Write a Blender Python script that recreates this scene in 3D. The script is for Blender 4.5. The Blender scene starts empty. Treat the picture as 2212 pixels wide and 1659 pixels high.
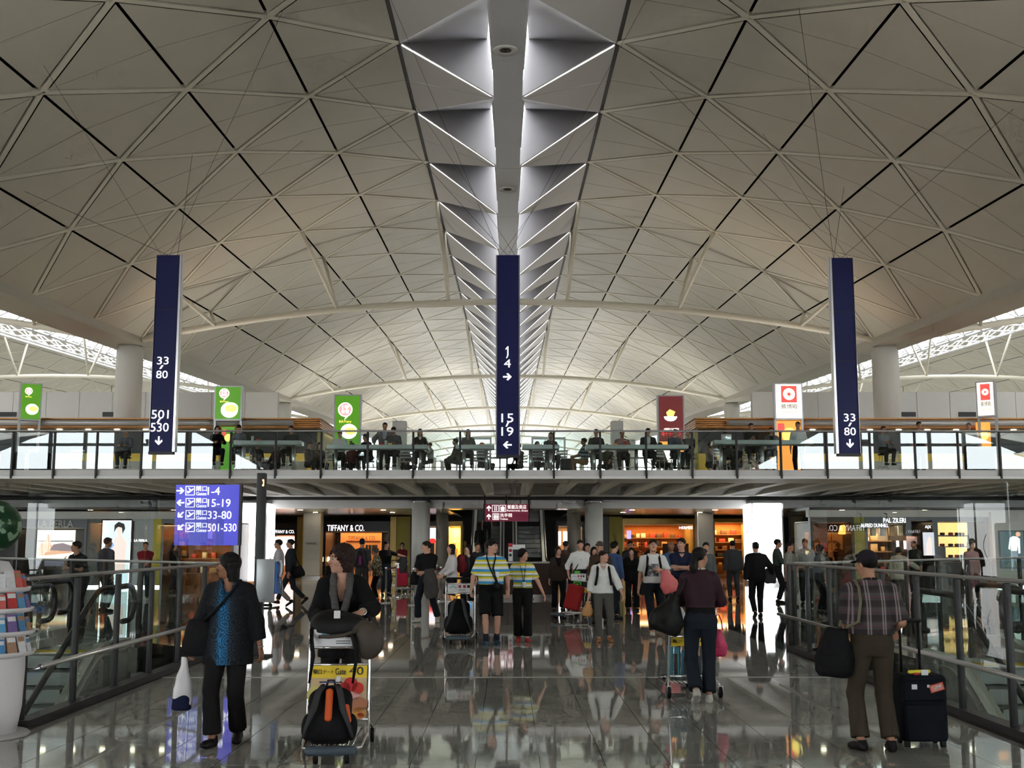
import bpy, bmesh, math, random
import numpy as np
from mathutils import Vector, Matrix, Euler
random.seed(7); np.random.seed(7)
SC = bpy.context.scene
COL = SC.collection
# ------------------------------------------------------------------ camera
FPX, CX, CY = 2500.0, 1106.0, 829.5          # focal length in pixels, frame centre (2212 x 1659)
EYE = 1.70
PITCH = math.atan((1170.0 - CY) / FPX)
YAW = math.atan(9.0 / FPX)
cam_d = bpy.data.cameras.new('camera'); cam = bpy.data.objects.new('camera', cam_d); COL.objects.link(cam)
cam_d.sensor_fit = 'HORIZONTAL'; cam_d.sensor_width = 36.0; cam_d.lens = 36.0 * FPX / 2212.0
cam_d.clip_end = 1000; cam.location = (0, 0, EYE); cam.rotation_euler = (math.pi / 2 + PITCH, 0, -YAW)
SC.camera = cam
# ------------------------------------------------------------------ world, exposure
W = bpy.data.worlds.new('World'); SC.world = W; W.use_nodes = True
wn = W.node_tree.nodes; bgn = wn['Background']
bgn.inputs[0].default_value = (0.90, 0.95, 1.0, 1); bgn.inputs[1].default_value = 6.5   # bright overcast sky outside
SC.view_settings.view_transform = 'Standard'; SC.view_settings.look = 'None'
SC.view_settings.gamma = 1.0; SC.view_settings.use_curve_mapping = False
SC.view_settings.exposure = 1.22
SC.cycles.max_bounces = 6; SC.cycles.diffuse_bounces = 3; SC.cycles.glossy_bounces = 3; SC.cycles.transparent_max_bounces = 16
SC.cycles.caustics_reflective = False; SC.cycles.caustics_refractive = False; SC.cycles.use_adaptive_sampling = True; SC.cycles.adaptive_threshold = .06; SC.cycles.adaptive_min_samples = 12

def area(name, loc, rot, sx, sy, power, col=(1, 1, 1), spread=math.pi):
    l = bpy.data.lights.new(name, 'AREA'); l.shape = 'RECTANGLE'; l.size = sx; l.size_y = sy
    l.energy = power * .6; l.color = col; l.spread = spread
    o = bpy.data.objects.new(name, l); COL.objects.link(o); o.location = loc; o.rotation_euler = rot
    return o
def spot(name, loc, target, power, col, ang=1.2, blend=0.8, size=0.3):
    l = bpy.data.lights.new(name, 'SPOT'); l.energy = power * .6; l.color = col; l.spot_size = ang; l.spot_blend = blend; l.shadow_soft_size = size
    o = bpy.data.objects.new(name, l); COL.objects.link(o); o.location = loc
    o.rotation_euler = (Vector(target) - Vector(loc)).to_track_quat('-Z', 'Y').to_euler()
    return o
def point(name, loc, power, col, size=0.15):
    l = bpy.data.lights.new(name, 'POINT'); l.energy = power; l.color = col; l.shadow_soft_size = size
    o = bpy.data.objects.new(name, l); COL.objects.link(o); o.location = loc
    return o

# ------------------------------------------------------------------ pixel -> point of the place
_R = cam.rotation_euler.to_matrix()
def ray(px, py):
    return _R @ Vector(((px - CX) / FPX, (CY - py) / FPX, -1.0))
def at(px, py, Y):
    d = ray(px, py); t = Y / d.y
    return Vector((d.x * t, Y, EYE + d.z * t))
def atX(px, py, X):
    d = ray(px, py); t = X / d.x
    return Vector((X, d.y * t, EYE + d.z * t))
def atz(px, py, z=0.0):
    d = ray(px, py); t = (z - EYE) / d.z
    return Vector((d.x * t, d.y * t, z))

# ------------------------------------------------------------------ materials
_M = {}
def mat(name, col=(.5, .5, .5), rough=.5, metal=0., spec=.5, var=.06, vscale=6., emit=None, estr=0., bump=0., bscale=60., coat=0., trans=0., ior=1.45):
    if name in _M: return _M[name]
    m = bpy.data.materials.new(name); m.use_nodes = True; nt = m.node_tree; N = nt.nodes; L = nt.links
    b = N['Principled BSDF']
    b.inputs['Roughness'].default_value = rough; b.inputs['Metallic'].default_value = metal
    b.inputs['Specular IOR Level'].default_value = spec; b.inputs['IOR'].default_value = ior
    b.inputs['Coat Weight'].default_value = coat; b.inputs['Transmission Weight'].default_value = trans
    b.inputs['Base Color'].default_value = (*col, 1)
    if var > 0 or bump > 0:
        tc = N.new('ShaderNodeTexCoord'); nz = N.new('ShaderNodeTexNoise'); nz.inputs['Scale'].default_value = vscale
        nz.inputs['Detail'].default_value = 4.0
        L.new(tc.outputs['Object'], nz.inputs['Vector'])
        if var > 0:
            mx = N.new('ShaderNodeMix'); mx.data_type = 'RGBA'
            mx.inputs[6].default_value = (*[c * (1 - var) for c in col], 1); mx.inputs[7].default_value = (*[min(1, c * (1 + var)) for c in col], 1)
            L.new(nz.outputs['Fac'], mx.inputs[0]); L.new(mx.outputs[2], b.inputs['Base Color'])
        if bump > 0:
            n2 = N.new('ShaderNodeTexNoise'); n2.inputs['Scale'].default_value = bscale; L.new(tc.outputs['Object'], n2.inputs['Vector'])
            bp = N.new('ShaderNodeBump'); bp.inputs['Strength'].default_value = bump; bp.inputs['Distance'].default_value = .01
            L.new(n2.outputs['Fac'], bp.inputs['Height']); L.new(bp.outputs['Normal'], b.inputs['Normal'])
    if emit:
        b.inputs['Emission Color'].default_value = (*emit, 1); b.inputs['Emission Strength'].default_value = estr
    _M[name] = m
    return m
def pattern_mat(name, build, rough=.8):
    """material whose base colour comes from build(nodes, links, object_coordinate_socket) -> colour socket"""
    if name in _M: return _M[name]
    m = bpy.data.materials.new(name); m.use_nodes = True; N = m.node_tree.nodes; L = m.node_tree.links
    b = N['Principled BSDF']; b.inputs['Roughness'].default_value = rough; b.inputs['Specular IOR Level'].default_value = .2
    tc = N.new('ShaderNodeTexCoord')
    L.new(build(N, L, tc.outputs['Object']), b.inputs['Base Color'])
    _M[name] = m
    return m
def glass_mat(name, tint=(.93, .97, .95), refl=.10, rough=0.0, haze=0.0):
    """thin architectural pane: mostly clear, mirror reflection by Fresnel"""
    if name in _M: return _M[name]
    m = bpy.data.materials.new(name); m.use_nodes = True; N = m.node_tree.nodes; L = m.node_tree.links
    N.remove(N['Principled BSDF']); out = N['Material Output']
    tr = N.new('ShaderNodeBsdfTransparent'); tr.inputs[0].default_value = (*tint, 1)
    gl = N.new('ShaderNodeBsdfGlossy'); gl.inputs['Roughness'].default_value = rough; gl.inputs[0].default_value = (.95, 1, .98, 1)
    fr = N.new('ShaderNodeFresnel'); fr.inputs[0].default_value = 1.0 + refl * 4
    geo = N.new('ShaderNodeNewGeometry'); inv = N.new('ShaderNodeMath'); inv.operation = 'SUBTRACT'; inv.inputs[0].default_value = 1.0; L.new(geo.outputs['Backfacing'], inv.inputs[1])   # the pane reflects once, at its outer face
    mu = N.new('ShaderNodeMath'); mu.operation = 'MULTIPLY'; L.new(inv.outputs[0], mu.inputs[1])
    mx = N.new('ShaderNodeMixShader'); L.new(fr.outputs[0], mu.inputs[0]); L.new(mu.outputs[0], mx.inputs[0])
    L.new(tr.outputs[0], mx.inputs[1]); L.new(gl.outputs[0], mx.inputs[2])
    last = mx
    if haze > 0:
        df = N.new('ShaderNodeBsdfDiffuse'); df.inputs[0].default_value = (.8, .84, .85, 1)
        m2 = N.new('ShaderNodeMixShader'); m2.inputs[0].default_value = haze
        L.new(mx.outputs[0], m2.inputs[1]); L.new(df.outputs[0], m2.inputs[2]); last = m2
    L.new(last.outputs[0], out.inputs[0])
    _M[name] = m
    return m
ESCALE = .68          # lamps and lit signs against the exposure
def emit_mat(name, col, s):
    return mat(name, col=tuple(min(1, c) * .8 for c in col), rough=.4, var=0, emit=col, estr=s * ESCALE)

# ------------------------------------------------------------------ mesh builder
class MB:
    def __init__(s): s.v = []; s.f = []; s.sm = []
    def add(s, vs, fs, smooth=False):
        o = len(s.v); s.v += [tuple(p) for p in vs]; s.f += [tuple(i + o for i in f) for f in fs]; s.sm += [smooth] * len(fs)
        return s
    def box(s, a, b, M=None):
        x0, y0, z0 = a; x1, y1, z1 = b
        vs = [Vector(p) for p in ((x0, y0, z0), (x1, y0, z0), (x1, y1, z0), (x0, y1, z0), (x0, y0, z1), (x1, y0, z1), (x1, y1, z1), (x0, y1, z1))]
        if M is not None: vs = [M @ p for p in vs]
        return s.add(vs, [(0, 3, 2, 1), (4, 5, 6, 7), (0, 1, 5, 4), (1, 2, 6, 5), (2, 3, 7, 6), (3, 0, 4, 7)])
    def bbox(s, a, b, r=.02, M=None):
        """box with chamfered edges"""
        bm = bmesh.new(); x0, y0, z0 = a; x1, y1, z1 = b
        bmesh.ops.create_cube(bm, size=1.0)
        for v in bm.verts: v.co = Vector(((x0 + x1) / 2 + v.co.x * (x1 - x0), (y0 + y1) / 2 + v.co.y * (y1 - y0), (z0 + z1) / 2 + v.co.z * (z1 - z0)))
        bmesh.ops.bevel(bm, geom=list(bm.edges), offset=r, segments=2, affect='EDGES', profile=.5)
        if M is not None: bm.transform(M)
        bm.verts.index_update()
        s.add([v.co for v in bm.verts], [[v.index for v in f.verts] for f in bm.faces], True); bm.free(); return s
    def prism(s, poly, z0, z1, M=None):
        """polygon (x, y) extruded from z0 to z1"""
        n = len(poly)
        vs = [Vector((p[0], p[1], z0)) for p in poly] + [Vector((p[0], p[1], z1)) for p in poly]
        if M is not None: vs = [M @ p for p in vs]
        return s.add(vs, [tuple(range(n - 1, -1, -1)), tuple(range(n, 2 * n))] + [(i, (i + 1) % n, n + (i + 1) % n, n + i) for i in range(n)])
    def xprism(s, poly, x0, x1, M=None):
        """polygon (y, z) extruded along x"""
        n = len(poly)
        vs = [Vector((x0, p[0], p[1])) for p in poly] + [Vector((x1, p[0], p[1])) for p in poly]
        if M is not None: vs = [M @ p for p in vs]
        return s.add(vs, [tuple(range(n)), tuple(range(2 * n - 1, n - 1, -1))] + [((i + 1) % n, i, n + i, n + (i + 1) % n) for i in range(n)])
    def tube(s, pts, r, seg=8, closed=False, smooth=True):
        pts = [Vector(p) for p in pts]; n = len(pts); rs = r if isinstance(r, (list, tuple)) else [r] * n
        vs = []; prev = None
        for i, p in enumerate(pts):
            a = pts[(i - 1) % n] if (closed or i > 0) else p; b = pts[(i + 1) % n] if (closed or i < n - 1) else p
            t = (b - a).normalized()
            if prev is None:
                u = t.cross(Vector((0, 0, 1)));
                if u.length < 1e-3: u = t.cross(Vector((1, 0, 0)))
            else: u = prev - t * prev.dot(t)
            u.normalize(); prev = u; w = t.cross(u)
            for k in range(seg):
                an = 2 * math.pi * k / seg; vs.append(p + (u * math.cos(an) + w * math.sin(an)) * rs[i])
        fs = []
        for i in range(n if closed else n - 1):
            j = (i + 1) % n
            for k in range(seg): fs.append((i * seg + k, i * seg + (k + 1) % seg, j * seg + (k + 1) % seg, j * seg + k))
        if not closed: fs += [tuple(range(seg - 1, -1, -1)), tuple(range((n - 1) * seg, n * seg))]
        return s.add(vs, fs, smooth)
    def lathe(s, prof, seg=24, c=(0, 0, 0), M=None, smooth=True):
        """profile [(r, z)] about the vertical axis through c"""
        vs = []; n = len(prof)
        for r, z in prof:
            for k in range(seg):
                an = 2 * math.pi * k / seg; p = Vector((c[0] + r * math.cos(an), c[1] + r * math.sin(an), c[2] + z))
                vs.append(M @ p if M is not None else p)
        fs = [(i * seg + k, i * seg + (k + 1) % seg, (i + 1) * seg + (k + 1) % seg, (i + 1) * seg + k) for i in range(n - 1) for k in range(seg)]
        fs += [tuple(range(seg - 1, -1, -1)), tuple(range((n - 1) * seg, n * seg))]
        return s.add(vs, fs, smooth)
    def build(s, name, m, parent=None, kind=None):
        me = bpy.data.meshes.new(name); me.from_pydata(s.v, [], s.f); me.polygons.foreach_set('use_smooth', s.sm)
        return link(name, me, m, parent, kind)
def link(name, me, m, parent=None, kind=None):
    if m is not None and not me.materials: me.materials.append(m)
    o = bpy.data.objects.new(name, me); COL.objects.link(o)
    if parent: o.parent = parent
    if kind: o['kind'] = kind
    return o
def tag(o, label, cat=None, group=None, kind=None):
    o['label'] = label
    if cat: o['category'] = cat
    if group: o['group'] = group
    if kind: o['kind'] = kind
    return o
def thing(name, label, cat, loc=(0, 0, 0), rz=0., group=None):
    o = bpy.data.objects.new(name, None); COL.objects.link(o); o.empty_display_size = .1
    o.location = loc; o.rotation_euler = (0, 0, rz)
    return tag(o, label, cat, group)
def struct(name, mb, m, label=None, parent=None):
    o = mb.build(name, m, parent)
    if not parent: o['kind'] = 'structure'
    if label: o['label'] = label
    return o
def box(name, a, b, m, parent=None, kind=None, r=0):
    mb = MB()
    if r: mb.bbox(a, b, r)
    else: mb.box(a, b)
    return mb.build(name, m, parent, kind)
def pxr(x0, y0, x1, y1, Y):
    """pixel rectangle at distance Y -> (X0, Z0, X1, Z1)"""
    xm, ym = (x0 + x1) / 2, (y0 + y1) / 2
    return at(x0, ym, Y).x, at(xm, y1, Y).z, at(x1, ym, Y).x, at(xm, y0, Y).z
def pxbox(name, x0, y0, x1, y1, Y, depth, m, parent=None, r=0):
    X0, Z0, X1, Z1 = pxr(x0, y0, x1, y1, Y)
    return box(name, (X0, Y, Z0), (X1, Y + depth, Z1), m, parent, r=r)
def copy_tree(o, parent=None):
    c = o.copy(); COL.objects.link(c); c.parent = parent
    for ch in list(o.children): copy_tree(ch, c)
    return c
_tc = {}
def text_mesh(body, shear=0.):
    k = (body, shear)
    if k in _tc: return _tc[k]
    cu = bpy.data.curves.new('lettering', 'FONT'); cu.body = body; cu.extrude = .02; cu.shear = shear; cu.resolution_u = 3
    o = bpy.data.objects.new('lettering', cu); COL.objects.link(o)
    dg = bpy.context.evaluated_depsgraph_get(); me = bpy.data.meshes.new_from_object(o.evaluated_get(dg))
    bpy.data.objects.remove(o); bpy.data.curves.remove(cu)
    _tc[k] = me
    return me
def lettering(body, rect, Y, m, parent=None, M=None, bold=0., thick=.012):
    """text stretched into the rectangle (X0, Z0, X1, Z1) of the plane y = Y, facing -Y (or placed with matrix M after that)"""
    me = text_mesh(body).copy(); n = len(me.vertices); co = np.empty(n * 3); me.vertices.foreach_get('co', co); co = co.reshape(-1, 3)
    lo, hi = co.min(0), co.max(0); X0, Z0, X1, Z1 = rect
    x = X0 + (co[:, 0] - lo[0]) / (hi[0] - lo[0]) * (X1 - X0); z = Z0 + (co[:, 1] - lo[1]) / (hi[1] - lo[1]) * (Z1 - Z0)
    y = Y - np.where(co[:, 2] > 0, thick, -0.002)
    out = np.stack([x, y, z], 1)
    if M is not None: out = np.array([M @ Vector(p) for p in out])
    me.vertices.foreach_set('co', out.ravel()); me.materials.clear()
    o = link('lettering', me, m, parent)
    return o
def arrow_mb(c, s, ang, y, t=.012):
    """flat arrow sign in the plane y, size s, pointing at angle ang (0 = right)"""
    P = [(-.5, -.09), (.12, -.09), (-.12, -.36), (.08, -.42), (.5, 0), (.08, .42), (-.12, .36), (.12, .09), (-.5, .09)]
    ca, sa = math.cos(ang), math.sin(ang); n = len(P)
    q = [(c[0] + s * (px * ca - pz * sa), c[1] + s * (px * sa + pz * ca)) for px, pz in P]
    vs = [(a, y - t, b) for a, b in q] + [(a, y + .001, b) for a, b in q]
    return MB().add(vs, [tuple(range(n)), tuple(range(2 * n - 1, n - 1, -1))] + [((i + 1) % n, i, n + i, n + (i + 1) % n) for i in range(n)])
def rect_frame(mb, X0, Z0, X1, Z1, y, w, t):
    mb.box((X0, y - t, Z0), (X1, y, Z0 + w)).box((X0, y - t, Z1 - w), (X1, y, Z1)).box((X0, y - t, Z0 + w), (X0 + w, y, Z1 - w)).box((X1 - w, y - t, Z0 + w), (X1, y, Z1 - w))
    return mb
def disc(mb, cx, cz, r, y, t=.01, seg=24, sx=1.):
    q = [(cx + sx * r * math.cos(2 * math.pi * k / seg), cz + r * math.sin(2 * math.pi * k / seg)) for k in range(seg)]; n = seg
    return mb.add([(a, y - t, b) for a, b in q] + [(a, y, b) for a, b in q], [tuple(range(n)), tuple(range(2 * n - 1, n - 1, -1))] + [((i + 1) % n, i, n + i, n + (i + 1) % n) for i in range(n)])
def flatpoly(mb, pts, y, t=.01):
    n = len(pts)
    return mb.add([(a, y - t, b) for a, b in pts] + [(a, y, b) for a, b in pts], [tuple(range(n)), tuple(range(2 * n - 1, n - 1, -1))] + [((i + 1) % n, i, n + i, n + (i + 1) % n) for i in range(n)])
# ================================================================== materials of the hall
M_panel = mat('roof panel', (.66, .625, .53), .42, 0, .5, var=.05, vscale=1.2)
M_beam = mat('roof beam', (.84, .80, .67), .45, 0, .4, var=.03)
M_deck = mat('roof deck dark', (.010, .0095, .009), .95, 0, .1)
M_white = mat('white paint', (.74, .73, .70), .5, var=.03)
M_offw = mat('off white cladding', (.62, .60, .56), .55, var=.04, vscale=2)
M_conc = mat('grey soffit', (.64, .63, .57), .6, var=.05, vscale=2)
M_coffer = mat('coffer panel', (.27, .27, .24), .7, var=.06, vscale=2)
M_colm = mat('column cladding', (.60, .59, .54), .5, var=.04, vscale=2)
M_steel = mat('brushed steel', (.62, .62, .62), .28, 1., var=.05, vscale=30)
M_chrome = mat('chrome', (.8, .8, .82), .12, 1., var=0)
M_dark = mat('dark post metal', (.022, .020, .022), .5, .0, var=.05)
M_black = mat('black', (.012, .012, .013), .5, var=.1)
M_sail = mat('spine reflector', (.66, .65, .67), .38, .0, .6, var=.04, vscale=1)
_n = M_sail.node_tree; _t = _n.nodes.new('ShaderNodeBsdfTranslucent'); _t.inputs[0].default_value = (.7, .7, .72, 1)   # translucency added so the sails come out lighter from below
_x = _n.nodes.new('ShaderNodeMixShader'); _x.inputs[0].default_value = .06
_n.links.new(_n.nodes['Principled BSDF'].outputs[0], _x.inputs[1]); _n.links.new(_t.outputs[0], _x.inputs[2]); _n.links.new(_x.outputs[0], _n.nodes['Material Output'].inputs[0])
M_slit = emit_mat('skylight slit', (1, .99, .97), 2.6)
M_sky = emit_mat('skylight pane', (.96, .98, 1.0), 2.4)
M_blue = mat('sign blue', (.010, .013, .085), .5, 0, .25, var=.04)
M_signw = emit_mat('sign lettering white', (1, 1, .95), .85)
M_wood = mat('orange wood slat', (.66, .26, .032), .4, var=.25, vscale=9)
M_gold = mat('gold panel', (.46, .32, .09), .35, .35, var=.1)
M_olive = mat('olive panel', (.36, .33, .05), .5, var=.08)
G_bal = glass_mat('balcony glass', (.86, .92, .91), .17)
G_tall = glass_mat('screen glass', (.93, .96, .94), .06)
G_esc = glass_mat('escalator glass', (.86, .90, .88), .08)

def floor_mat(name, c0, c1, rough=.035, joints=None, glossvar=.05):
    if name in _M: return _M[name]
    m = bpy.data.materials.new(name); m.use_nodes = True; N = m.node_tree.nodes; L = m.node_tree.links; b = N['Principled BSDF']
    tc = N.new('ShaderNodeTexCoord'); geo = N.new('ShaderNodeNewGeometry')
    nz = N.new('ShaderNodeTexNoise'); nz.inputs['Scale'].default_value = 140; nz.inputs['Detail'].default_value = 2; L.new(geo.outputs['Position'], nz.inputs['Vector'])
    n2 = N.new('ShaderNodeTexNoise'); n2.inputs['Scale'].default_value = .9; L.new(geo.outputs['Position'], n2.inputs['Vector'])
    cr = N.new('ShaderNodeValToRGB'); cr.color_ramp.elements[0].position = .36; cr.color_ramp.elements[1].position = .64
    cr.color_ramp.elements[0].color = (*c0, 1); cr.color_ramp.elements[1].color = (*c1, 1); L.new(nz.outputs['Fac'], cr.inputs['Fac'])
    mx = N.new('ShaderNodeMix'); mx.data_type = 'RGBA'; mx.blend_type = 'MULTIPLY'; mx.inputs[0].default_value = .35
    L.new(cr.outputs[0], mx.inputs[6]); L.new(n2.outputs['Fac'], mx.inputs[7])
    col = mx.outputs[2]
    if joints:
        bt = N.new('ShaderNodeTexBrick'); bt.offset = 0; bt.inputs['Scale'].default_value = 1; bt.inputs['Mortar Size'].default_value = .006
        bt.inputs['Brick Width'].default_value = joints[0]; bt.inputs['Row Height'].default_value = joints[1]
        bt.inputs['Color1'].default_value = bt.inputs['Color2'].default_value = (1, 1, 1, 1); bt.inputs['Mortar'].default_value = (.25, .25, .25, 1)
        L.new(geo.outputs['Position'], bt.inputs['Vector'])
        m3 = N.new('ShaderNodeMix'); m3.data_type = 'RGBA'; m3.blend_type = 'MULTIPLY'; m3.inputs[0].default_value = 1
        L.new(col, m3.inputs[6]); L.new(bt.outputs['Color'], m3.inputs[7]); col = m3.outputs[2]
    L.new(col, b.inputs['Base Color']); b.inputs['Roughness'].default_value = rough; b.inputs['Specular IOR Level'].default_value = .6
    _M[name] = m
    return m
M_fl1 = floor_mat('granite bridge', (.33, .33, .305), (.58, .57, .53))
M_fl2 = floor_mat('granite concourse', (.26, .255, .235), (.44, .43, .40), joints=(1.0, 1.0))
M_fld = floor_mat('granite dark', (.018, .018, .018), (.05, .05, .048))

# ================================================================== floors
BX = 4.5                                            # bridge half width
fl = struct('floor', MB().prism([(-60, 27), (-13, 27), (-4.35, 24.2), (4.35, 24.2), (13, 27.5), (60, 27.5), (60, 78), (-60, 78)], -.5, 0), M_fl2, 'pale polished granite concourse floor')
bed = struct('floor', MB().prism([(-4.35, -6), (4.35, -6), (4.35, 24.2), (-4.35, 24.2)], -.5, -.012), M_fld, 'speckled grey granite tiles of the bridge')
_tile = MB().box((-.247, -.497, -.012), (.247, .497, 0)); _tme = None
for j in range(17):
    for i in range(17):
        x = -4.0 + .5 * i; y = 7.7 + j
        if 14.35 < y - .5 < 14.5: pass
        if _tme is None:
            o = _tile.build('tile', M_fl1, bed); _tme = o.data
        else: o = link('tile', _tme, None, bed)
        o.location = (x, y, 0)
MB().box((-4.35, -6, -.012), (4.35, 7.2, 0)).build('slab', M_fl1, bed)
for s in (-1, 1): MB().box((s * 4.25 if s > 0 else -4.35, 7.2, -.012), (4.35 if s > 0 else -4.25, 24.2, 0)).build('edge_strip', M_fl1, bed)
MB().box((-4.35, 14.97, -.01), (4.35, 15.03, .004)).build('joint_cover', mat('joint cover', (.42, .41, .39), .5, .2), bed)
# dark granite margins along the glass
for s, yf in ((-1, 18.7), (1, 18.8)):
    P = [(s * 4.35, -6), (s * 4.72, -6), (s * 4.72, yf), (s * 13, 27 if s < 0 else 27.5), (s * 4.35, 24.2)]
    struct('floor', MB().prism(P if s > 0 else P[::-1], -.5, 0), M_fld, 'dark granite floor margin along the glass, ' + ('brochure stand side' if s < 0 else 'suitcase side'))
struct('wall_lower', MB().box((-60, 40, -6), (60, 40.3, -.5)), mat('lower wall', (.16, .155, .145), .5), 'dim end wall of the lower level')
struct('floor', MB().box((-60, -34, -6.2), (60, 78, -6)), mat('lower floor', (.22, .22, .20), .25, var=.1, vscale=1), 'dim lower level floor seen through the void')
for s in (-1, 1): struct('wall_void', MB().xprism([(-6, -6), (78, -6), (78, -.5), (-6, -.5)], s * 5.2 - .1, s * 5.2 + .1) if False else MB().box((s * 4.62 - .06, -6, -3), (s * 4.62 + .06, 18, -.5)), M_conc, 'grey bridge side beam over the void')

# ================================================================== vaulted roof
RX = [3.10, 6.06, 8.92, 11.69, 14.28, 16.60]
RH = [12.35, 11.82, 10.96, 9.80, 8.32, 6.63]
SL = .048; YA = 24.77
def roofz(h, y): return EYE + h + SL * y
def rp(xc, sg, i, y, n=0.):
    return Vector((xc + sg * RX[i], y, roofz(RH[i] + n, y)))
def inset(tri, ds):
    """2D triangle, each edge k (k -> k+1) moved inwards by ds[k]"""
    P = [Vector(p) for p in tri]
    if (P[1] - P[0]).cross(P[2] - P[0]) < 0: P = [P[0], P[2], P[1]]; ds = [ds[2], ds[1], ds[0]]
    ln = []
    for k in range(3):
        a, b = P[k], P[(k + 1) % 3]; t = (b - a).normalized(); n = Vector((-t.y, t.x)); ln.append((a + n * ds[k], t))
    out = []
    for k in range(3):
        (a, t), (b, u) = ln[k - 1], ln[k]; den = t.cross(u); q = a + t * ((b - a).cross(u) / den); out.append(q)
    return out
NEAR0, NEAR1 = 21.0, 60.0
def vault(xc, detail, y0, y1):
    root = thing('ceiling', 'x', None); del root['label']; root['kind'] = 'structure'
    root['label'] = 'pale triangulated barrel vault roof over the ' + ('main hall' if xc == 0 else 'neighbouring hall behind the ' + ('gate list sign' if xc < 0 else 'red square sign'))
    far = MB(); farb = MB(); deck = MB(); npan = nbeam = 0
    k0, k1 = math.floor((y0 - YA) / 6), math.ceil((y1 - YA) / 6)
    for sg in (-1, 1):
        for i in range(5):
            e = Vector((RX[i + 1] - RX[i], RH[i + 1] - RH[i])); le = e.length; e.normalize(); nrm = Vector((-e.y, e.x))
            if nrm.y < 0: nrm = -nrm
            def w(s, y, n, i=i, e=e, nrm=nrm, sg=sg):
                return Vector((xc + sg * (RX[i] + e.x * s + nrm.x * n), y, roofz(RH[i] + e.y * s + nrm.y * n, y)))
            ya = YA + (3 if i % 2 else 0)
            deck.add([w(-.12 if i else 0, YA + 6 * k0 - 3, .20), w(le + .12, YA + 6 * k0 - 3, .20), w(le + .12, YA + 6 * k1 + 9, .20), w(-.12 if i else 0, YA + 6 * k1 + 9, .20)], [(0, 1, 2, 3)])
            for k in range(k0, k1):
                y = ya + 6 * k - (6 if i % 2 else 0)
                for (p0, p1, ap) in (((0, y), (0, y + 6), (le, y + 3)), ((le, y + 3), (le, y + 9), (0, y + 6))):
                    mid = ((p0[0]), (p0[1] + p1[1]) / 2)
                    for q in (p0, p1):
                        tri = [Vector(q), Vector(mid), Vector(ap)]     # edges: long line, seam, diagonal
                        T = inset(tri, [.040, .017, .155])
                        lo = [w(t.x, t.y, 0) for t in T]; hi = [w(t.x, t.y, .012) for t in T]
                        yc = (q[1] + ap[1]) / 2
                        fs = [(0, 1, 2), (5, 4, 3), (0, 3, 4, 1), (1, 4, 5, 2), (2, 5, 3, 0)]
                        if sg < 0: fs = [f[::-1] for f in fs]
                        if detail and NEAR0 < yc < NEAR1 and npan < 300:
                            MB().add(lo + hi, fs).build('panel', M_panel, root); npan += 1
                        else: far.add(lo + hi, fs)
                    if True:
                        q = p0
                for (qa, qb) in (((0, y), (le, y + 3)), ((le, y + 3), (0, y + 6))):
                    A, B = Vector(qa), Vector(qb); t = (B - A).normalized(); n2 = Vector((-t.y, t.x)) * .085
                    c = [A + n2, A - n2, B - n2, B + n2]
                    vs = [w(p.x, p.y, -.015) for p in c] + [w(p.x, p.y, .12) for p in c]
                    fs = [(0, 1, 2, 3), (7, 6, 5, 4), (0, 4, 5, 1), (1, 5, 6, 2), (2, 6, 7, 3), (3, 7, 4, 0)]
                    if detail and NEAR0 < y + 3 < NEAR1 and nbeam < 300:
                        MB().add(vs, fs).build('beam', M_beam, root); nbeam += 1
                    else: farb.add(vs, fs)
    far.build('panel', M_panel, root, 'stuff'); farb.build('beam', M_beam, root, 'stuff')
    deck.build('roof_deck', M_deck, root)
    return root
YR0, YR1 = -32, 400
V0 = vault(0, True, YR0, YR1)
VL = vault(-34.8, False, YR0, YR1); VR = vault(34.8, False, YR0, YR1)
# gutters between the vaults (with the dark trough edge) and outer edges
for x in (-17.4, 17.4, -52.2, 52.2):
    g = MB(); ys = (YR0, YR1)
    P = [(x - .85, 6.30), (x + .85, 6.30), (x + .85, 7.4), (x - .85, 7.4)]
    vs = [Vector((p[0], y, roofz(p[1], y))) for y in ys for p in P]
    g.add(vs, [(0, 1, 2, 3), (7, 6, 5, 4), (0, 4, 5, 1), (1, 5, 6, 2), (2, 6, 7, 3), (3, 7, 4, 0)])
    o = struct('beam_gutter', g, mat('gutter beige', (.45, .42, .34), .5), 'long beige gutter beam along the foot of the vault')
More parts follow.
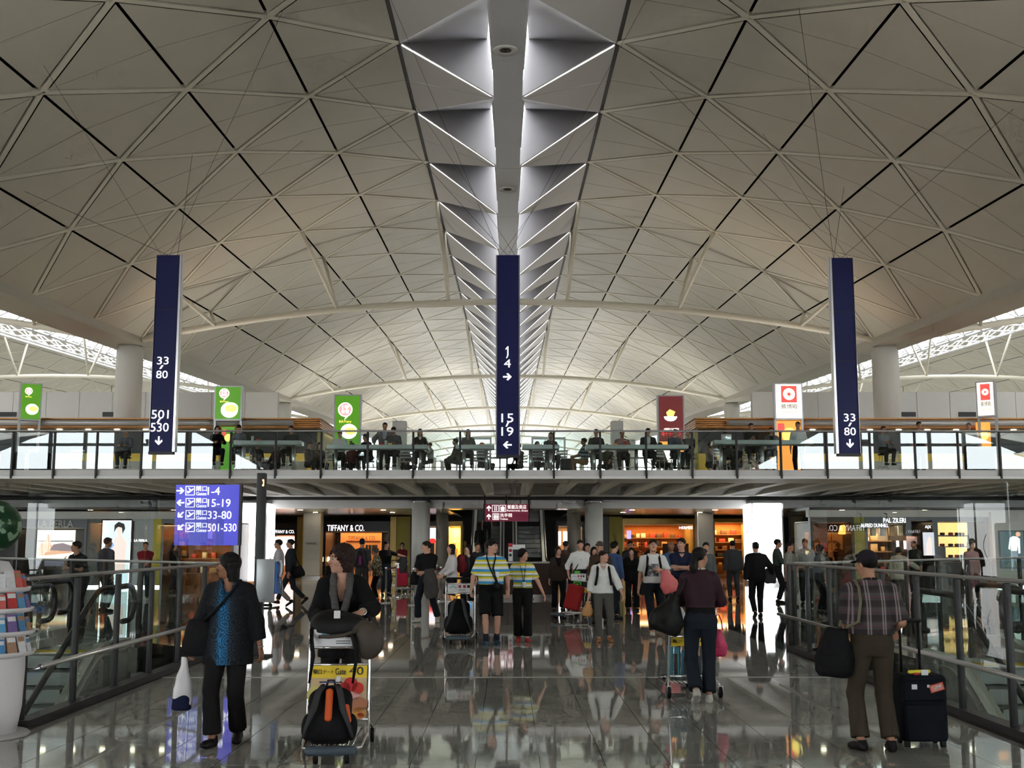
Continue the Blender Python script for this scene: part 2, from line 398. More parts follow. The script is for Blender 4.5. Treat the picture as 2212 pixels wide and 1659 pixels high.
# spine of the main vault: reflector sails, light slits, central trough
def sail(mb, pts, th=.03):
    n = len(pts); P = [Vector(p) for p in pts]; nr = (P[1] - P[0]).cross(P[2] - P[0]).normalized()
    if nr.z < 0: nr = -nr
    return mb.add(P + [p + nr * th for p in P], [tuple(range(n - 1, -1, -1)), tuple(range(n, 2 * n))] + [(i, (i + 1) % n, n + (i + 1) % n, n + i) for i in range(n)])
def spine(xc):
    root = thing('ceiling', 'grey folded reflector spine with bright slits along the crown of the vault', None); root['kind'] = 'structure'
    farS, farL = MB(), MB(); tr = MB()
    for k in range(-6, 63):
        y = YA + 6 * k
        for sg in (-1, 1):
            R = lambda x, yy, h: Vector((xc + sg * x, yy, roofz(h, yy)))
            A, B, C, D = R(3.02, y, 12.33), R(.58, y, 12.45), R(.33, y - 4.27, 9.25), R(3.02, y + 3, 12.33)
            A2, B2 = R(3.02, y + 6, 12.33), R(.58, y + 6, 12.45)
            E1 = R(.36, y + .0, 9.3)
            S = [[A, B, C], [A.lerp(D, .05), C.lerp(D, .03), D], [D.lerp(A2, .02), C + Vector((0, .12, .02)), B2, A2]]
            near = 14 < y < 74
            for q in S:
                if near: sail(MB(), q).build('reflector_sail', M_sail, root)
                else: sail(farS, q)
            f = sail(MB(), [B, C, E1], .02)
            if near: f.build('fin', M_sail, root)
            else: sail(farS, [B, C, E1], .02)
            # bright slit between the first and second sail
            d = (D - A).normalized()
            sl = [A.lerp(C, .02) + Vector((0, 0, -.02)), A.lerp(C, .97) + Vector((0, 0, -.02)), A.lerp(C, .97) + d * .02 + Vector((0, 0, -.02)), A.lerp(C, .02) + d * .10 + Vector((0, 0, -.02))]
            if near: sail(MB(), sl, .01).build('light_slit', M_slit, root)
            else: sail(farL, sl, .01)
    farS.build('reflector_sail', M_sail, root, 'stuff'); farL.build('light_slit', M_slit, root, 'stuff')
    for k in range(-6, 62):
        y = YA + 6 * k - 4.2
        vs = [Vector((xc + x, yy, roofz(h, yy))) for yy in (y, y + 5.96) for x, h in ((-.34, 9.2), (.34, 9.2), (.34, 9.45), (-.34, 9.45))]
        m = MB().add(vs, [(3, 2, 1, 0), (4, 5, 6, 7), (0, 1, 5, 4), (1, 2, 6, 5), (2, 3, 7, 6), (3, 0, 4, 7)])
        if k < 10: m.build('trough_segment', M_sail, root)
        else: tr.add(m.v, m.f)
    tr.build('trough_segment', M_sail, root, 'stuff')
    for sg in (-1, 1):
        eb = MB(); vs = [Vector((xc + sg * x, yy, roofz(h, yy))) for yy in (YR0, YR1) for x, h in ((2.98, 12.36), (3.16, 12.36), (3.16, 13.7), (2.98, 13.7))]
        eb.add(vs, [(3, 2, 1, 0), (4, 5, 6, 7), (0, 1, 5, 4), (1, 2, 6, 5), (2, 3, 7, 6), (3, 0, 4, 7)]).build('edge_beam', M_dark, root)
    # diffuse skylight glazing above the sails
    g = MB(); g.add([Vector((xc + x, yy, roofz(13.6, yy))) for yy in (YR0, YR1) for x in (-3.1, 3.1)], [(0, 1, 3, 2)])
    g.build('glazing', emit_mat('spine glazing', (.96, .98, 1.0), 1.5), root)
    return root
SP = spine(0)
for px, py in ((1092, 107), (1096, 408)):
    # recessed downlights in the trough
    d = ray(px, py); t = (9.2) / (d.z - SL * d.y); c = Vector((d.x * t, d.y * t, EYE + d.z * t))
    dl = thing('downlight', 'round recessed downlight in the roof spine, ' + ('the larger one nearer the top of the photo' if py < 200 else 'the small one farther down the hall'), 'downlight', c, group='spine downlights')
    ring = []
    MB().lathe([(.13, -.02), (.25, -.05), (.27, 0), (.13, 0)], 24).build('trim_ring', M_white, dl)
    MB().lathe([(.02, -.02), (.13, -.022), (.12, .02), (.02, .02)], 20).build('lens', mat('downlight lens', (.06, .05, .045), .3), dl)
# side-vault spines: open skylight with white tube trusses
for s in (-1, 1):
    root = thing('roof_truss', 'white tubular truss under the bright skylight behind the ' + ('gate list sign' if s < 0 else 'red square sign'), None); root['kind'] = 'structure'
    xc = 34.8 * s; t = MB(); g = MB()
    R = lambda x, y, h: Vector((xc + x, y, roofz(h, y)))
    g.add([R(-3.1, YR0, 12.9), R(3.1, YR0, 12.9), R(3.1, YR1, 12.9), R(-3.1, YR1, 12.9)], [(0, 1, 2, 3)])
    g.add([R(-3.1 * s, YR0, 12.35), R(-3.1 * s, YR1, 12.35), R(-3.1 * s, YR1, 14.3), R(-3.1 * s, YR0, 14.3)], [(0, 1, 2, 3)])
    g.build('glazing', M_sky, root)
    for x, h in ((-2.9, 12.3), (2.9, 12.3), (-1.2, 10.9), (1.2, 10.9), (-2.9, 11.2)):
        t.tube([R(x, 40, h), R(x, 395, h)], .09, 6)
    for k in range(116):
        y = 40 + 3 * k
        for a in (-1, 1):
            t.tube([R(2.9 * a, y, 12.3), R(1.2 * a, y + 1.5, 10.9)], .06, 5); t.tube([R(1.2 * a, y + 1.5, 10.9), R(2.9 * a, y + 3, 12.3)], .06, 5)
        t.tube([R(-1.2, y + 1.5, 10.9), R(1.2, y + 1.5, 10.9)], .06, 5)
        t.tube([R(-2.9, y, 12.3), R(2.9, y + 3, 12.3)], .07, 5)
    t.build('truss_tubes', mat('truss white', (.82, .82, .82), .45, var=0), root, 'stuff')
    sl = MB()
    for k in range(-4, 38):
        y = YA + 6 * k
        for a in (-1, 1):
            sl.box((-.02, -.02, -.02), (.02, .02, .02), Matrix.Translation(R(3 * a, y, 12.0)))
# columns and curved ties
TIE_Y = [51.77 + 36 * k for k in range(9)]
for ty in (-20.23, 15.77):
    for x in (-17.1, 17.1): struct('column', MB().lathe([(.59, -6), (.59, roofz(6.3, ty))], 32, (x, ty, 0)), M_colm, 'round roof column')
# added warm white uplights, only assumed at the columns, to brighten the vault
for ty in (-20.23, 15.77, 51.77, 87.77, 123.77, 159.77, 195.77, 231.77, 267.77, 303.77, 339.77, 375.77):
    for s in (-1, 1):
        o = spot('added_uplight', (s * 16.1, ty, 6.0), (s * (3.5 if ty < 60 else 7.0), ty + .1, 14.5), 1700 if ty < 60 else (4600 if ty < 100 else 9500), (1, .94, .85) if ty < 60 else (1, .975, .94), 2.7, 1.0, .25)
        MB().lathe([(.12, -.30), (.22, -.05), (.20, -.06), (.1, -.26)], 16, (s * 16.1, ty, 6.3)).build('added_uplight_shell', M_dark)['kind'] = 'structure'
        MB().tube([(s * 16.1, ty, 6.05), (s * 17.0, ty, 6.05)], .04, 6).build('added_uplight_bracket', M_dark)['kind'] = 'structure'
for n, ty in enumerate(TIE_Y):
    for x in (-17.1, 17.1, -51.9, 51.9):
        if abs(x) > 20 and n > 2: continue
        zt = roofz(6.30, ty)
        c = MB().lathe([(.59, 0), (.59, zt - .25), (.52, zt - .12), (.50, zt - .02)], 32, (x, ty, 0))
        if n < 2 and abs(x) < 20:
            side = 'behind the pylon with two number pairs' if x < 0 else 'behind the pylon with one number pair'
            o = thing('column', ('tall' if n == 0 else 'far short-looking') + ' round beige roof column ' + side, 'column', (0, 0, 0)); o['kind'] = 'structure'
            c.build('shaft', M_colm, o)
            MB().lathe([(.30, zt - .02), (.22, zt + .12), (.22, zt + .3), (.3, zt + .3)], 16, (x, ty, 0)).build('bearing', M_dark, o)
        else: struct('column', c, M_colm, 'distant round roof column')
for n, ty in enumerate(TIE_Y):
    for xc in (0, -34.8, 34.8):
        if xc and n > 3: continue
        R = lambda x, y, h: Vector((xc + x, y, roofz(h, y)))
        hh = lambda x: 8.35 - 1.85 * (x / 17.1) ** 2
        root = thing('roof_tie', ['nearest', 'second', 'third', 'fourth', 'fifth', 'sixth', 'seventh', 'eighth', 'ninth'][n] + ' curved tubular roof tie spanning the ' + ('main vault' if xc == 0 else 'side vault behind the ' + ('gate list sign' if xc < 0 else 'red square sign')), None)
        root['kind'] = 'structure'
        MB().tube([R(x, ty, hh(x)) for x in np.linspace(-17.0, 17.0, 29)], .15, 10).build('tie_tube', M_beam, root)
        for sg in (-1, 1):
            for xt, i in ((2.7, 0), (7.75, 2), (13.3, 4)):
                for dy in (-3, 3):
                    p = R(sg * RX[i], ty + dy, RH[i] - .02)
                    MB().tube([R(sg * xt, ty, hh(xt)), p], .085, 8).build('strut', M_beam, root)
# end glazing, rear facade, side walls
z_end = roofz(14, YR1)
wl = struct('window_1', MB().box((-53, YR1 + .2, 0), (53, YR1 + .3, 6.5)), M_offw, 'bright glazed end wall far down the hall')
mm = MB()
for i in range(-17, 18): mm.box((i * 3 - .06, YR1, 6), (i * 3 + .06, YR1 + .2, 37))
for j in range(10): mm.box((-53, YR1, 6 + j * 3), (53, YR1 + .2, 6.12 + j * 3))
mm.build('mullion', M_white, wl, 'stuff')
struct('wall_left', MB().box((-54.5, YR0, -6), (-54, YR1, 34)), M_offw, 'far side wall of the terminal')
struct('wall_right', MB().box((54, YR0, -6), (54.5, YR1, 34)), M_offw, 'far side wall of the terminal')
struct('wall_back', MB().box((-21, YR0 - .3, -6), (21, YR0, 16)), M_offw, 'solid wall behind the viewpoint')
wb = struct('window_2', MB().box((-54, YR0 - .3, -6), (-21, YR0, .4)), M_offw, 'glazed rear facade')
MB().box((21, YR0 - .3, -6), (54, YR0, .4)).build('sill_wall', M_offw, wb)
mm = MB()
for i in range(12):
    for s in (-1, 1): mm.box((s * (21.5 + i * 3) - .15, YR0 - .2, .4), (s * (21.5 + i * 3) + .15, YR0, 15))
for z in (2.6, 6.5, 10): mm.box((-54, YR0 - .2, z - .12), (-21, YR0, z + .12)).box((21, YR0 - .2, z - .12), (54, YR0, z + .12))
mm.build('mullion', M_dark, wb, 'stuff')
# ================================================================== mezzanine balcony
YB = 34.0; ZF = 3.79; ZS = 3.54                 # front edge, floor height, soffit height
PX_POST = [30, 120, 212, 308, 404, 500, 597, 695, 795, 893, 994, 1095, 1196, 1296, 1395, 1494, 1590, 1685, 1784, 1877, 1974, 2067, 2157]
XP = [at(p, 980, YB).x for p in PX_POST]
XP = [XP[0] - 1.25 * k for k in (4, 3, 2, 1)] + XP + [XP[-1] + 1.25 * k for k in (1, 2, 3, 4)]
bal = thing('floor', 'grey mezzanine slab carrying the cafe', None); bal['kind'] = 'structure'
for (a, b) in (((-54, YB + .1, ZS + .23), (-2.6, 400, ZF)), ((3.0, YB + .1, ZS + .23), (54, 400, ZF)), ((-2.6, YB + .1, ZS + .23), (3.0, 51.5, ZF)), ((-2.6, 60, ZS + .23), (3.0, 400, ZF))):
    box('slab', a, b, M_conc, bal)
# front edge: soffit band, ledge, coffers with ribs
box('soffit_band', (-54, YB, ZS - .02), (54, 36.4, ZS + .22), M_conc, bal)
box('edge_ledge', (-54, YB - .12, ZS - .02), (54, YB, ZS + .06), M_white, bal)

# the coffers drop towards the back as deep ribs
for i in range(len(XP) - 1):
    xm = (XP[i] + XP[i + 1]) / 2
    MB().xprism([(36.4, ZS - .02), (46.2, ZS - .02), (46.2, ZS + .23), (36.4, ZS + .23)], xm - .17, xm + .17).build('rib', M_conc, bal)
    xn = (XP[i + 1] + XP[i + 2]) / 2 if i + 2 < len(XP) else xm + 1.3
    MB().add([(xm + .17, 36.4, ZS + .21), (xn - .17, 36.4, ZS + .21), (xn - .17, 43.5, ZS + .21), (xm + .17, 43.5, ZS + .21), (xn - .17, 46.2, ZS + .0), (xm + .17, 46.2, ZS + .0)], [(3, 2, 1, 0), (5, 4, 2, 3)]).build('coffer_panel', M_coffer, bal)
box('back_beam', (-54, 46.2, ZS - .02), (54, 47.6, ZS + .22), M_conc, bal)
for i in range(len(XP) - 1):
    box('fascia_panel', (XP[i] + .035, YB - .03, ZS + .07), (XP[i + 1] - .035, YB + .1, ZF - .01), mat('fascia panel', (.60, .58, .55), .5, var=.03), bal)
rail = thing('balcony_railing', 'long glass railing with dark posts and steel handrail along the mezzanine cafe', 'railing', (0, YB, ZF))
ZR = 1.13
for x in XP: MB().bbox((x - .03, -.14, -.26), (x + .03, -.05, ZR - .03), .008).build('post', M_dark, rail)
MB().tube([(XP[0] - 1, -.1, ZR), (XP[-1] + 1, -.1, ZR)], .030, 10).build('handrail', mat('rail steel', (.36, .35, .34), .4, .7), rail)
for i in range(len(XP) - 1): box('glass_pane', (XP[i] + .035, -.102, .02), (XP[i + 1] - .035, -.09, ZR - .05), G_bal, rail)
# downlights recessed in the soffit under the balcony (real lamps of the place)
# lower soffit, fascia behind the coffers
sof = thing('ceiling', 'warm glossy ceiling over the shop concourse', None); sof['kind'] = 'structure'
M_soff = mat('concourse ceiling', (.50, .46, .38), .22, 0, .5, var=.04)
box('fascia', (-54, 48.0, 3.07), (54, 48.2, 3.42), M_white, sof)
box('shadow_gap', (-54, 47.6, 3.40), (54, 48.4, 3.56), M_black, sof)  # solid black strip, the shade of the gap put into its colour
for a, b in (((-54, 48.2, 3.06), (-2.6, 66, 3.12)), ((3.0, 48.2, 3.06), (54, 66, 3.12)), ((-2.6, 48.2, 3.06), (3.0, 50.5, 3.12))): box('ceiling_panel', a, b, M_soff, sof)
for k in range(14):
    x = -23.4 + 3.6 * k
    if -3 < x < 3.2: continue
    for y in (50.5, 54.5):
        MB().lathe([(.02, -.012), (.11, -.012), (.11, .0), (.02, 0)], 14, (x, y, 3.06)).build('lamp', emit_mat('downlight lamp', (1, .84, .6), 14.), sof)
for k in range(8):
    x = -19.0 + 5.4 * k
    for y in (51.5, 38.5): spot('concourse_downlight', (x, y, 2.98 if y > 48 else 3.2), (x, y + .01, 0), 230 if y > 48 else 190, (1, .85, .64), 2.3, .7, .12)
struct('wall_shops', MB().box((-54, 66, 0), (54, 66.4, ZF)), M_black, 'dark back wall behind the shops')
# round columns under the balcony
for px, Y, r, m, lab in ((909, 47.6, .37, M_colm, 'round pale column by the man in black T-shirt'), (1283, 47.6, .37, M_colm, 'round pale column right of the escalators'),
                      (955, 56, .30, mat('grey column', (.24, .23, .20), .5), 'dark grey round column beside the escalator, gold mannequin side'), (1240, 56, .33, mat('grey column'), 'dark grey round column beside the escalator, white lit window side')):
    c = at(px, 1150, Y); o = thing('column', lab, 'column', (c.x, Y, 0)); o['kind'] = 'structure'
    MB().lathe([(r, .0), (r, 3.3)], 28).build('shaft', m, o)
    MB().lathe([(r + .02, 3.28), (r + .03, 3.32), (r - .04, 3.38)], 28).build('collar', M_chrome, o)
# illuminated advertising pillars
M_lbx = emit_mat('lightbox face', (.95, .97, 1.0), 2.6)
for x0, x1, side, lab in ((505, 573, 587, 'tall glowing white advertising pillar behind the gate list sign'), (1627, 1692, 1605, 'tall glowing white advertising pillar beside the man with the black suit')):
    X0, Z0, X1, Z1 = pxr(x0, 1085, x1, 1262, 47.0); s = 1 if side > x1 else -1
    o = thing('advertising_pillar', lab, 'advertising pillar', ((X0 + X1) / 2, 47, 0)); w = (X1 - X0) / 2; dp = 1.9
    box('plinth', (-w - .02, -.02, 0), (w + .02, dp, .12), M_steel, o); box('cap', (-w - .03, -.03, Z1), (w + .03, dp, 3.24), M_conc, o)
    box('core', (-w + .05, .05, .12), (w - .05, dp - .05, Z1), M_offw, o)
    fr = box('lit_face', (-w + .04, -.015, .16), (w - .04, .05, Z1 - .03), M_lbx, o)
    sf = box('lit_side', ((w - .05) if s > 0 else (-w - .015), .1, .16), ((w + .015) if s > 0 else (-w + .05), dp - .1, Z1 - .03), M_lbx, o)
    for sx in (-1, 1): box('frame_post', (sx * w - .03, -.03, .12), (sx * w + .03, .03, Z1), M_steel, o)
    mo = mat('poster line', (.55, .56, .58), .5)
    ring = MB(); cx = (w if s > 0 else -w) + s * .02
    pts = [(cx, dp * .5 + .35 * math.cos(a), 1.55 + .55 * math.sin(a)) for a in np.linspace(0, 2 * math.pi, 24, endpoint=False)]
    MB().tube(pts, .02, 6, True).build('printed_loop', mo, o)
    pts = [(.3 * w + .16 * math.sin(3 * t), -.02, 1.0 + 1.0 * t) for t in np.linspace(0, 1, 14)]
    MB().tube(pts, .014, 6).build('printed_curve', mo, o)

# ================================================================== hanging pylons
def pylon(xt0, xt1, yt, xb0, xb1, yb, Y, side, items, label):
    c = at((xb0 + xb1) / 2, yb, Y); w = (at(xb1, yb, Y).x - at(xb0, yb, Y).x) / 2
    zt = at((xt0 + xt1) / 2, yt, Y).z; h = zt - c.z
    o = thing('hanging_sign', label, 'sign', (c.x, Y, c.z))
    box('sign_body', (-w, 0, 0), (w, .16, h), M_blue, o)
    for s in (-1, 1):
        ex = .07 if s == side else (.03 if side == 0 else .012)
        box('edge_profile', (s * w if s > 0 else -w - ex, -.02, .03), (w + ex if s > 0 else -w, .18, h - .0), M_steel, o)
        box('groove', ((w + ex - .012) if s > 0 else (-w - ex + .004), -.024, .03), ((w + ex - .004) if s > 0 else (-w - ex + .012), 0, h), M_dark, o)
    box('foot_trim', (-w - .02, -.01, -.04), (w + .02, .17, .03), M_dark, o)
    for q in range(3): box('panel_joint', (-w, -.004, h * (.22 + .25 * q)), (w, .001, h * (.22 + .25 * q) + .012), M_black, o)
    for kind, px, py, sw, sh in items:
        p = at(px, py, Y); lx, lz = p.x - c.x, p.z - c.z; sw *= Y / FPX; sh *= Y / FPX
        if kind in ('>', '<', 'v'):
            arrow_mb((lx, lz), sw, {'>': 0, '<': math.pi, 'v': -math.pi / 2}[kind], -.002).build('arrow', M_signw, o)
        elif kind == '/':
            flatpoly(MB(), [(lx - sw * .5, lz - sh * .5), (lx - sw * .1, lz - sh * .5), (lx + sw * .5, lz + sh * .5), (lx, lz + sh * .5)], -.002, .012).build('slash', M_signw, o)
        elif kind == '1':
            flatpoly(MB(), [(lx - sw * .05, lz - sh / 2), (lx + sw * .30, lz - sh / 2), (lx + sw * .30, lz + sh / 2), (lx + sw * .02, lz + sh / 2), (lx - sw * .5, lz + sh * .22), (lx - sw * .5, lz + sh * .06), (lx - sw * .05, lz + sh * .24)], -.002, .012).build('numeral', M_signw, o)
        else: lettering(kind, (lx - sw / 2, lz - sh / 2, lx + sw / 2, lz + sh / 2), -.002, M_signw, o)
    # suspension cables to the roof
    for k, (dx, dy, hh) in enumerate(((-.9, -4, 0), (1.1, -3, 0), (-.4, 5, 0), (.7, 7, 0), (-2.2, 2, 0))):
        X, YY = c.x + dx * (3.2 if k % 2 else 2.2), Y + dy
        ax = min(max(abs(X), 3.1), 16.5); i = max(j for j in range(5) if RX[j] <= ax + 1e-6); f = (ax - RX[i]) / (RX[i + 1] - RX[i])
        zz = roofz(RH[i] * (1 - f) + RH[i + 1] * f, YY)
        X = math.copysign(max(abs(X), 3.1), X)
        MB().tube([(((k % 3) - 1) * w * .7, .08, h), (X - c.x, YY - Y, zz - c.z)], .0055, 4).build('suspension_cable', M_dark, o)
    return o
pylon(338, 386, 551, 322, 372, 978, 30.5, 1, [('33', 352, 779, 25, 17), ('/', 349, 793, 9, 8), ('80', 350, 809, 25, 17), ('501', 346, 895, 37, 19), ('/', 343, 909, 9, 9), ('530', 345, 923, 39, 19), ('v', 343, 952, 19, 19)], 'tall dark blue hanging pylon sign reading 33-80 above 501-530')
pylon(1072, 1122, 551, 1073, 1121, 985, 30.5, 0, [('1', 1096, 757, 8, 18), ('/', 1096, 770, 6, 8), ('4', 1096, 785, 15, 18), ('>', 1096, 814, 19, 19), ('15', 1096, 903, 26, 19), ('/', 1096, 917, 8, 9), ('19', 1096, 932, 26, 19), ('<', 1096, 961, 19, 19)], 'tall dark blue hanging pylon sign reading 1-4 above 15-19')
pylon(1803, 1847, 557, 1812, 1858, 982, 30.5, -1, [('33', 1835, 902, 25, 17), ('/', 1836, 917, 8, 8), ('80', 1836, 932, 25, 17), ('v', 1836, 958, 19, 19)], 'tall dark blue hanging pylon sign reading only 33-80')

# ================================================================== gate list sign and red sign
def plane_icon(o, X0, Z0, X1, Z1, y):
    rect_frame(MB(), X0, Z0, X1, Z1, y, (X1 - X0) * .07, .01).build('icon_frame', M_signw, o)
    w, h = X1 - X0, Z1 - Z0; g = lambda u, v: (X0 + u * w, Z0 + v * h)
    flatpoly(MB(), [g(.15, .22), g(.3, .2), g(.5, .34), g(.85, .62), g(.9, .72), g(.78, .72), g(.6, .6), g(.36, .84), g(.28, .82), g(.44, .55), g(.3, .42), g(.17, .5), g(.12, .46), g(.2, .36)], y, .01).build('plane_symbol', M_signw, o)
GY = 25.5
X0, Z0, X1, Z1 = pxr(378, 1047, 521, 1178, GY)
gs = thing('gate_sign', 'blue gate list sign reading 1-4, 15-19, 33-80 and 501-530', 'sign', (X0, GY, 0))
box('sign_panel', (0, 0, Z0), (X1 - X0 - .05, .1, Z1), mat('gate sign blue', (.05, .05, .42), .35, var=.03, emit=(.03, .03, .33), estr=.5), gs)
box('edge_frame', (X1 - X0 - .05, -.02, Z0), (X1 - X0, .12, Z1), M_dark, gs)
for x in (.12, X1 - X0 - .025): MB().tube([(x, .06, 0), (x, .06, Z0 + .02)], .022, 10).build('leg', M_dark, gs); 
for x in (.12, X1 - X0 - .025): MB().lathe([(.14, 0), (.14, .015), (.03, .03)], 16, (x, .06, 0)).build('foot_plate', M_dark, gs)
for row, (yy, dirn, num, nx0, nx1) in enumerate(((1060, 0, '1-4', 449, 475), (1086, math.pi, '15-19', 449, 498), (1112, -2.356, '33-80', 449, 500), (1139, -2.356, '501-530', 449, 511))):
    L_ = lambda a, b, c_, d: tuple(v - (X0 if k % 2 == 0 else 0) for k, v in enumerate(pxr(a, b, c_, d, GY)))
    p = at(390, yy, GY); arrow_mb((p.x - X0, p.z), .17, dirn, -.002).build('arrow', M_signw, gs)
    plane_icon(gs, *L_(401, yy - 10, 421, yy + 10), -.002)
    lettering('閘口', L_(424, yy - 10, 447, yy + 1), -.002, M_signw, gs); lettering('Gates', L_(424, yy + 3, 446, yy + 10), -.002, M_signw, gs)
    lettering(num, L_(nx0, yy - 8, nx1, yy + 9), -.002, M_signw, gs)
RY = 46.0
X0, Z0, X1, Z1 = pxr(1046, 1089, 1143, 1126, RY)
rs = thing('direction_sign', 'maroon hanging sign for restaurants, shops and toilets above the escalators', 'sign', (X0, RY, 0)); wd = X1 - X0
M_maroon = mat('sign maroon', (.13, .012, .03), .4, var=.03, emit=(.13, .012, .03), estr=.3)
box('sign_panel', (0, 0, Z0), (wd, .14, Z1), M_maroon, rs)
for x in (0, wd): box('end_frame', (x - .03, -.02, Z0 - .02), (x + .03, .16, Z1 + .02), M_dark, rs)
for x in (.02, wd * .49, wd - .02): box('hanger', (x - .035, .04, Z1), (x + .035, .10, ZS - .02), M_dark, rs)
LR = lambda a, b, c_, d: tuple(v - (X0 if k % 2 == 0 else 0) for k, v in enumerate(pxr(a, b, c_, d, RY)))
for yy in (1098, 1116):
    p = at(1056, yy, RY); arrow_mb((p.x - X0, p.z), .22, math.pi / 2, -.002).build('arrow', M_signw, rs)
def icon(o, r, kind):
    rect_frame(MB(), *r, -.002, .018, .01).build('icon_frame', M_signw, o); w, h = r[2] - r[0], r[3] - r[1]
    if kind == 'fork':
        for u in (.35, .6): flatpoly(MB(), [(r[0] + u * w, r[1] + .15 * h), (r[0] + (u + .1) * w, r[1] + .15 * h), (r[0] + (u + .1) * w, r[1] + .85 * h), (r[0] + u * w, r[1] + .85 * h)], -.002).build('cutlery_symbol', M_signw, o)
    elif kind == 'shop':
        flatpoly(MB(), [(r[0] + .25 * w, r[1] + .15 * h), (r[0] + .75 * w, r[1] + .15 * h), (r[0] + .82 * w, r[1] + .65 * h), (r[0] + .5 * w, r[1] + .85 * h), (r[0] + .18 * w, r[1] + .65 * h)], -.002).build('parcel_symbol', M_signw, o)
    else:
        for u in (.28, .5, .74): disc(flatpoly(MB(), [(r[0] + (u - .07) * w, r[1] + .12 * h), (r[0] + (u + .07) * w, r[1] + .12 * h), (r[0] + (u + .1) * w, r[1] + .62 * h), (r[0] + (u - .1) * w, r[1] + .62 * h)], -.002), r[0] + u * w, r[1] + .76 * h, .09 * w, -.002, seg=10).build('figure_symbol', M_signw, o)
icon(rs, LR(1063, 1091, 1077, 1106), 'fork'); icon(rs, LR(1079, 1091, 1093, 1106), 'shop'); icon(rs, LR(1064, 1109, 1078, 1123), 'wc')
lettering('餐廳及商店', LR(1096, 1090.5, 1137, 1099.5), -.002, M_signw, rs); lettering('Restaurants, shops', LR(1095, 1101, 1140, 1106), -.002, M_signw, rs)
lettering('洗手間', LR(1080, 1109, 1106, 1117), -.002, M_signw, rs); lettering('Toilets', LR(1080, 1119, 1097, 1123), -.002, M_signw, rs)

# ================================================================== glass screens along the bridge
def screen(s, X, ys, label):
    o = thing('glass_balustrade', label, 'balustrade', (X, 0, 0))
    for y in ys: MB().bbox((-.03, y - .03, 0), (.03, y + .03, 1.33), .008).build('post', M_dark, o)
    for a, b in zip(ys, ys[1:]):
        box('glass_pane', (s * .06, a + .012, .06), (s * .06 + .014, b - .012, 2.24), G_tall, o)
    MB().bbox((-.026, ys[0] - .05, 1.335), (.026, ys[-1] + .05, 1.372), .010).build('handrail', mat('rail steel', (.36, .35, .34), .4, .7), o)
    MB().tube([(-s * .16, ys[0], .55), (-s * .16, ys[-1] + .12, .55)], .025, 10).build('bumper_rail', M_steel, o)
    for y in ys[::2]: MB().tube([(-s * .16, y, .54), (0, y, .50)], .014, 6).build('bracket', M_steel, o)
    box('base_channel', (-.06, ys[0] - .06, 0), (.1, ys[-1] + .06, .07), M_dark, o)
    return o
screen(-1, -BX, [11.02 + 1.28 * k for k in range(7)], 'glass balustrade with steel bumper rail beside the brochure stand')
screen(1, BX, [5.9 + 1.17 * k for k in range(12)], 'glass balustrade with steel bumper rail behind the plaid shirt man')
def far_screen(pts, label):
    a, b = Vector((*pts[0], 0)), Vector((*pts[1], 0)); d = b - a; n = int(d.length / 1.25); an = math.atan2(d.y, d.x)
    o = thing('glass_balustrade', label, 'balustrade', a, an); L = d.length
    for k in range(n + 1): MB().bbox((L * k / n - .04, -.035, 0), (L * k / n + .04, .035, 1.33), .008).build('post', M_dark, o)
    for k in range(n): box('glass_pane', (L * k / n + .05, -.008, .06), (L * (k + 1) / n - .05, .006, 1.3), G_esc, o)
    MB().bbox((0, -.03, 1.33), (L, .03, 1.375), .012).build('handrail', mat('rail steel'), o)
far_screen(((-4.6, 18.9), (-12.9, 26.6)), 'low glass balustrade across the far edge of the escalator void, lingerie shop side')
far_screen(((4.6, 18.9), (12.9, 27.1)), 'low glass balustrade across the far edge of the escalator void, menswear side')

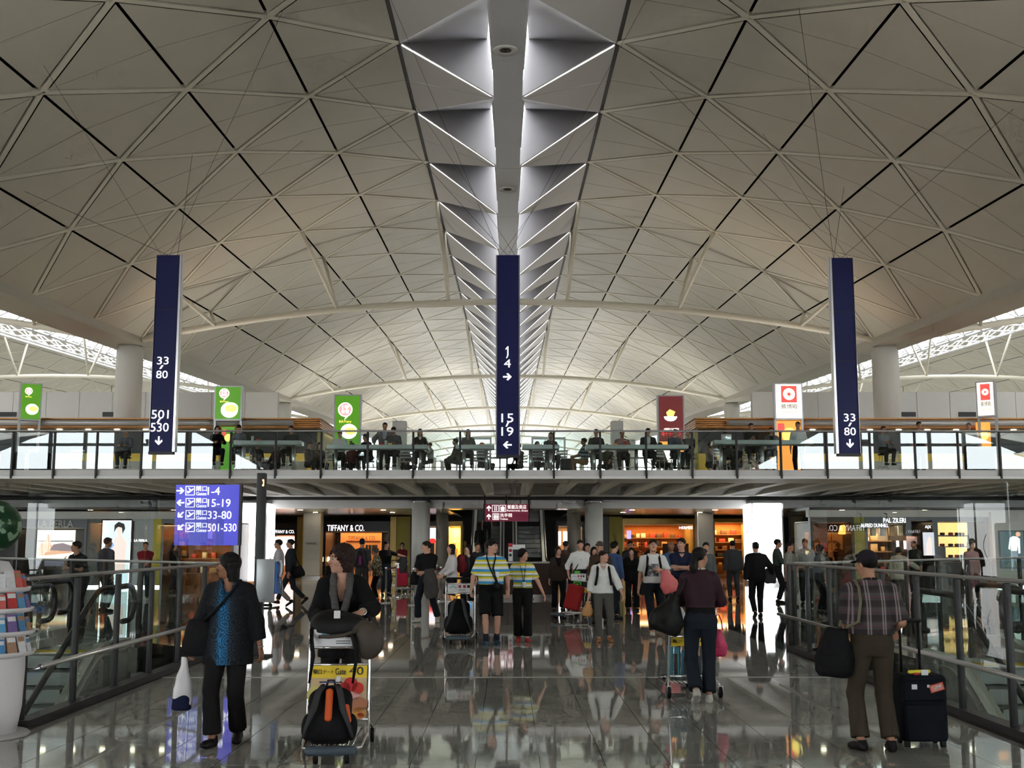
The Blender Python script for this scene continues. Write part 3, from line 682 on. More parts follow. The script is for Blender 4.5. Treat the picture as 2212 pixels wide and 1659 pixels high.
# ================================================================== escalators in the voids (going down towards the viewer) and the pair going up
M_rub = mat('handrail rubber', (.02, .02, .02), .45, var=.1)
M_skirt = mat('escalator cladding', (.55, .55, .53), .3, .6, var=.05)
M_tread = mat('tread', (.16, .165, .16), .45, .4, var=.1, vscale=20)
M_yel = mat('yellow mark', (.75, .52, .02), .5, var=.05)
def escalator(label, x, y0, z0, length, run_dir, rise_sign, width=1.0, flat=1.2, steps=True):
    """inclined run starts at (x, y0, z0); run_dir +1 goes along +Y, rise_sign +1 goes up"""
    o = thing('escalator', label, 'escalator', (x, y0, z0)); t = math.tan(math.radians(30)); d, r = run_dir, rise_sign
    def pt(s):   # s along horizontal distance -> (y, z)
        if s < 0: return (d * s, 0.)
        e = .55
        z = (s * s / (2 * e) if s < e else s - e / 2) * t
        return (d * s, r * z)
    ss = np.concatenate([np.linspace(-flat, 0, 4), np.linspace(.1, 1, 6), np.linspace(1.3, length, 8)])
    for sx in (-1, 1):
        xo = sx * (width / 2 + .16)
        hr = [(xo, pt(s)[0], pt(s)[1] + .98) for s in ss]; ye, ze = pt(-flat)
        curl = [(xo, ye - d * .28 * math.sin(a), .70 + .28 * math.cos(a)) for a in np.linspace(math.pi, .0, 7)]
        MB().tube([(xo, ye + d * .3, .42)] + curl + hr, .045, 8).build('handrail', M_rub, o)
        def band(x0, x1, zo0, zo1, m, nm):
            vs = []; fs = []
            for s in ss:
                y, z = pt(s); vs += [(x0, y, z + zo0), (x1, y, z + zo0), (x1, y, z + zo1), (x0, y, z + zo1)]
            n = len(ss)
            for i in range(n - 1):
                for k in range(4): fs.append((4 * i + k, 4 * i + (k + 1) % 4, 4 * i + 4 + (k + 1) % 4, 4 * i + 4 + k))
            fs += [(3, 2, 1, 0), (4 * n - 4, 4 * n - 3, 4 * n - 2, 4 * n - 1)]
            MB().add(vs, fs).build(nm, m, o)
        band(xo - .006, xo + .006, .12, .96, G_esc, 'glass_side')
        band(min(xo - sx * .12, xo + sx * .06), max(xo - sx * .12, xo + sx * .06), -.10, .14, M_skirt, 'skirt')
        band(xo + sx * .06 if sx > 0 else xo + sx * .08, xo + sx * .08 if sx > 0 else xo + sx * .06, -.75, .0, M_skirt, 'outer_cladding')
        if sx > 0: continue
    if steps:
        n = int(length / .4)
        stp = MB().box((-width / 2, -.2, -.18), (width / 2, .2, 0)); me = None
        for k in range(n):
            s = .2 + k * .4; y, z = pt(s)
            if me is None: q = stp.build('step', M_tread, o); me = q.data
            else: q = link('step', me, None, o)
            q.location = (0, y, round(z / .2) * .2 - .0 if s > .4 else 0)
    box('landing_plate', (-width / 2, min(0, -d * flat), -.03), (width / 2, max(0, -d * flat), 0.003), M_steel, o)
    box('yellow_mark', (-width / 2 - .2, min(-d * .5, -d * .1), -.005), (width / 2 + .2, max(-d * .5, -d * .1), .008), M_yel, o)
    return o
ER = [escalator('escalator descending beside the suitcase, nearest the bridge', 6.75, 16.2, 0, 10, -1, -1), escalator('escalator descending on the menswear side, beyond the first one', 8.75, 18.8, 0, 10, -1, -1)]
EL = [escalator('escalator with yellow panel descending beside the brochure stand', -6.9, 18.2, 0, 10, -1, -1), escalator('escalator descending on the lingerie shop side, beyond the yellow panelled one', -8.8, 20.5, 0, 10, -1, -1)]
for e, sx in ((EL[0], 1),):
    # yellow warning panels on the cladding facing the bridge
    for s0, s1 in ((2.0, 3.2), (3.9, 4.7)):
        t = math.tan(math.radians(30)); f = lambda s: -(s - .275) * t
        MB().add([(.70, -s0, f(s0) - .05), (.70, -s1, f(s1) - .05), (.70, -s1, f(s1) - .65), (.70, -s0, f(s0) - .65), (.68, -s0, f(s0) - .05), (.68, -s1, f(s1) - .05), (.68, -s1, f(s1) - .65), (.68, -s0, f(s0) - .65)], [(0, 1, 2, 3), (7, 6, 5, 4), (0, 4, 5, 1), (1, 5, 6, 2), (2, 6, 7, 3), (3, 7, 4, 0)]).build('warning_panel', M_yel, e)
for px, lab in ((1051, 'up escalator under the maroon sign, gold mannequin side'), (1146, 'up escalator under the maroon sign, lit window side')):
    c = at(px, 1180, 49.5); escalator(lab, c.x, 49.3, 0, 6.4, 1, 1, 1.0, 1.0)
# landings where the void escalators meet the floor
for s in (-1, 1):
    P = [(s * 6.0, 17.4 if s > 0 else 19.2), (s * 9.7, 17.4 if s > 0 else 19.2), (s * 9.7, 25.5), (s * 6.0, 21.5)]
    struct('floor', MB().prism(P if s > 0 else P[::-1], -.4, -.004), M_fl2, 'granite landing at the top of the escalators, ' + ('brochure stand side' if s < 0 else 'suitcase side'))
# dark counter in front of the up escalators
X0, Z0, X1, Z1 = pxr(1000, 1213, 1196, 1290, 35.4)
ct = thing('counter', 'dark brown panelled counter in front of the up escalators', 'counter', ((X0 + X1) / 2, 35.4, 0)); w = (X1 - X0) / 2
M_brown = mat('dark brown panel', (.035, .016, .012), .3, var=.2)
for k in range(4): box('panel', (-w + k * w / 2 + .01, 0, .12), (-w + (k + 1) * w / 2 - .01, .9, 1.05), M_brown, ct)
box('top_rail', (-w - .02, -.03, 1.05), (w + .02, .92, 1.09), M_steel, ct); box('plinth', (-w, .02, 0), (w, .88, .12), M_chrome, ct)
X0, Z0, X1, Z1 = pxr(1098, 1176, 1134, 1210, 36.2)
st = thing('poster_stand', 'small white and red notice stand on the brown counter', 'stand', ((X0 + X1) / 2, 36.0, 1.09)); w = (X1 - X0) / 2
box('board', (-w, 0, .02), (-w + .13, .05, .56), M_white, st); box('box_body', (-w + .15, -.02, .0), (w, .3, .36), M_black, st); box('header', (-w + .13, -.03, .37), (w, .3, .52), M_white, st)
box('red_stripe', (-w, -.006, .45), (-w + .13, 0, .56), mat('red', (.5, .02, .02), .5), st); disc(MB(), -w + .065, .2, .045, -.002, .006).build('printed_disc', M_black, st); disc(MB(), -w + .065, .34, .05, -.002, .006).build('printed_disc', mat('red'), st)
# ================================================================== food kiosks, walls and light boxes on the mezzanine
def lit(name, col, s): return emit_mat(name, col, s)
for s, x0, x1, xe, lab in ((-1, -260, 600, 691, 'pineapple-bun cafe side'), (1, 1625, 2480, 1502, 'red square sign side')):
    # pale wall above the food counters
    X0, Z0, X1, Z1 = pxr(x0, 847, x1, 960, 60.0)
    w = struct('wall_mezzanine', MB().box((X0, 60, ZF), (X1, 60.3, Z1)), M_offw, 'pale panelled wall above the food counters, ' + lab)
    npan = 12
    for k in range(npan):
        a = X0 + (X1 - X0) * k / npan; b = X0 + (X1 - X0) * (k + 1) / npan
        box('panel', (a + .012, 59.96, 6.0), (b - .012, 60.0, Z1), M_offw, w)
    for px in ((16, 240) if s < 0 else (1960, 2090)):
        p = at(px, 895, 59.9); box('vent', (p.x - .45, 59.9, p.z - .12), (p.x + .45, 59.96, p.z + .12), M_dark, w)
    # timber kiosk
    X0, Z0, X1, Z1 = pxr(min(xe, x0 if s < 0 else 2480), 902, max(xe, x0 if s < 0 else 2480), 932, 44.0)
    k = thing('food_kiosk', 'long food kiosk with orange timber slat canopy, ' + lab, 'kiosk', (0, 44, 0))
    zt = Z1; zb = at(1097, 924, 44).z
    xi, xo = (X1, X0) if s < 0 else (X0, X1)
    nsl = 5; hs = (zt - zb) / nsl
    for q in range(nsl):
        z0 = zb + q * hs
        MB().box((min(xi, xo), 0, z0 + .01), (max(xi, xo), .12, z0 + hs - .015)).build('slat', M_wood, k)
        MB().box((xi - .12 if s < 0 else xi, .12, z0 + .01), (xi if s < 0 else xi + .12, 4.5, z0 + hs - .015)).build('slat', M_wood, k)
    box('canopy_top', (min(xi, xo), 0.12, zt - .05), (max(xi, xo), 6, zt), M_wood, k)
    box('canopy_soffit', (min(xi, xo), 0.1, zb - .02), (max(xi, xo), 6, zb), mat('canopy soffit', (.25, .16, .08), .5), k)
    xt = at(635 if s < 0 else 1570, 915, 43.8).x
    MB().tube([(min(xt, xo), -.25, at(1097, 914, 43.8).z), (max(xt, xo), -.25, at(1097, 914, 43.8).z)], .11, 10).build('canopy_tube', mat('grey tube', (.42, .40, .38), .4, .4), k)
    box('dark_header', (min(xi, xo) + .2, 1.0, zb - .9), (max(xi, xo) - .2, 1.1, zb - .02), M_black, k)
    box('back_wall', (min(xi, xo) + .2, 4.0, ZF), (max(xi, xo) - .2, 4.1, zb), mat('kiosk yellow wall', (.42, .35, .08), .6), k)
    box('counter_front', (min(xi, xo) + .8, 1.6, ZF), (max(xi, xo) - .8, 2.2, ZF + 1.05), mat('kiosk counter', (.35, .33, .30), .4), k)
    box('pale_side', (xi - .14 if s < 0 else xi + .02, .3, ZF), (xi - .02 if s < 0 else xi + .14, 3.8, zb - .02), mat('kiosk yellow wall'), k)
    for q in range(9):
        px = ((5 + 62 * q) if s < 0 else (1755 + 62 * q)); p = at(px, 922, 44.5)
        if (s < 0 and px > 660) : continue
        MB().lathe([(.02, -.05), (.10, -.05), (.10, .0), (.02, 0)], 12, (p.x, .5, zb - .02)).build('lamp', lit('kiosk lamp', (1, .85, .62), 10.), k)
    area('kiosk_light', (at(330 if s < 0 else 1900, 960, 46).x, 46.4, zb - .1), (0, 0, 0), 14, 2, 160, (1, .8, .5))
    # uplighters standing on the canopy
    for px in ((340, 620) if s < 0 else (1880, 1600)):
        p = at(px, 900, 48); spot('uplighter', (p.x, 48, zt + .15), (p.x * .85, 47, 14), 120 if px in (340, 1880) else 70, (1, .66, .32), 1.3, 1.0)

def sign_box(rect, Y, label, paint, lower=None, col=(.055, .19, .006), rz=0., post=True):
    X0, Z0, X1, Z1 = pxr(*rect, Y); w, h = (X1 - X0) / 2, Z1 - Z0
    o = thing('light_box_sign', label, 'sign', ((X0 + X1) / 2, Y, Z0), rz)
    box('case', (-w - .05, .02, -.06), (w + .05, .34, h + .05), mat('sign case', (.40, .40, .41), .4, .5), o)
    f = box('lit_face', (-w, .0, 0), (w, .03, h), lit('sign face %s' % (col,), col, .85), o)
    paint(o, w, h)
    for sx in (-1, 1): MB().box((sx * (w + .02) - .04, .1, ZF - Z0), (sx * (w + .02) + .04, .25, 0)).build('support_post', mat('sign case'), o)
    return o
M_prw = lit('print white', (1, .97, .9), 1.5); M_prr = lit('print red', (.85, .06, .05), 1.0); M_pry = lit('print yellow', (1, .72, .12), 1.3); M_prpink = lit('print pink', (.9, .25, .25), 1.1)
M_pro = lit('print orange', (.95, .35, .06), 1.0)
def cafe_print(o, w, h, big):
    r = .33 * w if big else .40 * w; cx, cz = -.30 * w if not big else -.18 * w, h * .80 if not big else h * .72
    r = w * (.40 if not big else .60)
    disc(MB(), cx, cz, r, -.001, .008).build('logo_disc', M_prw, o); disc(MB(), cx, cz, r * .86, -.009, .006).build('logo_disc', M_prpink, o)
    flatpoly(MB(), [(cx + r * .1, cz - r * .85), (cx + r * .75, cz - r * .62), (cx - r * .1, cz - r * 1.45)], -.001, .009).build('logo_tail', M_prw, o)
    flatpoly(MB(), [(cx - r * .42, cz + r * .1), (cx - r * .28, cz + r * .1), (cx - r * .28, cz + r * .62), (cx - r * .42, cz + r * .62)], -.015, .006).build('logo_stroke', M_prw, o)
    hp = [(cx + r * (.22 + .34 * (math.sin(t) ** 3)), cz + r * (.36 + .022 * (13 * math.cos(t) - 5 * math.cos(2 * t) - 2 * math.cos(3 * t) - math.cos(4 * t)))) for t in np.linspace(0, 2 * math.pi, 20, endpoint=False)]
    flatpoly(MB(), hp[::-1], -.015, .006).build('logo_heart', M_prw, o)
    lettering('茶餐', (cx - r * .55, cz - r * .55, cx + r * .55, cz - r * .02), -.015, M_prw, o, thick=.006)
    lettering('EATery', (cx - r * .8, cz - r * 1.9, cx + r * .9, cz - r * 1.5), -.001, M_pry, o, thick=.008)
    # bowl of soup: white ellipse cup with golden surface
    bx = .15 * w; bz = h * .22
    cup = MB(); disc(cup, bx, bz + .06 * h, .62 * w, -.001, .008, 28, 1.1); cup.build('printed_cup', M_prw, o)
    b2 = MB(); disc(b2, bx + .12 * w, bz + .30 * w, .46 * w, -.010, .006, 24, 1.25); b2.build('printed_rim', lit('print cream', (1, .9, .7), 1.5), o)
    b3 = MB(); disc(b3, bx + .12 * w, bz + .28 * w, .30 * w, -.017, .006, 24, 1.6); b3.build('printed_soup', M_pry, o)
sign_box((465, 836, 519, 905), 43.2, 'green light box sign with a white cup, standing on the timber canopy', lambda o, w, h: cafe_print(o, w, h, False))
sign_box((724, 855, 776, 962), 42.5, 'tall green light box sign with a yellow bowl behind the seated diners', lambda o, w, h: cafe_print(o, w, h, True))
sign_box((48, 830, 86, 905), 43.2, 'narrow green light box sign turned edgewise, near the glass railing end', lambda o, w, h: cafe_print(o, w, h, False), rz=.55)
def ramen_print(o, w, h):
    # red and orange ramen sign: bowl, lettering and a bowl photograph below (no mascot)
    bowl = [(-.05 * w + .55 * w * math.cos(a), h * .66 + .40 * w * math.sin(a)) for a in np.linspace(math.pi, 2 * math.pi, 14)]
    flatpoly(MB(), bowl, -.001, .008).build('printed_bowl', M_prw, o)
    flatpoly(MB(), [(-.3 * w, h * .665), (.2 * w, h * .665), (.35 * w, h * .74), (-.1 * w, h * .78), (-.4 * w, h * .73)], -.001, .008).build('printed_noodles', M_pry, o)
    lettering('AJISEN RAMEN', (-.62 * w, h * .425, .62 * w, h * .465), -.001, M_prw, o, thick=.008)
    lettering('味千ラーメン', (-.80 * w, h * .33, .80 * w, h * .415), -.001, M_prr, o, thick=.010)
    flatpoly(MB(), [(-w, 0), (w, 0), (w, h * .24), (-w, h * .24)], -.001, .006).build('orange_band', M_pro, o)
    disc(MB(), .0, h * .02, .62 * w, -.008, .006, 24, 1.25).build('printed_dish', lit('print cream', (1, .9, .7), 1.5), o)
sign_box((1424, 856, 1476, 985), 42.5, 'tall dark red light box sign for ramen above the seated diners', ramen_print, col=(.09, .012, .012))
def saboten_print(o, w, h):
    flatpoly(MB(), [(-.58 * w, h * .46), (.62 * w, h * .46), (.62 * w, h * .95), (-.58 * w, h * .95)], -.001, .006).build('red_square', M_prr, o)
    cx, cz, r = .02 * w, h * .705, .50 * w
    disc(MB(), cx, cz, r, -.008, .005, 28).build('logo_disc', lit('print cream', (1, .9, .7), 1.5), o); disc(MB(), cx, cz, r * .2, -.019, .005, 16).build('logo_hub', M_prr, o)
    for k in range(12):
        a = 2 * math.pi * k / 12
        g = lambda rr, d: (cx + rr * math.cos(a + d), cz + rr * math.sin(a + d))
        flatpoly(MB(), [g(r * .12, -.5), g(r * .86, -.0), g(r * .12, .5)], -.014, .005).build('logo_ray', M_prr, o)
    rg = [(cx + r * math.cos(a), -.012, cz + r * math.sin(a)) for a in np.linspace(0, 2 * math.pi, 24, endpoint=False)]
    MB().tube(rg, .022, 6, True).build('logo_ring', M_prr, o)
    lettering('勝博殿', (-.62 * w, h * .27, .66 * w, h * .42), -.001, mat('print black', (.02, .02, .02), .6), o, thick=.006)
    lettering('Saboten', (-.55 * w, h * .13, .62 * w, h * .24), -.001, lit('print pale red', (.75, .35, .3), .9), o, thick=.006)
sign_box((1676, 830, 1732, 903), 43.2, 'white light box sign with a red square, facing the viewer squarely', saboten_print, col=(.95, .86, .74))
sign_box((2112, 826, 2145, 897), 43.2, 'white light box sign with a red square, turned edgewise near the end', saboten_print, col=(.95, .86, .74), rz=-.62)
# coloured food posters below two of the signs
for r, lab, c in (((1676, 909, 1730, 966), 'orange food poster under the squarely facing white sign', (.9, .32, .05)), ((2110, 912, 2140, 965), 'orange food poster under the edgewise white sign', (.9, .4, .08)), ((478, 922, 506, 965), 'green poster with yellow lettering under the white cup sign', (.06, .2, .01))):
    X0, Z0, X1, Z1 = pxr(*r, 43.6); o = thing('poster', lab, 'poster', (X0, 43.6, 0)); w = X1 - X0
    box('board', (0, 0, ZF), (w, .06, Z1), lit('poster %s' % lab[:6], c, .8), o)
    disc(MB(), w * .55, Z0 + (Z1 - Z0) * .45, w * .3, -.002, .006).build('printed_dish', M_pry, o)
    if c[1] < .38: flatpoly(MB(), [(w * .08, Z1 - .35), (w * .35, Z1 - .35), (w * .35, Z1 - .1), (w * .08, Z1 - .1)], -.002, .006).build('printed_square', M_prr, o)
# white service cabinets and glazed frames deeper on the mezzanine
for r, lab, Y in (((847, 909, 876, 1012), 'white service cabinet behind the standing diner in a grey jacket', 46.5), ((1322, 909, 1347, 1012), 'white service cabinet behind the diner in pink', 46.5)):
    X0, Z0, X1, Z1 = pxr(*r, Y); o = thing('cabinet', lab, 'cabinet', ((X0 + X1) / 2, Y, ZF)); w = (X1 - X0) / 2
    box('body', (-w, .02, .06), (w, .7, Z1 - ZF), M_offw, o); box('plinth', (-w + .03, .05, 0), (w - .03, .66, .06), M_dark, o); box('door', (-w + .02, 0, .1), (w - .02, .02, Z1 - ZF - .04), M_white, o)
    MB().tube([(w - .08, -.03, .9), (w - .08, -.03, 1.15)], .012, 6).build('handle', M_steel, o)
for r, lab, Y in (((985, 944, 1062, 1012), 'glazed steel shelter frame behind the green clad diner', 49), ((1148, 944, 1222, 1012), 'glazed steel shelter frame behind the leaning diner', 49)):
    X0, Z0, X1, Z1 = pxr(*r, Y); o = thing('glazed_frame', lab, 'frame', (X0, Y, ZF)); w, h = X1 - X0, Z1 - ZF
    for x in (0, w * .45, w - .08): box('upright', (x, 0, 0), (x + .08, .08, h), M_steel, o)
    for z in (h * .55, h - .1): box('crossbar', (0, -.005, z), (w, .085, z + .09), M_steel, o)
    for a, b in ((.08, w * .45), (w * .45 + .08, w - .08)): box('pane', (a, .03, h * .55 + .09), (b, .04, h - .1), G_bal, o)
# inner glass railing at the back edge of the island
ir = thing('inner_railing', 'glass railing along the far edge of the cafe terrace', 'railing', (0, 50.5, ZF))
for k in range(13):
    x = -7.8 + 1.3 * k; MB().box((x - .025, -.03, 0), (x + .025, .03, 1.1)).build('post', M_steel, ir)
    if k < 12: box('glass_pane', (x + .03, -.006, .1), (x + 1.27, .006, 1.05), glass_mat('inner glass', (.86, .92, .95), .10), ir)
MB().tube([(-7.8, 0, 1.12), (7.8, 0, 1.12)], .03, 8).build('handrail', M_steel, ir)

# ================================================================== shop fronts under the mezzanine
M_sign_l = lit('shop sign white', (.96, .93, 1.0), 2.0)
M_warmwall = mat('warm shop wall', (.62, .33, .13), .6, var=.15, vscale=3)
def shop(name_label, px0, px1, Y, top, header, wall, depth=3.0, light=40, lc=(1, .72, .4), shelves=0, base=None, hy=(1117, 1128)):
    """recess with header, side walls, back wall, shelf pieces and a ceiling lamp"""
    X0, X1 = at(px0, 1180, Y).x, at(px1, 1180, Y).x; o = thing('shop', name_label, 'shop', ((X0 + X1) / 2, Y, 0)); w = (X1 - X0) / 2
    zh = at(1097, hy[1], Y).z; zt = at(1097, hy[0], Y).z
    zt = min(zt, 3.05)
    box('header', (-w, 0, zh), (w, .3, zt), header, o)
    for sx in (-1, 1): box('side_wall', (sx * (w - .05) - .05, 0.0, 0), (sx * (w - .05) + .05, depth, zh), header, o)
    box('back_wall', (-w, depth, 0), (w, depth + .1, zh), wall, o); box('shop_ceiling', (-w, .3, zh - .02), (w, depth, zh + .04), M_offw, o)
    rnd = random.Random(int(px0))
    cols = [mat('goods red', (.45, .05, .03), .5), mat('goods tan', (.50, .30, .12), .5), mat('goods brown', (.14, .06, .03), .5), mat('goods cream', (.75, .65, .45), .5), mat('goods black', (.02, .02, .02), .5)]
    for k in range(shelves):
        z = .45 + k * (zh - .7) / max(1, shelves - 0)
        box('shelf', (-w + .1, depth - .45, z), (w - .1, depth, z + .035), mat('shelf wood', (.30, .16, .07), .5), o)
        x = -w + .25
        while x < w - .4:
            ww = rnd.uniform(.14, .34); hh = rnd.uniform(.12, .3)
            MB().bbox((x, depth - .38, z + .035), (x + ww, depth - .12, z + .035 + hh), .02).build('display_bag' if ww > .2 else 'display_box', rnd.choice(cols), o); x += ww + rnd.uniform(.05, .25)
    if light: area('shop_light', ((X0 + X1) / 2, Y + depth * .55, zh - .06), (0, 0, 0), max(.3, 2 * w - .4), depth * .6, light, lc)
    return o, w, zh, zt, (X0 + X1) / 2
def sletter(o, cx, body, px0, py0, px1, py1, Y, m, dy=0.):
    X0, Z0, X1, Z1 = pxr(px0, py0, px1, py1, Y); lettering(body, (X0 - cx, Z0, X1 - cx, Z1), dy, m, o)
SY = 60.0
M_hdark = mat('shop header black', (.018, .016, .018), .35)
o, w, zh, zt, cx = shop('small jewellery shop window with pink poster left of the grey panel column', 583, 640, SY, 0, M_hdark, M_warmwall, 1.2, 25, hy=(1129, 1156))
sletter(o, cx, 'TIFFANY & CO.', 587, 1145, 636, 1152, SY, M_sign_l, -.002)
X0, Z0, X1, Z1 = pxr(586, 1159, 636, 1222, SY); box('poster', (X0 - cx, .5, Z0), (X1 - cx, .55, Z1), lit('pink poster', (.95, .62, .60), 1.1), o)
disc(MB(), .25, 1.6, .28, .498, .006, 16).build('printed_blossom', M_prw, o)
o, w, zh, zt, cx = shop('jewellery shop with lit white name and orange back wall', 699, 842, SY, 0, M_hdark, M_hdark, 4.0, 55, (1, .62, .30), hy=(1126, 1148))
sletter(o, cx, 'TIFFANY & CO.', 707, 1134, 787, 1147, SY, M_sign_l, -.004)
X0, Z0, X1, Z1 = pxr(735, 1150, 824, 1240, SY + 3.4); box('orange_wall', (X0 - cx, 3.4, 0), (X1 - cx, 3.5, Z1), mat('orange shop wall', (.80, .36, .13), .55, var=.05), o)
sletter(o, cx, 'TIFFANY & CO.', 752, 1158, 812, 1167, SY + 3.4, mat('bronze letter', (.32, .14, .04), .4), 3.398)
X0, Z0, X1, Z1 = pxr(748, 1168, 822, 1170, SY + 3.4); box('shelf_line', (X0 - cx, 3.3, Z0), (X1 - cx, 3.4, Z1), mat('dark red', (.16, .02, .01), .5), o)
for px in (792, 799, 806, 812):
    p = at(px, 1185, SY + 3.3); box('display_slot', (p.x - cx - .06, 3.3, p.z - .28), (p.x - cx + .06, 3.4, p.z + .2), M_hdark, o)
for px, py in ((703, 1203), (830, 1190)):
    p = at(px, py, SY + .6); MB().lathe([(.16, 0), (.24, -.24), (.02, -.24)][::-1], 12, (p.x - cx, .9, p.z)).build('lamp_shade', lit('lamp shade', (1, .72, .3), 2.2), o)
    box('display_case', (p.x - cx - .4, .6, 0), (p.x - cx + .4, 1.2, p.z - .45), M_hdark, o); MB().tube([(p.x - cx, .9, p.z - .45), (p.x - cx, .9, p.z - .2)], .02, 6).build('lamp_stem', M_gold, o)
o, w, zh, zt, cx = shop('fashion shop glimpsed behind the column, with red flower and white screen', 886, 948, SY, 0, M_hdark, M_warmwall, 2.0, 30, (1, .75, .55), hy=(1126, 1136))
X0, Z0, X1, Z1 = pxr(928, 1140, 945, 1172, SY); box('white_screen', (X0 - cx, .2, Z0), (X1 - cx, .26, Z1), lit('white screen', (.8, .82, .9), .9), o)
p = at(934, 1169, SY); MB().lathe([(.02, -.12), (.16, -.1), (.2, 0), (.14, .12), (.02, .14)], 12, (p.x - cx, -.1, p.z)).build('red_flower', lit('flower red', (.8, .04, .03), .8), o)
box('flower_stand', (p.x - cx - .1, -.2, 0), (p.x - cx + .1, 0, p.z - .1), M_hdark, o)
o, w, zh, zt, cx = shop('bright gold fashion shop with mannequins beside the escalator', 965, 999, SY, 0, M_gold, mat('gold back wall', (.85, .55, .18), .5), 1.6, 60, (1, .78, .42), hy=(1126, 1136))
for k in range(3):
    x = -w + .35 + k * .55
    MB().lathe([(.05, 0), (.05, .7), (.15, .85), (.12, 1.05), (.19, 1.32), (.06, 1.42), (.05, 1.48), (.09, 1.56), (.09, 1.66), (.02, 1.74)], 12, (x, .9, 0)).build('mannequin', mat('mannequin gold', (.85, .6, .25), .4, .3), o)
o, w, zh, zt, cx = shop('shop with two tall white lit windows right of the escalators', 1202, 1262, SY, 0, M_hdark, M_warmwall, 2.0, 20, hy=(1126, 1136))
for a, b in ((1205, 1212), (1217, 1226)):
    X0, Z0, X1, Z1 = pxr(a, 1148, b, 1178, SY); box('lit_window', (X0 - cx, .1, Z0), (X1 - cx, .2, Z1), lit('pink white window', (1, .88, .9), 2.4), o)
o, w, zh, zt, cx = shop('leather goods shop with orange interior and glowing white name', 1345, 1502, SY, 0, M_gold, mat('orange interior', (.62, .20, .03), .5, var=.2), 3.4, 95, (1, .62, .28), shelves=4, hy=(1120, 1132))
sletter(o, cx, 'HERMES', 1467, 1137, 1496, 1143, SY, M_sign_l, -.004)
X0, Z0, X1, Z1 = pxr(1355, 1146, 1364, 1164, SY); box('violet_screen', (X0 - cx, .2, Z0), (X1 - cx, .25, Z1), lit('violet screen', (.35, .28, .9), 1.2), o)
for i in range(3):
    for j in range(5):
        p = at(1381 + 5 * i, 1170 + 5.5 * j, SY + .4); MB().bbox((p.x - cx - .045, .35, p.z - .05), (p.x - cx + .045, .45, p.z + .05), .015).build('red_purse', mat('goods red'), o)
box('partition', (.25, .5, 0), (1.6, .6, 1.6), mat('brown partition', (.09, .05, .04), .5), o)
o, w, zh, zt, cx = shop('warm shelf shop between the pale column and the glowing pillar', 1541, 1622, SY, 0, M_gold, mat('orange interior'), 2.2, 70, (1, .66, .32), shelves=5, hy=(1120, 1128))
# panel columns with and without name, gold pilasters, olive wall panels
for r, Y, m, lab in (((654, 1109, 692, 1247), 55.0, mat('grey panel column', (.50, .50, .48), .5, var=.03), 'pale grey panel column with a small black name'), ((1508, 1109, 1541, 1245), 55.0, mat('grey panel column'), 'pale grey panel column left of the warm shelf shop')):
    X0, Z0, X1, Z1 = pxr(*r, Y); o = thing('panel_column', lab, 'column', ((X0 + X1) / 2, Y, 0)); w = (X1 - X0) / 2
    box('panel', (-w, 0, .12), (w, .8, 3.05), m, o); box('base_band', (-w - .01, -.01, 0), (w + .01, .82, .1), M_steel, o)
    for sx in (-1, 1): box('edge_trim', (sx * w - .02, -.03, .12), (sx * w + .02, .02, 3.05), M_gold if r[0] < 1000 else M_steel, o)
    if r[0] < 1000: X0b, Zb, X1b, Zc = pxr(661, 1172, 684, 1176, Y); lettering('CHANEL', (X0b - (X0 + X1) / 2, Zb, X1b - (X0 + X1) / 2, Zc), -.004, M_black, o)
for r, m, lab in (((640, 1128, 652, 1240), M_gold, 'gold pilaster between the small window and the grey panel column'), ((842, 1126, 856, 1238), M_gold, 'gold pilaster right of the orange-walled jewellery shop'), ((856, 1126, 886, 1238), M_olive, 'olive wall panel behind the shop assistant'), ((1302, 1126, 1316, 1238), M_hdark, 'black pilaster right of the pale column'), ((1316, 1126, 1345, 1238), M_olive, 'olive wall panel left of the orange leather shop')):
    X0, Z0, X1, Z1 = pxr(*r, SY); o = thing('wall_panel', lab, 'wall panel', ((X0 + X1) / 2, SY, 0)); w = (X1 - X0) / 2
    box('panel', (-w + .01, 0, .1), (w - .01, .4, 2.98), m, o); box('base', (-w, -.02, 0), (w, .4, .1), M_hdark, o)
# --- left hand shops
LY = 44.0
def band(px0, px1, y0, y1, Y, lab, name='trim_1'):
    X0, Z0, X1, Z1 = pxr(px0, y0, px1, y1, Y); struct(name, MB().box((X0, Y - .1, Z0), (X1, Y + .3, Z1)), M_offw, lab)
band(-250, 505, 1105, 1121, LY, 'pale header band over the lingerie shops'); band(1745, 2480, 1102, 1117, LY, 'pale header band over the menswear shops', 'trim_2')
for s, (a, b) in ((-1, (-250, 505)), (1, (1700, 2480))):
    X0, X1 = at(a, 1150, LY + 4).x, at(b, 1150, LY + 4).x
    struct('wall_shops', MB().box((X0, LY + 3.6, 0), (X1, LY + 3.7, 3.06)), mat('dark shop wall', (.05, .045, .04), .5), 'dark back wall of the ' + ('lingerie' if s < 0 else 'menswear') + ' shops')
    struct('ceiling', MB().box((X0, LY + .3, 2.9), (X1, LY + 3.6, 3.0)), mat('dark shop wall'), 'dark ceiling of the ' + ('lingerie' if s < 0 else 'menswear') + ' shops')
o, w, zh, zt, cx = shop('black lingerie shop with grey capital name and glowing poster', 33, 186, LY, 0, M_hdark, M_hdark, 2.5, 12, hy=(1121, 1140))
sletter(o, cx, 'LA PERLA', 82, 1124, 158, 1139, LY, mat('sign grey', (.55, .50, .45), .4), -.004)
X0, Z0, X1, Z1 = pxr(80, 1145, 160, 1207, LY); h = Z1 - Z0; a = X0 - cx; W_ = X1 - X0
box('lightbox', (a, -.01, Z0), (X1 - cx, .1, Z1), lit('poster cream', (.95, .82, .62), 1.1), o)
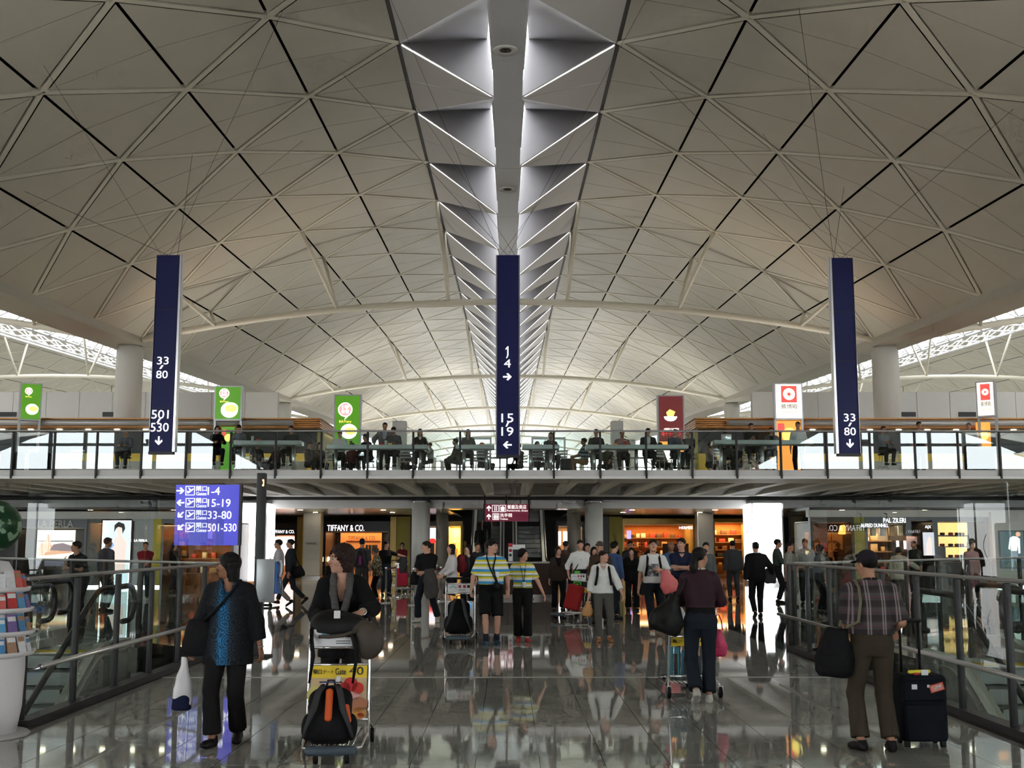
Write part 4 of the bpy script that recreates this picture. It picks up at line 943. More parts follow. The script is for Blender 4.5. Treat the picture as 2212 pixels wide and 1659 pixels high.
box('poster_sky', (a + .03, -.02, Z0 + h * .62), (X1 - cx - .03, -.005, Z1 - .03), lit('poster mint', (.75, .95, .85), 1.0), o)
box('poster_rail', (a + .03, -.024, Z0 + h * .60), (X1 - cx - .03, -.005, Z0 + h * .63), mat('poster dark', (.12, .12, .14), .5), o)
M_skinp = lit('print skin', (.78, .42, .26), .7)
flatpoly(MB(), [(a + .08 * W_, Z0 + .1 * h), (a + .45 * W_, Z0 + .14 * h), (a + .95 * W_, Z0 + .2 * h), (a + .95 * W_, Z0 + .42 * h), (a + .55 * W_, Z0 + .40 * h), (a + .34 * W_, Z0 + .5 * h), (a + .12 * W_, Z0 + .56 * h), (a + .05 * W_, Z0 + .35 * h)], -.02, .006).build('printed_figure', M_skinp, o)
flatpoly(MB(), [(a + .20 * W_, Z0 + .45 * h), (a + .28 * W_, Z0 + .85 * h), (a + .34 * W_, Z0 + .84 * h), (a + .40 * W_, Z0 + .42 * h), (a + .33 * W_, Z0 + .4 * h), (a + .30 * W_, Z0 + .66 * h), (a + .26 * W_, Z0 + .45 * h)], -.027, .006).build('printed_limb', M_skinp, o)
flatpoly(MB(), [(a + .36 * W_, Z0 + .3 * h), (a + .6 * W_, Z0 + .28 * h), (a + .95 * W_, Z0 + .26 * h), (a + .95 * W_, Z0 + .45 * h), (a + .7 * W_, Z0 + .55 * h), (a + .45 * W_, Z0 + .5 * h)], -.027, .006).build('printed_cloth', lit('print mauve', (.35, .27, .30), .5), o)
box('lower_panel', (a, -.02, Z0 - .28), (X1 - cx, .05, Z0 - .03), mat('violet panel', (.22, .20, .36), .4), o)
for r, m, lab in (((186, 1121, 216, 1262), mat('grey pier', (.12, .12, .11), .5), 'dark grey pier between the two lingerie posters'), ((281, 1121, 329, 1262), mat('green-grey glass pier', (.16, .17, .15), .3), 'grey glazed pier with small name behind the red polo shirt'), ((329, 1121, 347, 1262), mat('yellow column', (.50, .42, .02), .5), 'bright yellow column behind the blue gate sign')):
    X0, Z0, X1, Z1 = pxr(*r, LY); o = thing('shop_pier', lab, 'pier', ((X0 + X1) / 2, LY, 0)); w = (X1 - X0) / 2
    box('face', (-w, 0, .08), (w, .5, 2.76), m, o); box('base', (-w - .01, -.02, 0), (w + .01, .5, .08), M_steel, o)
    if r[0] == 281: sletter(o, (X0 + X1) / 2, 'LA PERLA', 290, 1165, 318, 1170, LY, M_sign_l, -.004)
X0, Z0, X1, Z1 = pxr(219, 1126, 281, 1262, LY - .2); o = thing('poster_light_box', 'tall pale blue light box poster of a dark-haired figure', 'light box', ((X0 + X1) / 2, LY - .2, 0)); w = (X1 - X0) / 2
box('case', (-w, .0, 0), (w, .18, Z1 + .03), M_steel, o); box('lit_face', (-w + .04, -.015, .15), (w - .04, .01, Z1), lit('poster blue', (.62, .76, .86), .95), o)
g = lambda px, py: ((at(px, py, LY - .2).x - (X0 + X1) / 2), at(px, py, LY - .2).z)
flatpoly(MB(), [g(*q) for q in ((240, 1232), (243, 1200), (242, 1175), (250, 1162), (254, 1156), (251, 1140), (256, 1134), (264, 1140), (263, 1156), (268, 1163), (274, 1170), (272, 1200), (270, 1232))][::-1], -.016, .006).build('printed_figure', lit('print pale skin', (.82, .62, .58), .85), o)
flatpoly(MB(), [g(*q) for q in ((247, 1150), (248, 1134), (257, 1127), (269, 1132), (271, 1142), (265, 1153), (264, 1140), (256, 1138), (251, 1142))][::-1], -.023, .006).build('printed_hair', mat('print hair', (.03, .025, .025), .5), o)
c = g(240, 1178); disc(MB(), c[0], c[1], .11, -.016, .006, 20).build('blue_dot', lit('print blue', (.08, .25, .6), .8), o)
o, w, zh, zt, cx = shop('narrow orange-lit shop behind the blue gate sign', 347, 505, LY, 0, M_hdark, mat('orange interior'), 2.4, 45, (1, .66, .3), shelves=3, hy=(1121, 1130))
# --- right hand shops
o, w, zh, zt, cx = shop('dim brown shop with a red lamp behind the cap', 1752, 1846, LY, 0, mat('brown front', (.07, .05, .03), .5), mat('brown interior', (.16, .08, .03), .5), 2.4, 8, (1, .5, .2), hy=(1117, 1128), shelves=2)
p = at(1825, 1148, LY + 1); MB().lathe([(.02, .26), (.18, .22), (.26, -.1), (.02, -.12)][::-1], 14, (p.x - cx, 1.0, p.z)).build('red_lamp', lit('red lamp', (1, .35, .06), 1.6), o); MB().tube([(p.x - cx, 1, p.z + .25), (p.x - cx, 1, 2.6)], .012, 6).build('lamp_cord', M_black, o)
X0, Z0, X1, Z1 = pxr(1847, 1117, 1870, 1262, LY); o = thing('shop_pier', 'olive pier between the brown shop and the menswear shop', 'pier', ((X0 + X1) / 2, LY, 0)); w = (X1 - X0) / 2
for k in range(4): box('panel', (-w, 0, .08 + k * .67), (w, .5, .74 + k * .67), M_olive, o)
o, w, zh, zt, cx = shop('menswear shop with glowing white name and pale shelves', 1870, 1965, LY, 0, M_hdark, mat('taupe wall', (.35, .28, .22), .6), 2.2, 45, (1, .82, .6), shelves=4, hy=(1117, 1131))
sletter(o, cx, 'PAL ZILERI', 1908, 1119, 1956, 1129, LY, M_sign_l, -.006)
X0, Z0, X1, Z1 = pxr(1858, 1131, 1920, 1139, LY - .5); bl = thing('projecting_sign', 'slanting white lit name board in front of the menswear shop', 'sign', (X0, LY - .5, 0), .0)
Mt = Matrix.Translation((0, 0, Z0)) @ Matrix.Rotation(-.0, 4, 'Y') ; 
box('backing', (0, 0, Z0 - .03), (X1 - X0, .05, Z1 + .03), M_hdark, bl); lettering('ALFRED DUNHILL', (.02, Z0, X1 - X0 - .02, Z1), -.001, M_sign_l, bl)
for x in (.05, X1 - X0 - .05): MB().tube([(x, .03, Z1), (x, .03, 2.72), (x, .5, 2.78)], .012, 6).build('hanger', M_dark, bl)
for k in range(4):
    p = at(1886 + 20 * k, 1146, LY + .4); MB().bbox((p.x - cx - .1, .35, p.z - .2), (p.x - cx + .1, .5, p.z + .2), .03).build('display_shirt', [mat('goods cream'), mat('goods white', (.75, .74, .72), .6), mat('goods tan'), mat('goods cream')][k], o)
for px in (1939, 1955):
    X0, Z0, X1, Z1 = pxr(px, 1168, px + 5, 1186, LY); box('lit_strip', (X0 - cx, .1, Z0), (X1 - cx, .15, Z1), lit('pink white window', (1, .88, .9), 2.4), o)
o, w, zh, zt, cx = shop('small fashion shop with a tall figure poster and initials', 1965, 2022, LY, 0, M_hdark, M_hdark, 2.0, 8, hy=(1117, 1124))
sletter(o, cx, 'A|X', 1998, 1135, 2011, 1143, LY, M_sign_l, -.004)
X0, Z0, X1, Z1 = pxr(1995, 1150, 2018, 1200, LY); box('poster', (X0 - cx, -.02, Z0), (X1 - cx, .05, Z1), lit('poster grey', (.55, .55, .62), .8), o)
g = lambda px, py: (at(px, py, LY).x - cx, at(px, py, LY).z)
flatpoly(MB(), [g(*q) for q in ((2000, 1199), (2001, 1175), (2004, 1163), (2007, 1158), (2011, 1164), (2013, 1180), (2012, 1199))][::-1], -.021, .006).build('printed_figure', lit('print pale skin', (.82, .62, .58), .85), o)
o, w, zh, zt, cx = shop('shoe shop with a glowing yellow grid of shelves', 2022, 2136, LY, 0, M_hdark, M_hdark, 2.2, 10, hy=(1117, 1126))
for i in range(4):
    for j in range(3):
        X0, Z0, X1, Z1 = pxr([2026, 2044, 2058, 2068][i], [1129, 1159, 1182][j], [2043, 2057, 2067, 2090][i], [1156, 1180, 1204][j], LY + .3)
        if j == 2 and i in (0,): continue
        box('lit_niche', (X0 - cx, .32, Z0), (X1 - cx, .36, Z1), lit('niche yellow', (1, .62, .22), .9), o); box('niche_shelf', (X0 - cx - .03, .05, Z0 - .035), (X1 - cx + .03, .32, Z0), M_hdark, o)
        MB().bbox((X0 - cx + .04, .12, Z0), (X0 - cx + .2, .28, Z0 + .1), .03).build('shoe', [mat('goods brown'), mat('goods red'), mat('goods black')][(i + j) % 3], o)
X0, Z0, X1, Z1 = pxr(2145, 1108, 2300, 1262, LY - .3); o = thing('shop_pier', 'wide pale pier with a dark framed poster of a white jacket', 'pier', ((X0 + X1) / 2, LY - .3, 0)); w = (X1 - X0) / 2; cx = (X0 + X1) / 2
box('face', (-w, 0, .08), (w, .8, 2.8), M_offw, o); box('base', (-w - .01, -.02, 0), (w + .01, .8, .08), M_steel, o)
X0, Z0, X1, Z1 = pxr(2158, 1146, 2214, 1228, LY - .3); box('poster', (X0 - cx, -.03, Z0), (X1 - cx, .0, Z1), lit('poster night', (.05, .09, .10), .6), o); rect_frame(MB(), X0 - cx, Z0, X1 - cx, Z1, -.03, .04, .02).build('poster_frame', M_hdark, o)
g = lambda px, py: (at(px, py, LY - .33).x - cx, at(px, py, LY - .33).z)
flatpoly(MB(), [g(*q) for q in ((2182, 1188), (2178, 1185), (2181, 1162), (2188, 1158), (2196, 1159), (2203, 1164), (2204, 1195), (2200, 1196), (2198, 1176), (2197, 1190), (2184, 1190), (2184, 1172))][::-1], -.031, .006).build('printed_jacket', lit('print white coat', (.8, .85, .82), .9), o)
flatpoly(MB(), [g(*q) for q in ((2185, 1225), (2185, 1190), (2197, 1190), (2203, 1225), (2197, 1225), (2192, 1200), (2190, 1225))][::-1], -.031, .006).build('printed_trousers', lit('print blue grey', (.18, .25, .3), .6), o)
c = g(2199, 1154); disc(MB(), c[0], c[1], .09, -.031, .006, 16).build('printed_head', lit('print skin', (.78, .42, .26), .7), o)
# ================================================================== signed-distance body builder
class Field:
    def __init__(s, lo, hi, h):
        s.h = h; s.lo = np.array(lo, float) - 2.5 * h; n = np.ceil((np.array(hi) + 2.5 * h - s.lo) / h).astype(int) + 1
        s.n = n; s.F = np.full(n, .25, np.float32); s.ax = [s.lo[i] + h * np.arange(n[i]) for i in range(3)]
    def sub(s, b, m):
        a0 = np.clip(np.floor((b[0] - m - s.lo) / s.h).astype(int), 0, s.n); a1 = np.clip(np.ceil((b[1] + m - s.lo) / s.h).astype(int) + 1, 0, s.n)
        return tuple(slice(a, c) for a, c in zip(a0, a1))
    def pts(s, sl):
        return np.stack(np.meshgrid(*[s.ax[i][sl[i]] for i in range(3)], indexing='ij'), -1)
    def u(s, prim, k=.02, grow=0.):
        f, b = prim; sl = s.sub(b, k + grow + 3 * s.h)
        if any(q.stop <= q.start for q in sl): return s
        d = f(s.pts(sl)) - grow; g = s.F[sl]
        if k > 0:
            t = np.maximum(k - np.abs(g - d), 0) / k; s.F[sl] = np.minimum(g, d) - t * t * k * .25
        else: s.F[sl] = np.minimum(g, d)
        return s
    def cut(s, prim, k=.008):
        f, b = prim; sl = s.sub(b, k + 3 * s.h)
        if any(q.stop <= q.start for q in sl): return s
        d = -f(s.pts(sl)); g = s.F[sl]; t = np.maximum(k - np.abs(g - d), 0) / k; s.F[sl] = np.maximum(g, d) + t * t * k * .25
        return s
    def plane(s, p, n):
        """keep the side n points away from"""
        n = np.array(n, float); n /= np.linalg.norm(n); sl = tuple(slice(0, q) for q in s.n)
        s.F = np.maximum(s.F, ((s.pts(sl) - np.array(p)) @ n).astype(np.float32)); return s
    def ripple(s, amp, fr, seed=0.):
        sl = tuple(slice(0, q) for q in s.n); P = s.pts(sl)
        s.F = s.F + (amp * np.sin(P[..., 0] * fr + seed) * np.sin(P[..., 1] * fr * 1.1 + 1.3 + seed) * np.sin(P[..., 2] * fr * .9 + .7)).astype(np.float32); return s
    def mesh(s):
        F = s.F; n = s.n; S = F < 0
        C = np.zeros(tuple(n - 1), np.int8)
        off = [(i, j, k) for i in (0, 1) for j in (0, 1) for k in (0, 1)]
        for o in off: C += S[o[0]:n[0] - 1 + o[0], o[1]:n[1] - 1 + o[1], o[2]:n[2] - 1 + o[2]]
        act = np.argwhere((C > 0) & (C < 8))
        if len(act) == 0: return np.zeros((0, 3)), np.zeros((0, 4), int)
        val = np.stack([F[act[:, 0] + o[0], act[:, 1] + o[1], act[:, 2] + o[2]] for o in off], 1)
        acc = np.zeros((len(act), 3)); cnt = np.zeros(len(act)); O = np.array(off, float)
        for a in range(8):
            for b in range(a + 1, 8):
                if np.abs(O[a] - O[b]).sum() != 1: continue
                m = (val[:, a] < 0) != (val[:, b] < 0); t = np.where(m, val[:, a] / np.where(m, val[:, a] - val[:, b], 1), 0)
                acc += np.where(m[:, None], O[a] + t[:, None] * (O[b] - O[a]), 0); cnt += m
        V = s.lo + s.h * (act + acc / cnt[:, None])
        ID = np.full(tuple(n - 1), -1, np.int64); ID[act[:, 0], act[:, 1], act[:, 2]] = np.arange(len(act)); Q = []
        for d in range(3):
            a, b = (d + 1) % 3, (d + 2) % 3
            s0 = [slice(1, n[i] - 1) for i in range(3)]; s1 = list(s0); s0[d] = slice(0, n[d] - 1); s1[d] = slice(1, n[d])
            A, B = S[tuple(s0)], S[tuple(s1)]; e = np.argwhere(A != B)
            if len(e) == 0: continue
            flip = A[e[:, 0], e[:, 1], e[:, 2]]; base = e.copy(); base[:, a] += 1; base[:, b] += 1
            def cid(da, db):
                c = base.copy(); c[:, a] -= da; c[:, b] -= db; return ID[c[:, 0], c[:, 1], c[:, 2]]
            q = np.stack([cid(1, 1), cid(0, 1), cid(0, 0), cid(1, 0)], 1); q[~flip] = q[~flip][:, ::-1]; Q.append(q)
        Q = np.concatenate(Q); Q = Q[(Q >= 0).all(1)]
        return V, Q
def mesh_from(name, parts, m, parent):
    V = []; Q = []; o = 0
    for v, q in parts:
        if len(v): V.append(v); Q.append(q + o); o += len(v)
    V = np.concatenate(V); Q = np.concatenate(Q); me = bpy.data.meshes.new(name)
    me.vertices.add(len(V)); me.vertices.foreach_set('co', V.ravel()); me.loops.add(len(Q) * 4); me.loops.foreach_set('vertex_index', Q.ravel().astype(np.int32))
    me.polygons.add(len(Q)); me.polygons.foreach_set('loop_start', np.arange(0, len(Q) * 4, 4, dtype=np.int32))
    me.polygons.foreach_set('use_smooth', np.ones(len(Q), bool)); me.update(calc_edges=True); me.validate()
    return link(name, me, m, parent)
A3 = lambda p: np.array(p, float)
def cap(a, b, ra, rb=None, flat=(0, 0)):
    a, b = A3(a), A3(b); rb = ra if rb is None else rb; ab = b - a; L = np.linalg.norm(ab) + 1e-9; u = ab / L; R = max(ra, rb)
    def f(P):
        w = P - a; s = w @ u; t = np.clip(s / L, 0, 1); d = np.linalg.norm(w - t[..., None] * ab, axis=-1) - (ra + (rb - ra) * t)
        if flat[0]: d = np.maximum(d, -s)
        if flat[1]: d = np.maximum(d, s - L)
        return d
    return f, (np.minimum(a, b) - R, np.maximum(a, b) + R)
def ell(c, r, R=None):
    c, r = A3(c), A3(r); B = np.full(3, r.max()) if R is not None else r
    def f(P):
        w = P - c
        if R is not None: w = w @ R
        k0 = np.linalg.norm(w / r, axis=-1); k1 = np.linalg.norm(w / (r * r), axis=-1) + 1e-9
        return k0 * (k0 - 1) / k1
    return f, (c - B, c + B)
def loft(a, b, side, prof, grow=0., ends=(1, 1)):
    """elliptic sections along a -> b; prof rows (t, half width along side, half depth)"""
    a, b = A3(a), A3(b); L = np.linalg.norm(b - a); u = (b - a) / L; x = A3(side); x = x - u * (x @ u); x /= np.linalg.norm(x); y = np.cross(u, x)
    T = np.array([q[0] for q in prof]); RX_ = np.array([q[1] for q in prof]) + grow; RY_ = np.array([q[2] for q in prof]) + grow; m = max(RX_.max(), RY_.max())
    OY = np.array([q[3] if len(q) > 3 else 0. for q in prof])
    def f(P):
        w = P - a; s = w @ u; t = np.clip(s / L, T[0], T[-1]); rx = np.interp(t, T, RX_); ry = np.interp(t, T, RY_); oy = np.interp(t, T, OY)
        X, Y = w @ x, w @ y - oy; k0 = np.sqrt((X / rx) ** 2 + (Y / ry) ** 2); k1 = np.sqrt((X / rx ** 2) ** 2 + (Y / ry ** 2) ** 2) + 1e-6
        d = np.where(k0 < .3, -np.minimum(rx, ry) * .7, k0 * (k0 - 1) / k1)
        return np.maximum(d, np.maximum(T[0] * L - s, s - T[-1] * L))
    lo, hi = np.minimum(a, b) - m, np.maximum(a, b) + m
    return f, (lo - .02, hi + .02)
def rbox(c, hs, r, R=None):
    c, hs = A3(c), A3(hs); B = np.full(3, np.linalg.norm(hs)) if R is not None else hs
    def f(P):
        w = P - c
        if R is not None: w = w @ R
        q = np.abs(w) - (hs - r); return np.linalg.norm(np.maximum(q, 0), axis=-1) + np.minimum(q.max(-1), 0) - r
    return f, (c - B, c + B)
def rotz(a): return np.array([[math.cos(a), -math.sin(a), 0], [math.sin(a), math.cos(a), 0], [0, 0, 1]])
def rotx(a): return np.array([[1, 0, 0], [0, math.cos(a), -math.sin(a)], [0, math.sin(a), math.cos(a)]])
def roty(a): return np.array([[math.cos(a), 0, math.sin(a)], [0, 1, 0], [-math.sin(a), 0, math.cos(a)]])
def ik(a, t, l1, l2, pole):
    a, t = A3(a), A3(t); d = t - a; L = np.linalg.norm(d); mx = (l1 + l2) * .998
    if L > mx: t = a + d / L * mx; d = t - a; L = mx
    u = d / L; x = (l1 * l1 - l2 * l2 + L * L) / (2 * L); h = math.sqrt(max(l1 * l1 - x * x, 0)); p = A3(pole); p = p - u * (p @ u); p /= (np.linalg.norm(p) + 1e-9)
    return a + u * x + p * h, t
MP = {}
def cloth(name, col, rough=.85, **k): return mat('cloth ' + name, col, rough, 0, .2, var=k.pop('var', .12), vscale=k.pop('vscale', 14), **k)
SKIN = {'pale': mat('skin pale', (.50, .27, .19), .55, 0, .35, var=.06), 'mid': mat('skin mid', (.40, .20, .125), .55, 0, .35, var=.06), 'tan': mat('skin tan', (.28, .13, .075), .55, 0, .35, var=.06)}
HAIR = {'black': mat('hair black', (.006, .005, .005), .5, 0, .22, var=.3, vscale=40, bump=.4, bscale=120), 'brown': mat('hair brown', (.022, .010, .007), .5, 0, .22, var=.3, vscale=40, bump=.4, bscale=120), 'grey': mat('hair grey', (.10, .095, .09), .5, 0, .3, var=.3, vscale=40)}
Q = {'near': (.0095, .0055, .0055), 'mid': (.013, .0075, .0075), 'far': (.019, .011, .010), 'tiny': (.024, .014, .013)}
M_eye = mat('eye dark', (.02, .013, .01), .2); M_eyew = mat('eye white', (.6, .57, .52), .3); M_lip = mat('lip', (.30, .10, .08), .45)

def hand_prims(w, d, n, side, curl, s):
    """w wrist, d direction of the hand, n palm normal, side +1 left / -1 right"""
    d = A3(d); d /= np.linalg.norm(d); n = A3(n); n = n - d * (n @ d); n /= np.linalg.norm(n); x = np.cross(d, n) * side     # x towards the thumb
    out = [(loft(w - d * .02 * s, w + d * .095 * s, x, [(0, .026 * s, .021 * s), (.3, .034 * s, .018 * s), (.75, .042 * s, .016 * s), (1, .038 * s, .013 * s)]), .012 * s)]
    for i, (off, L) in enumerate(((.030, .074), (.010, .084), (-.011, .078), (-.030, .060))):
        p = w + d * .088 * s + x * off * s; ang = .12 + .1 * i * curl; r = .0092 * s * (1 if i < 3 else .88)
        for seg, fr in enumerate((.45, .32, .25)):
            ang += curl * (.55 if seg == 0 else .75); dd = d * math.cos(ang) + n * math.sin(ang) + x * off * 1.2 * (1 if seg == 0 else .3); dd = dd / np.linalg.norm(dd); q = p + dd * L * fr * s
            out.append((cap(p, q, r, r * .92), .004 * s)); p = q; r *= .92
    p = w + d * .022 * s + x * .026 * s; t1 = x * .75 + d * .75 + n * .25; t1 /= np.linalg.norm(t1); q = p + t1 * .045 * s; out.append((cap(p, q, .0125 * s, .0105 * s), .010 * s))
    t2 = x * .25 + d * .85 + n * (.3 + .5 * curl); t2 /= np.linalg.norm(t2); out.append((cap(q, q + t2 * .038 * s, .0105 * s, .0085 * s), .004 * s))
    return out
def person(label, px, feet_y, H=1.70, rz=0., q='mid', sex='m', fat=1., skin='mid', hair='short', hairc='black', look=0., nod=0., lean=0., tilt=0., feet=None, hands=None, curl=(.35, .35), hand_dir=None,
           top=None, sleeve=1., hem=.0, neck='round', inner=None, bottom=None, leg='long', flare=.0, shoes=None, loc=None, sit=None, pole=None, puff=.014, group=None, collar=None, fp=None, name='person', eyes=True, belly=0., twist=0., hk=1.):
    P0 = Vector(loc) if loc is not None else atz(px, feet_y)
    root = thing(name, label, 'person', P0, rz, group); s = H / 1.755; hb, hh, hd = Q[q]; fem = sex == 'f'
    hipz = (sit if sit is not None else .935 * s); Pv = A3((0, 0, hipz))
    Rt = rotz(twist) @ rotx(lean) @ roty(tilt); T = lambda x, y, z: Pv + Rt @ A3((x, y, z)) * s
    N = T(0, 0, .535); sw = (.150 if fem else .172) * (1 + .35 * (fat - 1)); Sh = {'L': T(sw, .0, .452), 'R': T(-sw, .0, .452)}
    Rh = Rt @ rotz(look) @ rotx(nod - lean * .8); hs = s * hk * (.98 if not fem else .95); Hc = N + Rt @ A3((0, -.015, .0)) * s + (A3((0, 0, .150)) + Rh @ A3((0, -.02, .025))) * s * .93
    hw = .092 * s; Hp = {'L': Pv + A3((hw, 0, -.03 * s)), 'R': Pv + A3((-hw, 0, -.03 * s))}
    ft = feet or {}; F = {}
    for k, sg in (('L', 1), ('R', -1)):
        v = ft.get(k, (sg * .10, 0, 0, 0, sg * .18)); v = tuple(v) + (0,) * (5 - len(v)); F[k] = v    # x, y, heel lift, pitch, yaw
    An = {}; Kn = {}
    for k, sg in (('L', 1), ('R', -1)):
        x, y, lz, pit, yw = F[k]; a = A3((x, y, .085 * s + lz)); Kn[k], An[k] = ik(Hp[k], a, .44 * s, .42 * s, (sg * .12, -1, .1))
    hd_ = hands or {}; W = {}; El = {}
    for k, sg in (('L', 1), ('R', -1)):
        v = hd_.get(k, (sg * (sw + .075), -.03, .80)); pl = (pole or {}).get(k, (sg * .5, .9, -.15)); El[k], W[k] = ik(Sh[k], A3(v) * A3((1, 1, s)), .285 * s, .250 * s, pl)
    side = Rt @ A3((1, 0, 0)); f = fat
    if fem: prof = [(0, .140, .095), (.14, .172 * f, .118 * f, .008), (.40, .130 * f, .098 * f), (.66, .150 * f, .118 * f, -.012), (.82, .138, .092), (.92, .100, .066), (1., .05, .05)]
    else: prof = [(0, .135, .095), (.14, .162 * f, .114 * f, .005), (.40, .152 * f, .110 * f + belly, -belly * .6), (.68, .172 * f, .120 * f, -.008), (.82, .160, .10), (.92, .112, .07), (1., .055, .055)]
    prof = [(t, a * s, b * s, *[c * s * 1 for c in r]) for t, a, b, *r in prof]
    ta, tb = T(0, 0, -.11), T(0, 0, .56)
    # loft's y axis = u x side; keep offsets pointing to the front (-Y local)
    ysgn = np.cross((tb - ta) / np.linalg.norm(tb - ta), side) @ (Rt @ A3((0, 1, 0))); prof = [(t, a, b, *[c * ysgn for c in r]) for t, a, b, *r in prof]
    allp = [*Sh.values(), *El.values(), *W.values(), *Kn.values(), *An.values(), Hc, Pv, N]
    lo, hi = np.min(allp, 0) - .20 * s, np.max(allp, 0) + .22 * s
    bottom_m = bottom; thr = (.088 if fem else .084) * s * (.6 + .4 * f)
    def leg_prims(grow, to, flat=True):
        out = []
        for k in 'LR':
            kn = Kn[k]; an = An[k]
            if to == 'knee': out.append(cap(Hp[k], Hp[k] + (kn - Hp[k]) * 1.0, thr + grow + .002, .064 * s + grow + .012, (0, 1)))
            else:
                e = kn + (an - kn) * to; out.append(cap(Hp[k], kn, thr + grow, .060 * s + grow)); out.append(cap(kn, e, .058 * s + grow, .046 * s + grow + flare, (0, 1)))
        return out
    # ---- body (one continuous skin)
    parts = []
    B = Field(lo, hi, hb); B.u(loft(ta, tb, side, prof, -.008), .02)
    bare = leg in ('skirt', 'knee')
    for k in 'LR':
        B.u(cap(N - Rt @ A3((0, 0, .025)) * s, Sh[k] + Rt @ A3((0, 0, .008)) * s, .050 * s, .042 * s), .04)
        B.u(cap(Sh[k], El[k], .049 * s * (.7 + .3 * f), .040 * s), .045); B.u(cap(El[k], W[k], .041 * s, .027 * s), .012)
        B.u(cap(Hp[k], Kn[k], thr - .012, .05 * s), .03)
        B.u(cap(Kn[k], Kn[k] + (An[k] - Kn[k]) * .32, .050 * s, .052 * s), .02); B.u(cap(Kn[k] + (An[k] - Kn[k]) * .32, An[k], .052 * s if bare else .044 * s, .036 * s), .02)
    B.u(cap(N - A3((0, 0, .03)), Hc - A3((0, 0, .03)) * s, .056 * s, .050 * s), .03)
    parts.append(B.mesh())
    hq = hs; g = lambda x, y, z: Hc + Rh @ A3((x, y, z)) * hq
    Hf = Field(Hc - .20 * hq, Hc + .20 * hq, hh); e_ = lambda c, r: ell(g(*c), A3(r) * hq, Rh)
    Hf.u(e_((0, .014, .034), (.074, .094, .084)), 0); Hf.u(e_((0, -.024, -.018), (.060, .068, .088)), .03); Hf.u(e_((0, -.040, -.066), (.044, .044, .040)), .03); Hf.u(e_((0, -.070, -.092), (.020, .016, .014)), .02)
    for sg in (-1, 1):
        Hf.u(e_((sg * .040, -.060, -.018), (.024, .026, .026)), .02); Hf.u(e_((sg * .028, -.083, .030), (.024, .012, .008)), .014)
    for sg in (-1, 1): Hf.cut(e_((sg * .031, -.098, .012), (.018, .014, .0105)), .012)
    Hf.u(cap(g(0, -.086, .016), g(0, -.112, -.020), .008 * hq, .0125 * hq), .012)
    for sg in (-1, 1): Hf.u(e_((sg * .012, -.098, -.024), (.010, .010, .008)), .006)
    Hf.u(e_((0, -.084, -.046), (.026, .012, .008)), .012); Hf.u(e_((0, -.083, -.057), (.022, .012, .007)), .010)
    Hf.cut(e_((0, -.099, -.0515), (.024, .008, .0022)), .004)
    for sg in (-1, 1): Hf.u(e_((sg * .075, .006, .0), (.009, .020, .030)), .008)
    Hf.u(cap(g(0, .01, -.05), N, .052 * s, .056 * s), .03)
    parts.append(Hf.mesh())
    for i, (k, sg) in enumerate((('L', 1), ('R', -1))):
        dv = W[k] - El[k]; dv = dv / np.linalg.norm(dv)
        if hand_dir and k in hand_dir: dh, nh = A3(hand_dir[k][0]), A3(hand_dir[k][1])
        else: dh, nh = dv, A3((-sg, .25, 0.05))
        hf = Field(W[k] - .20 * s, W[k] + .20 * s, hd); pr = hand_prims(W[k], dh, nh, sg, curl[i], s)
        hf.u(cap(W[k] - dv * .09 * s, W[k], .031 * s, .026 * s), .0)
        for p_, kk in pr: hf.u(p_, kk)
        parts.append(hf.mesh())
    mesh_from('body', parts, SKIN[skin], root)
    # ---- face details on nearer people
    if eyes and q not in ('far', 'tiny'):
        for sg in (-1, 1):
            ev = Field(g(sg * .031, -.083, .012) - .02, g(sg * .031, -.083, .012) + .02, .003); ev.u(ell(g(sg * .031, -.0795, .012), A3((.0112, .0112, .0112)) * hq), 0); mesh_from('eye', [ev.mesh()], M_eyew, root)
            ev = Field(g(sg * .031, -.083, .012) - .02, g(sg * .031, -.083, .012) + .02, .003); ev.u(ell(g(sg * .031, -.0872, .012), A3((.0066, .0066, .0066)) * hq), 0); mesh_from('iris', [ev.mesh()], M_eye, root)
            MB().tube([g(sg * .013, -.0965, .031), g(sg * .030, -.0965, .036), g(sg * .048, -.086, .031)], [.0028, .0034, .002], 5).build('eyebrow', HAIR[hairc], root)
        MB().tube([g(-.022, -.090, -.0515), g(-.008, -.0965, -.0495), g(0, -.097, -.0505), g(.008, -.0965, -.0495), g(.022, -.090, -.0515)], [.003, .0055, .005, .0055, .003], 6).build('lips', M_lip, root)
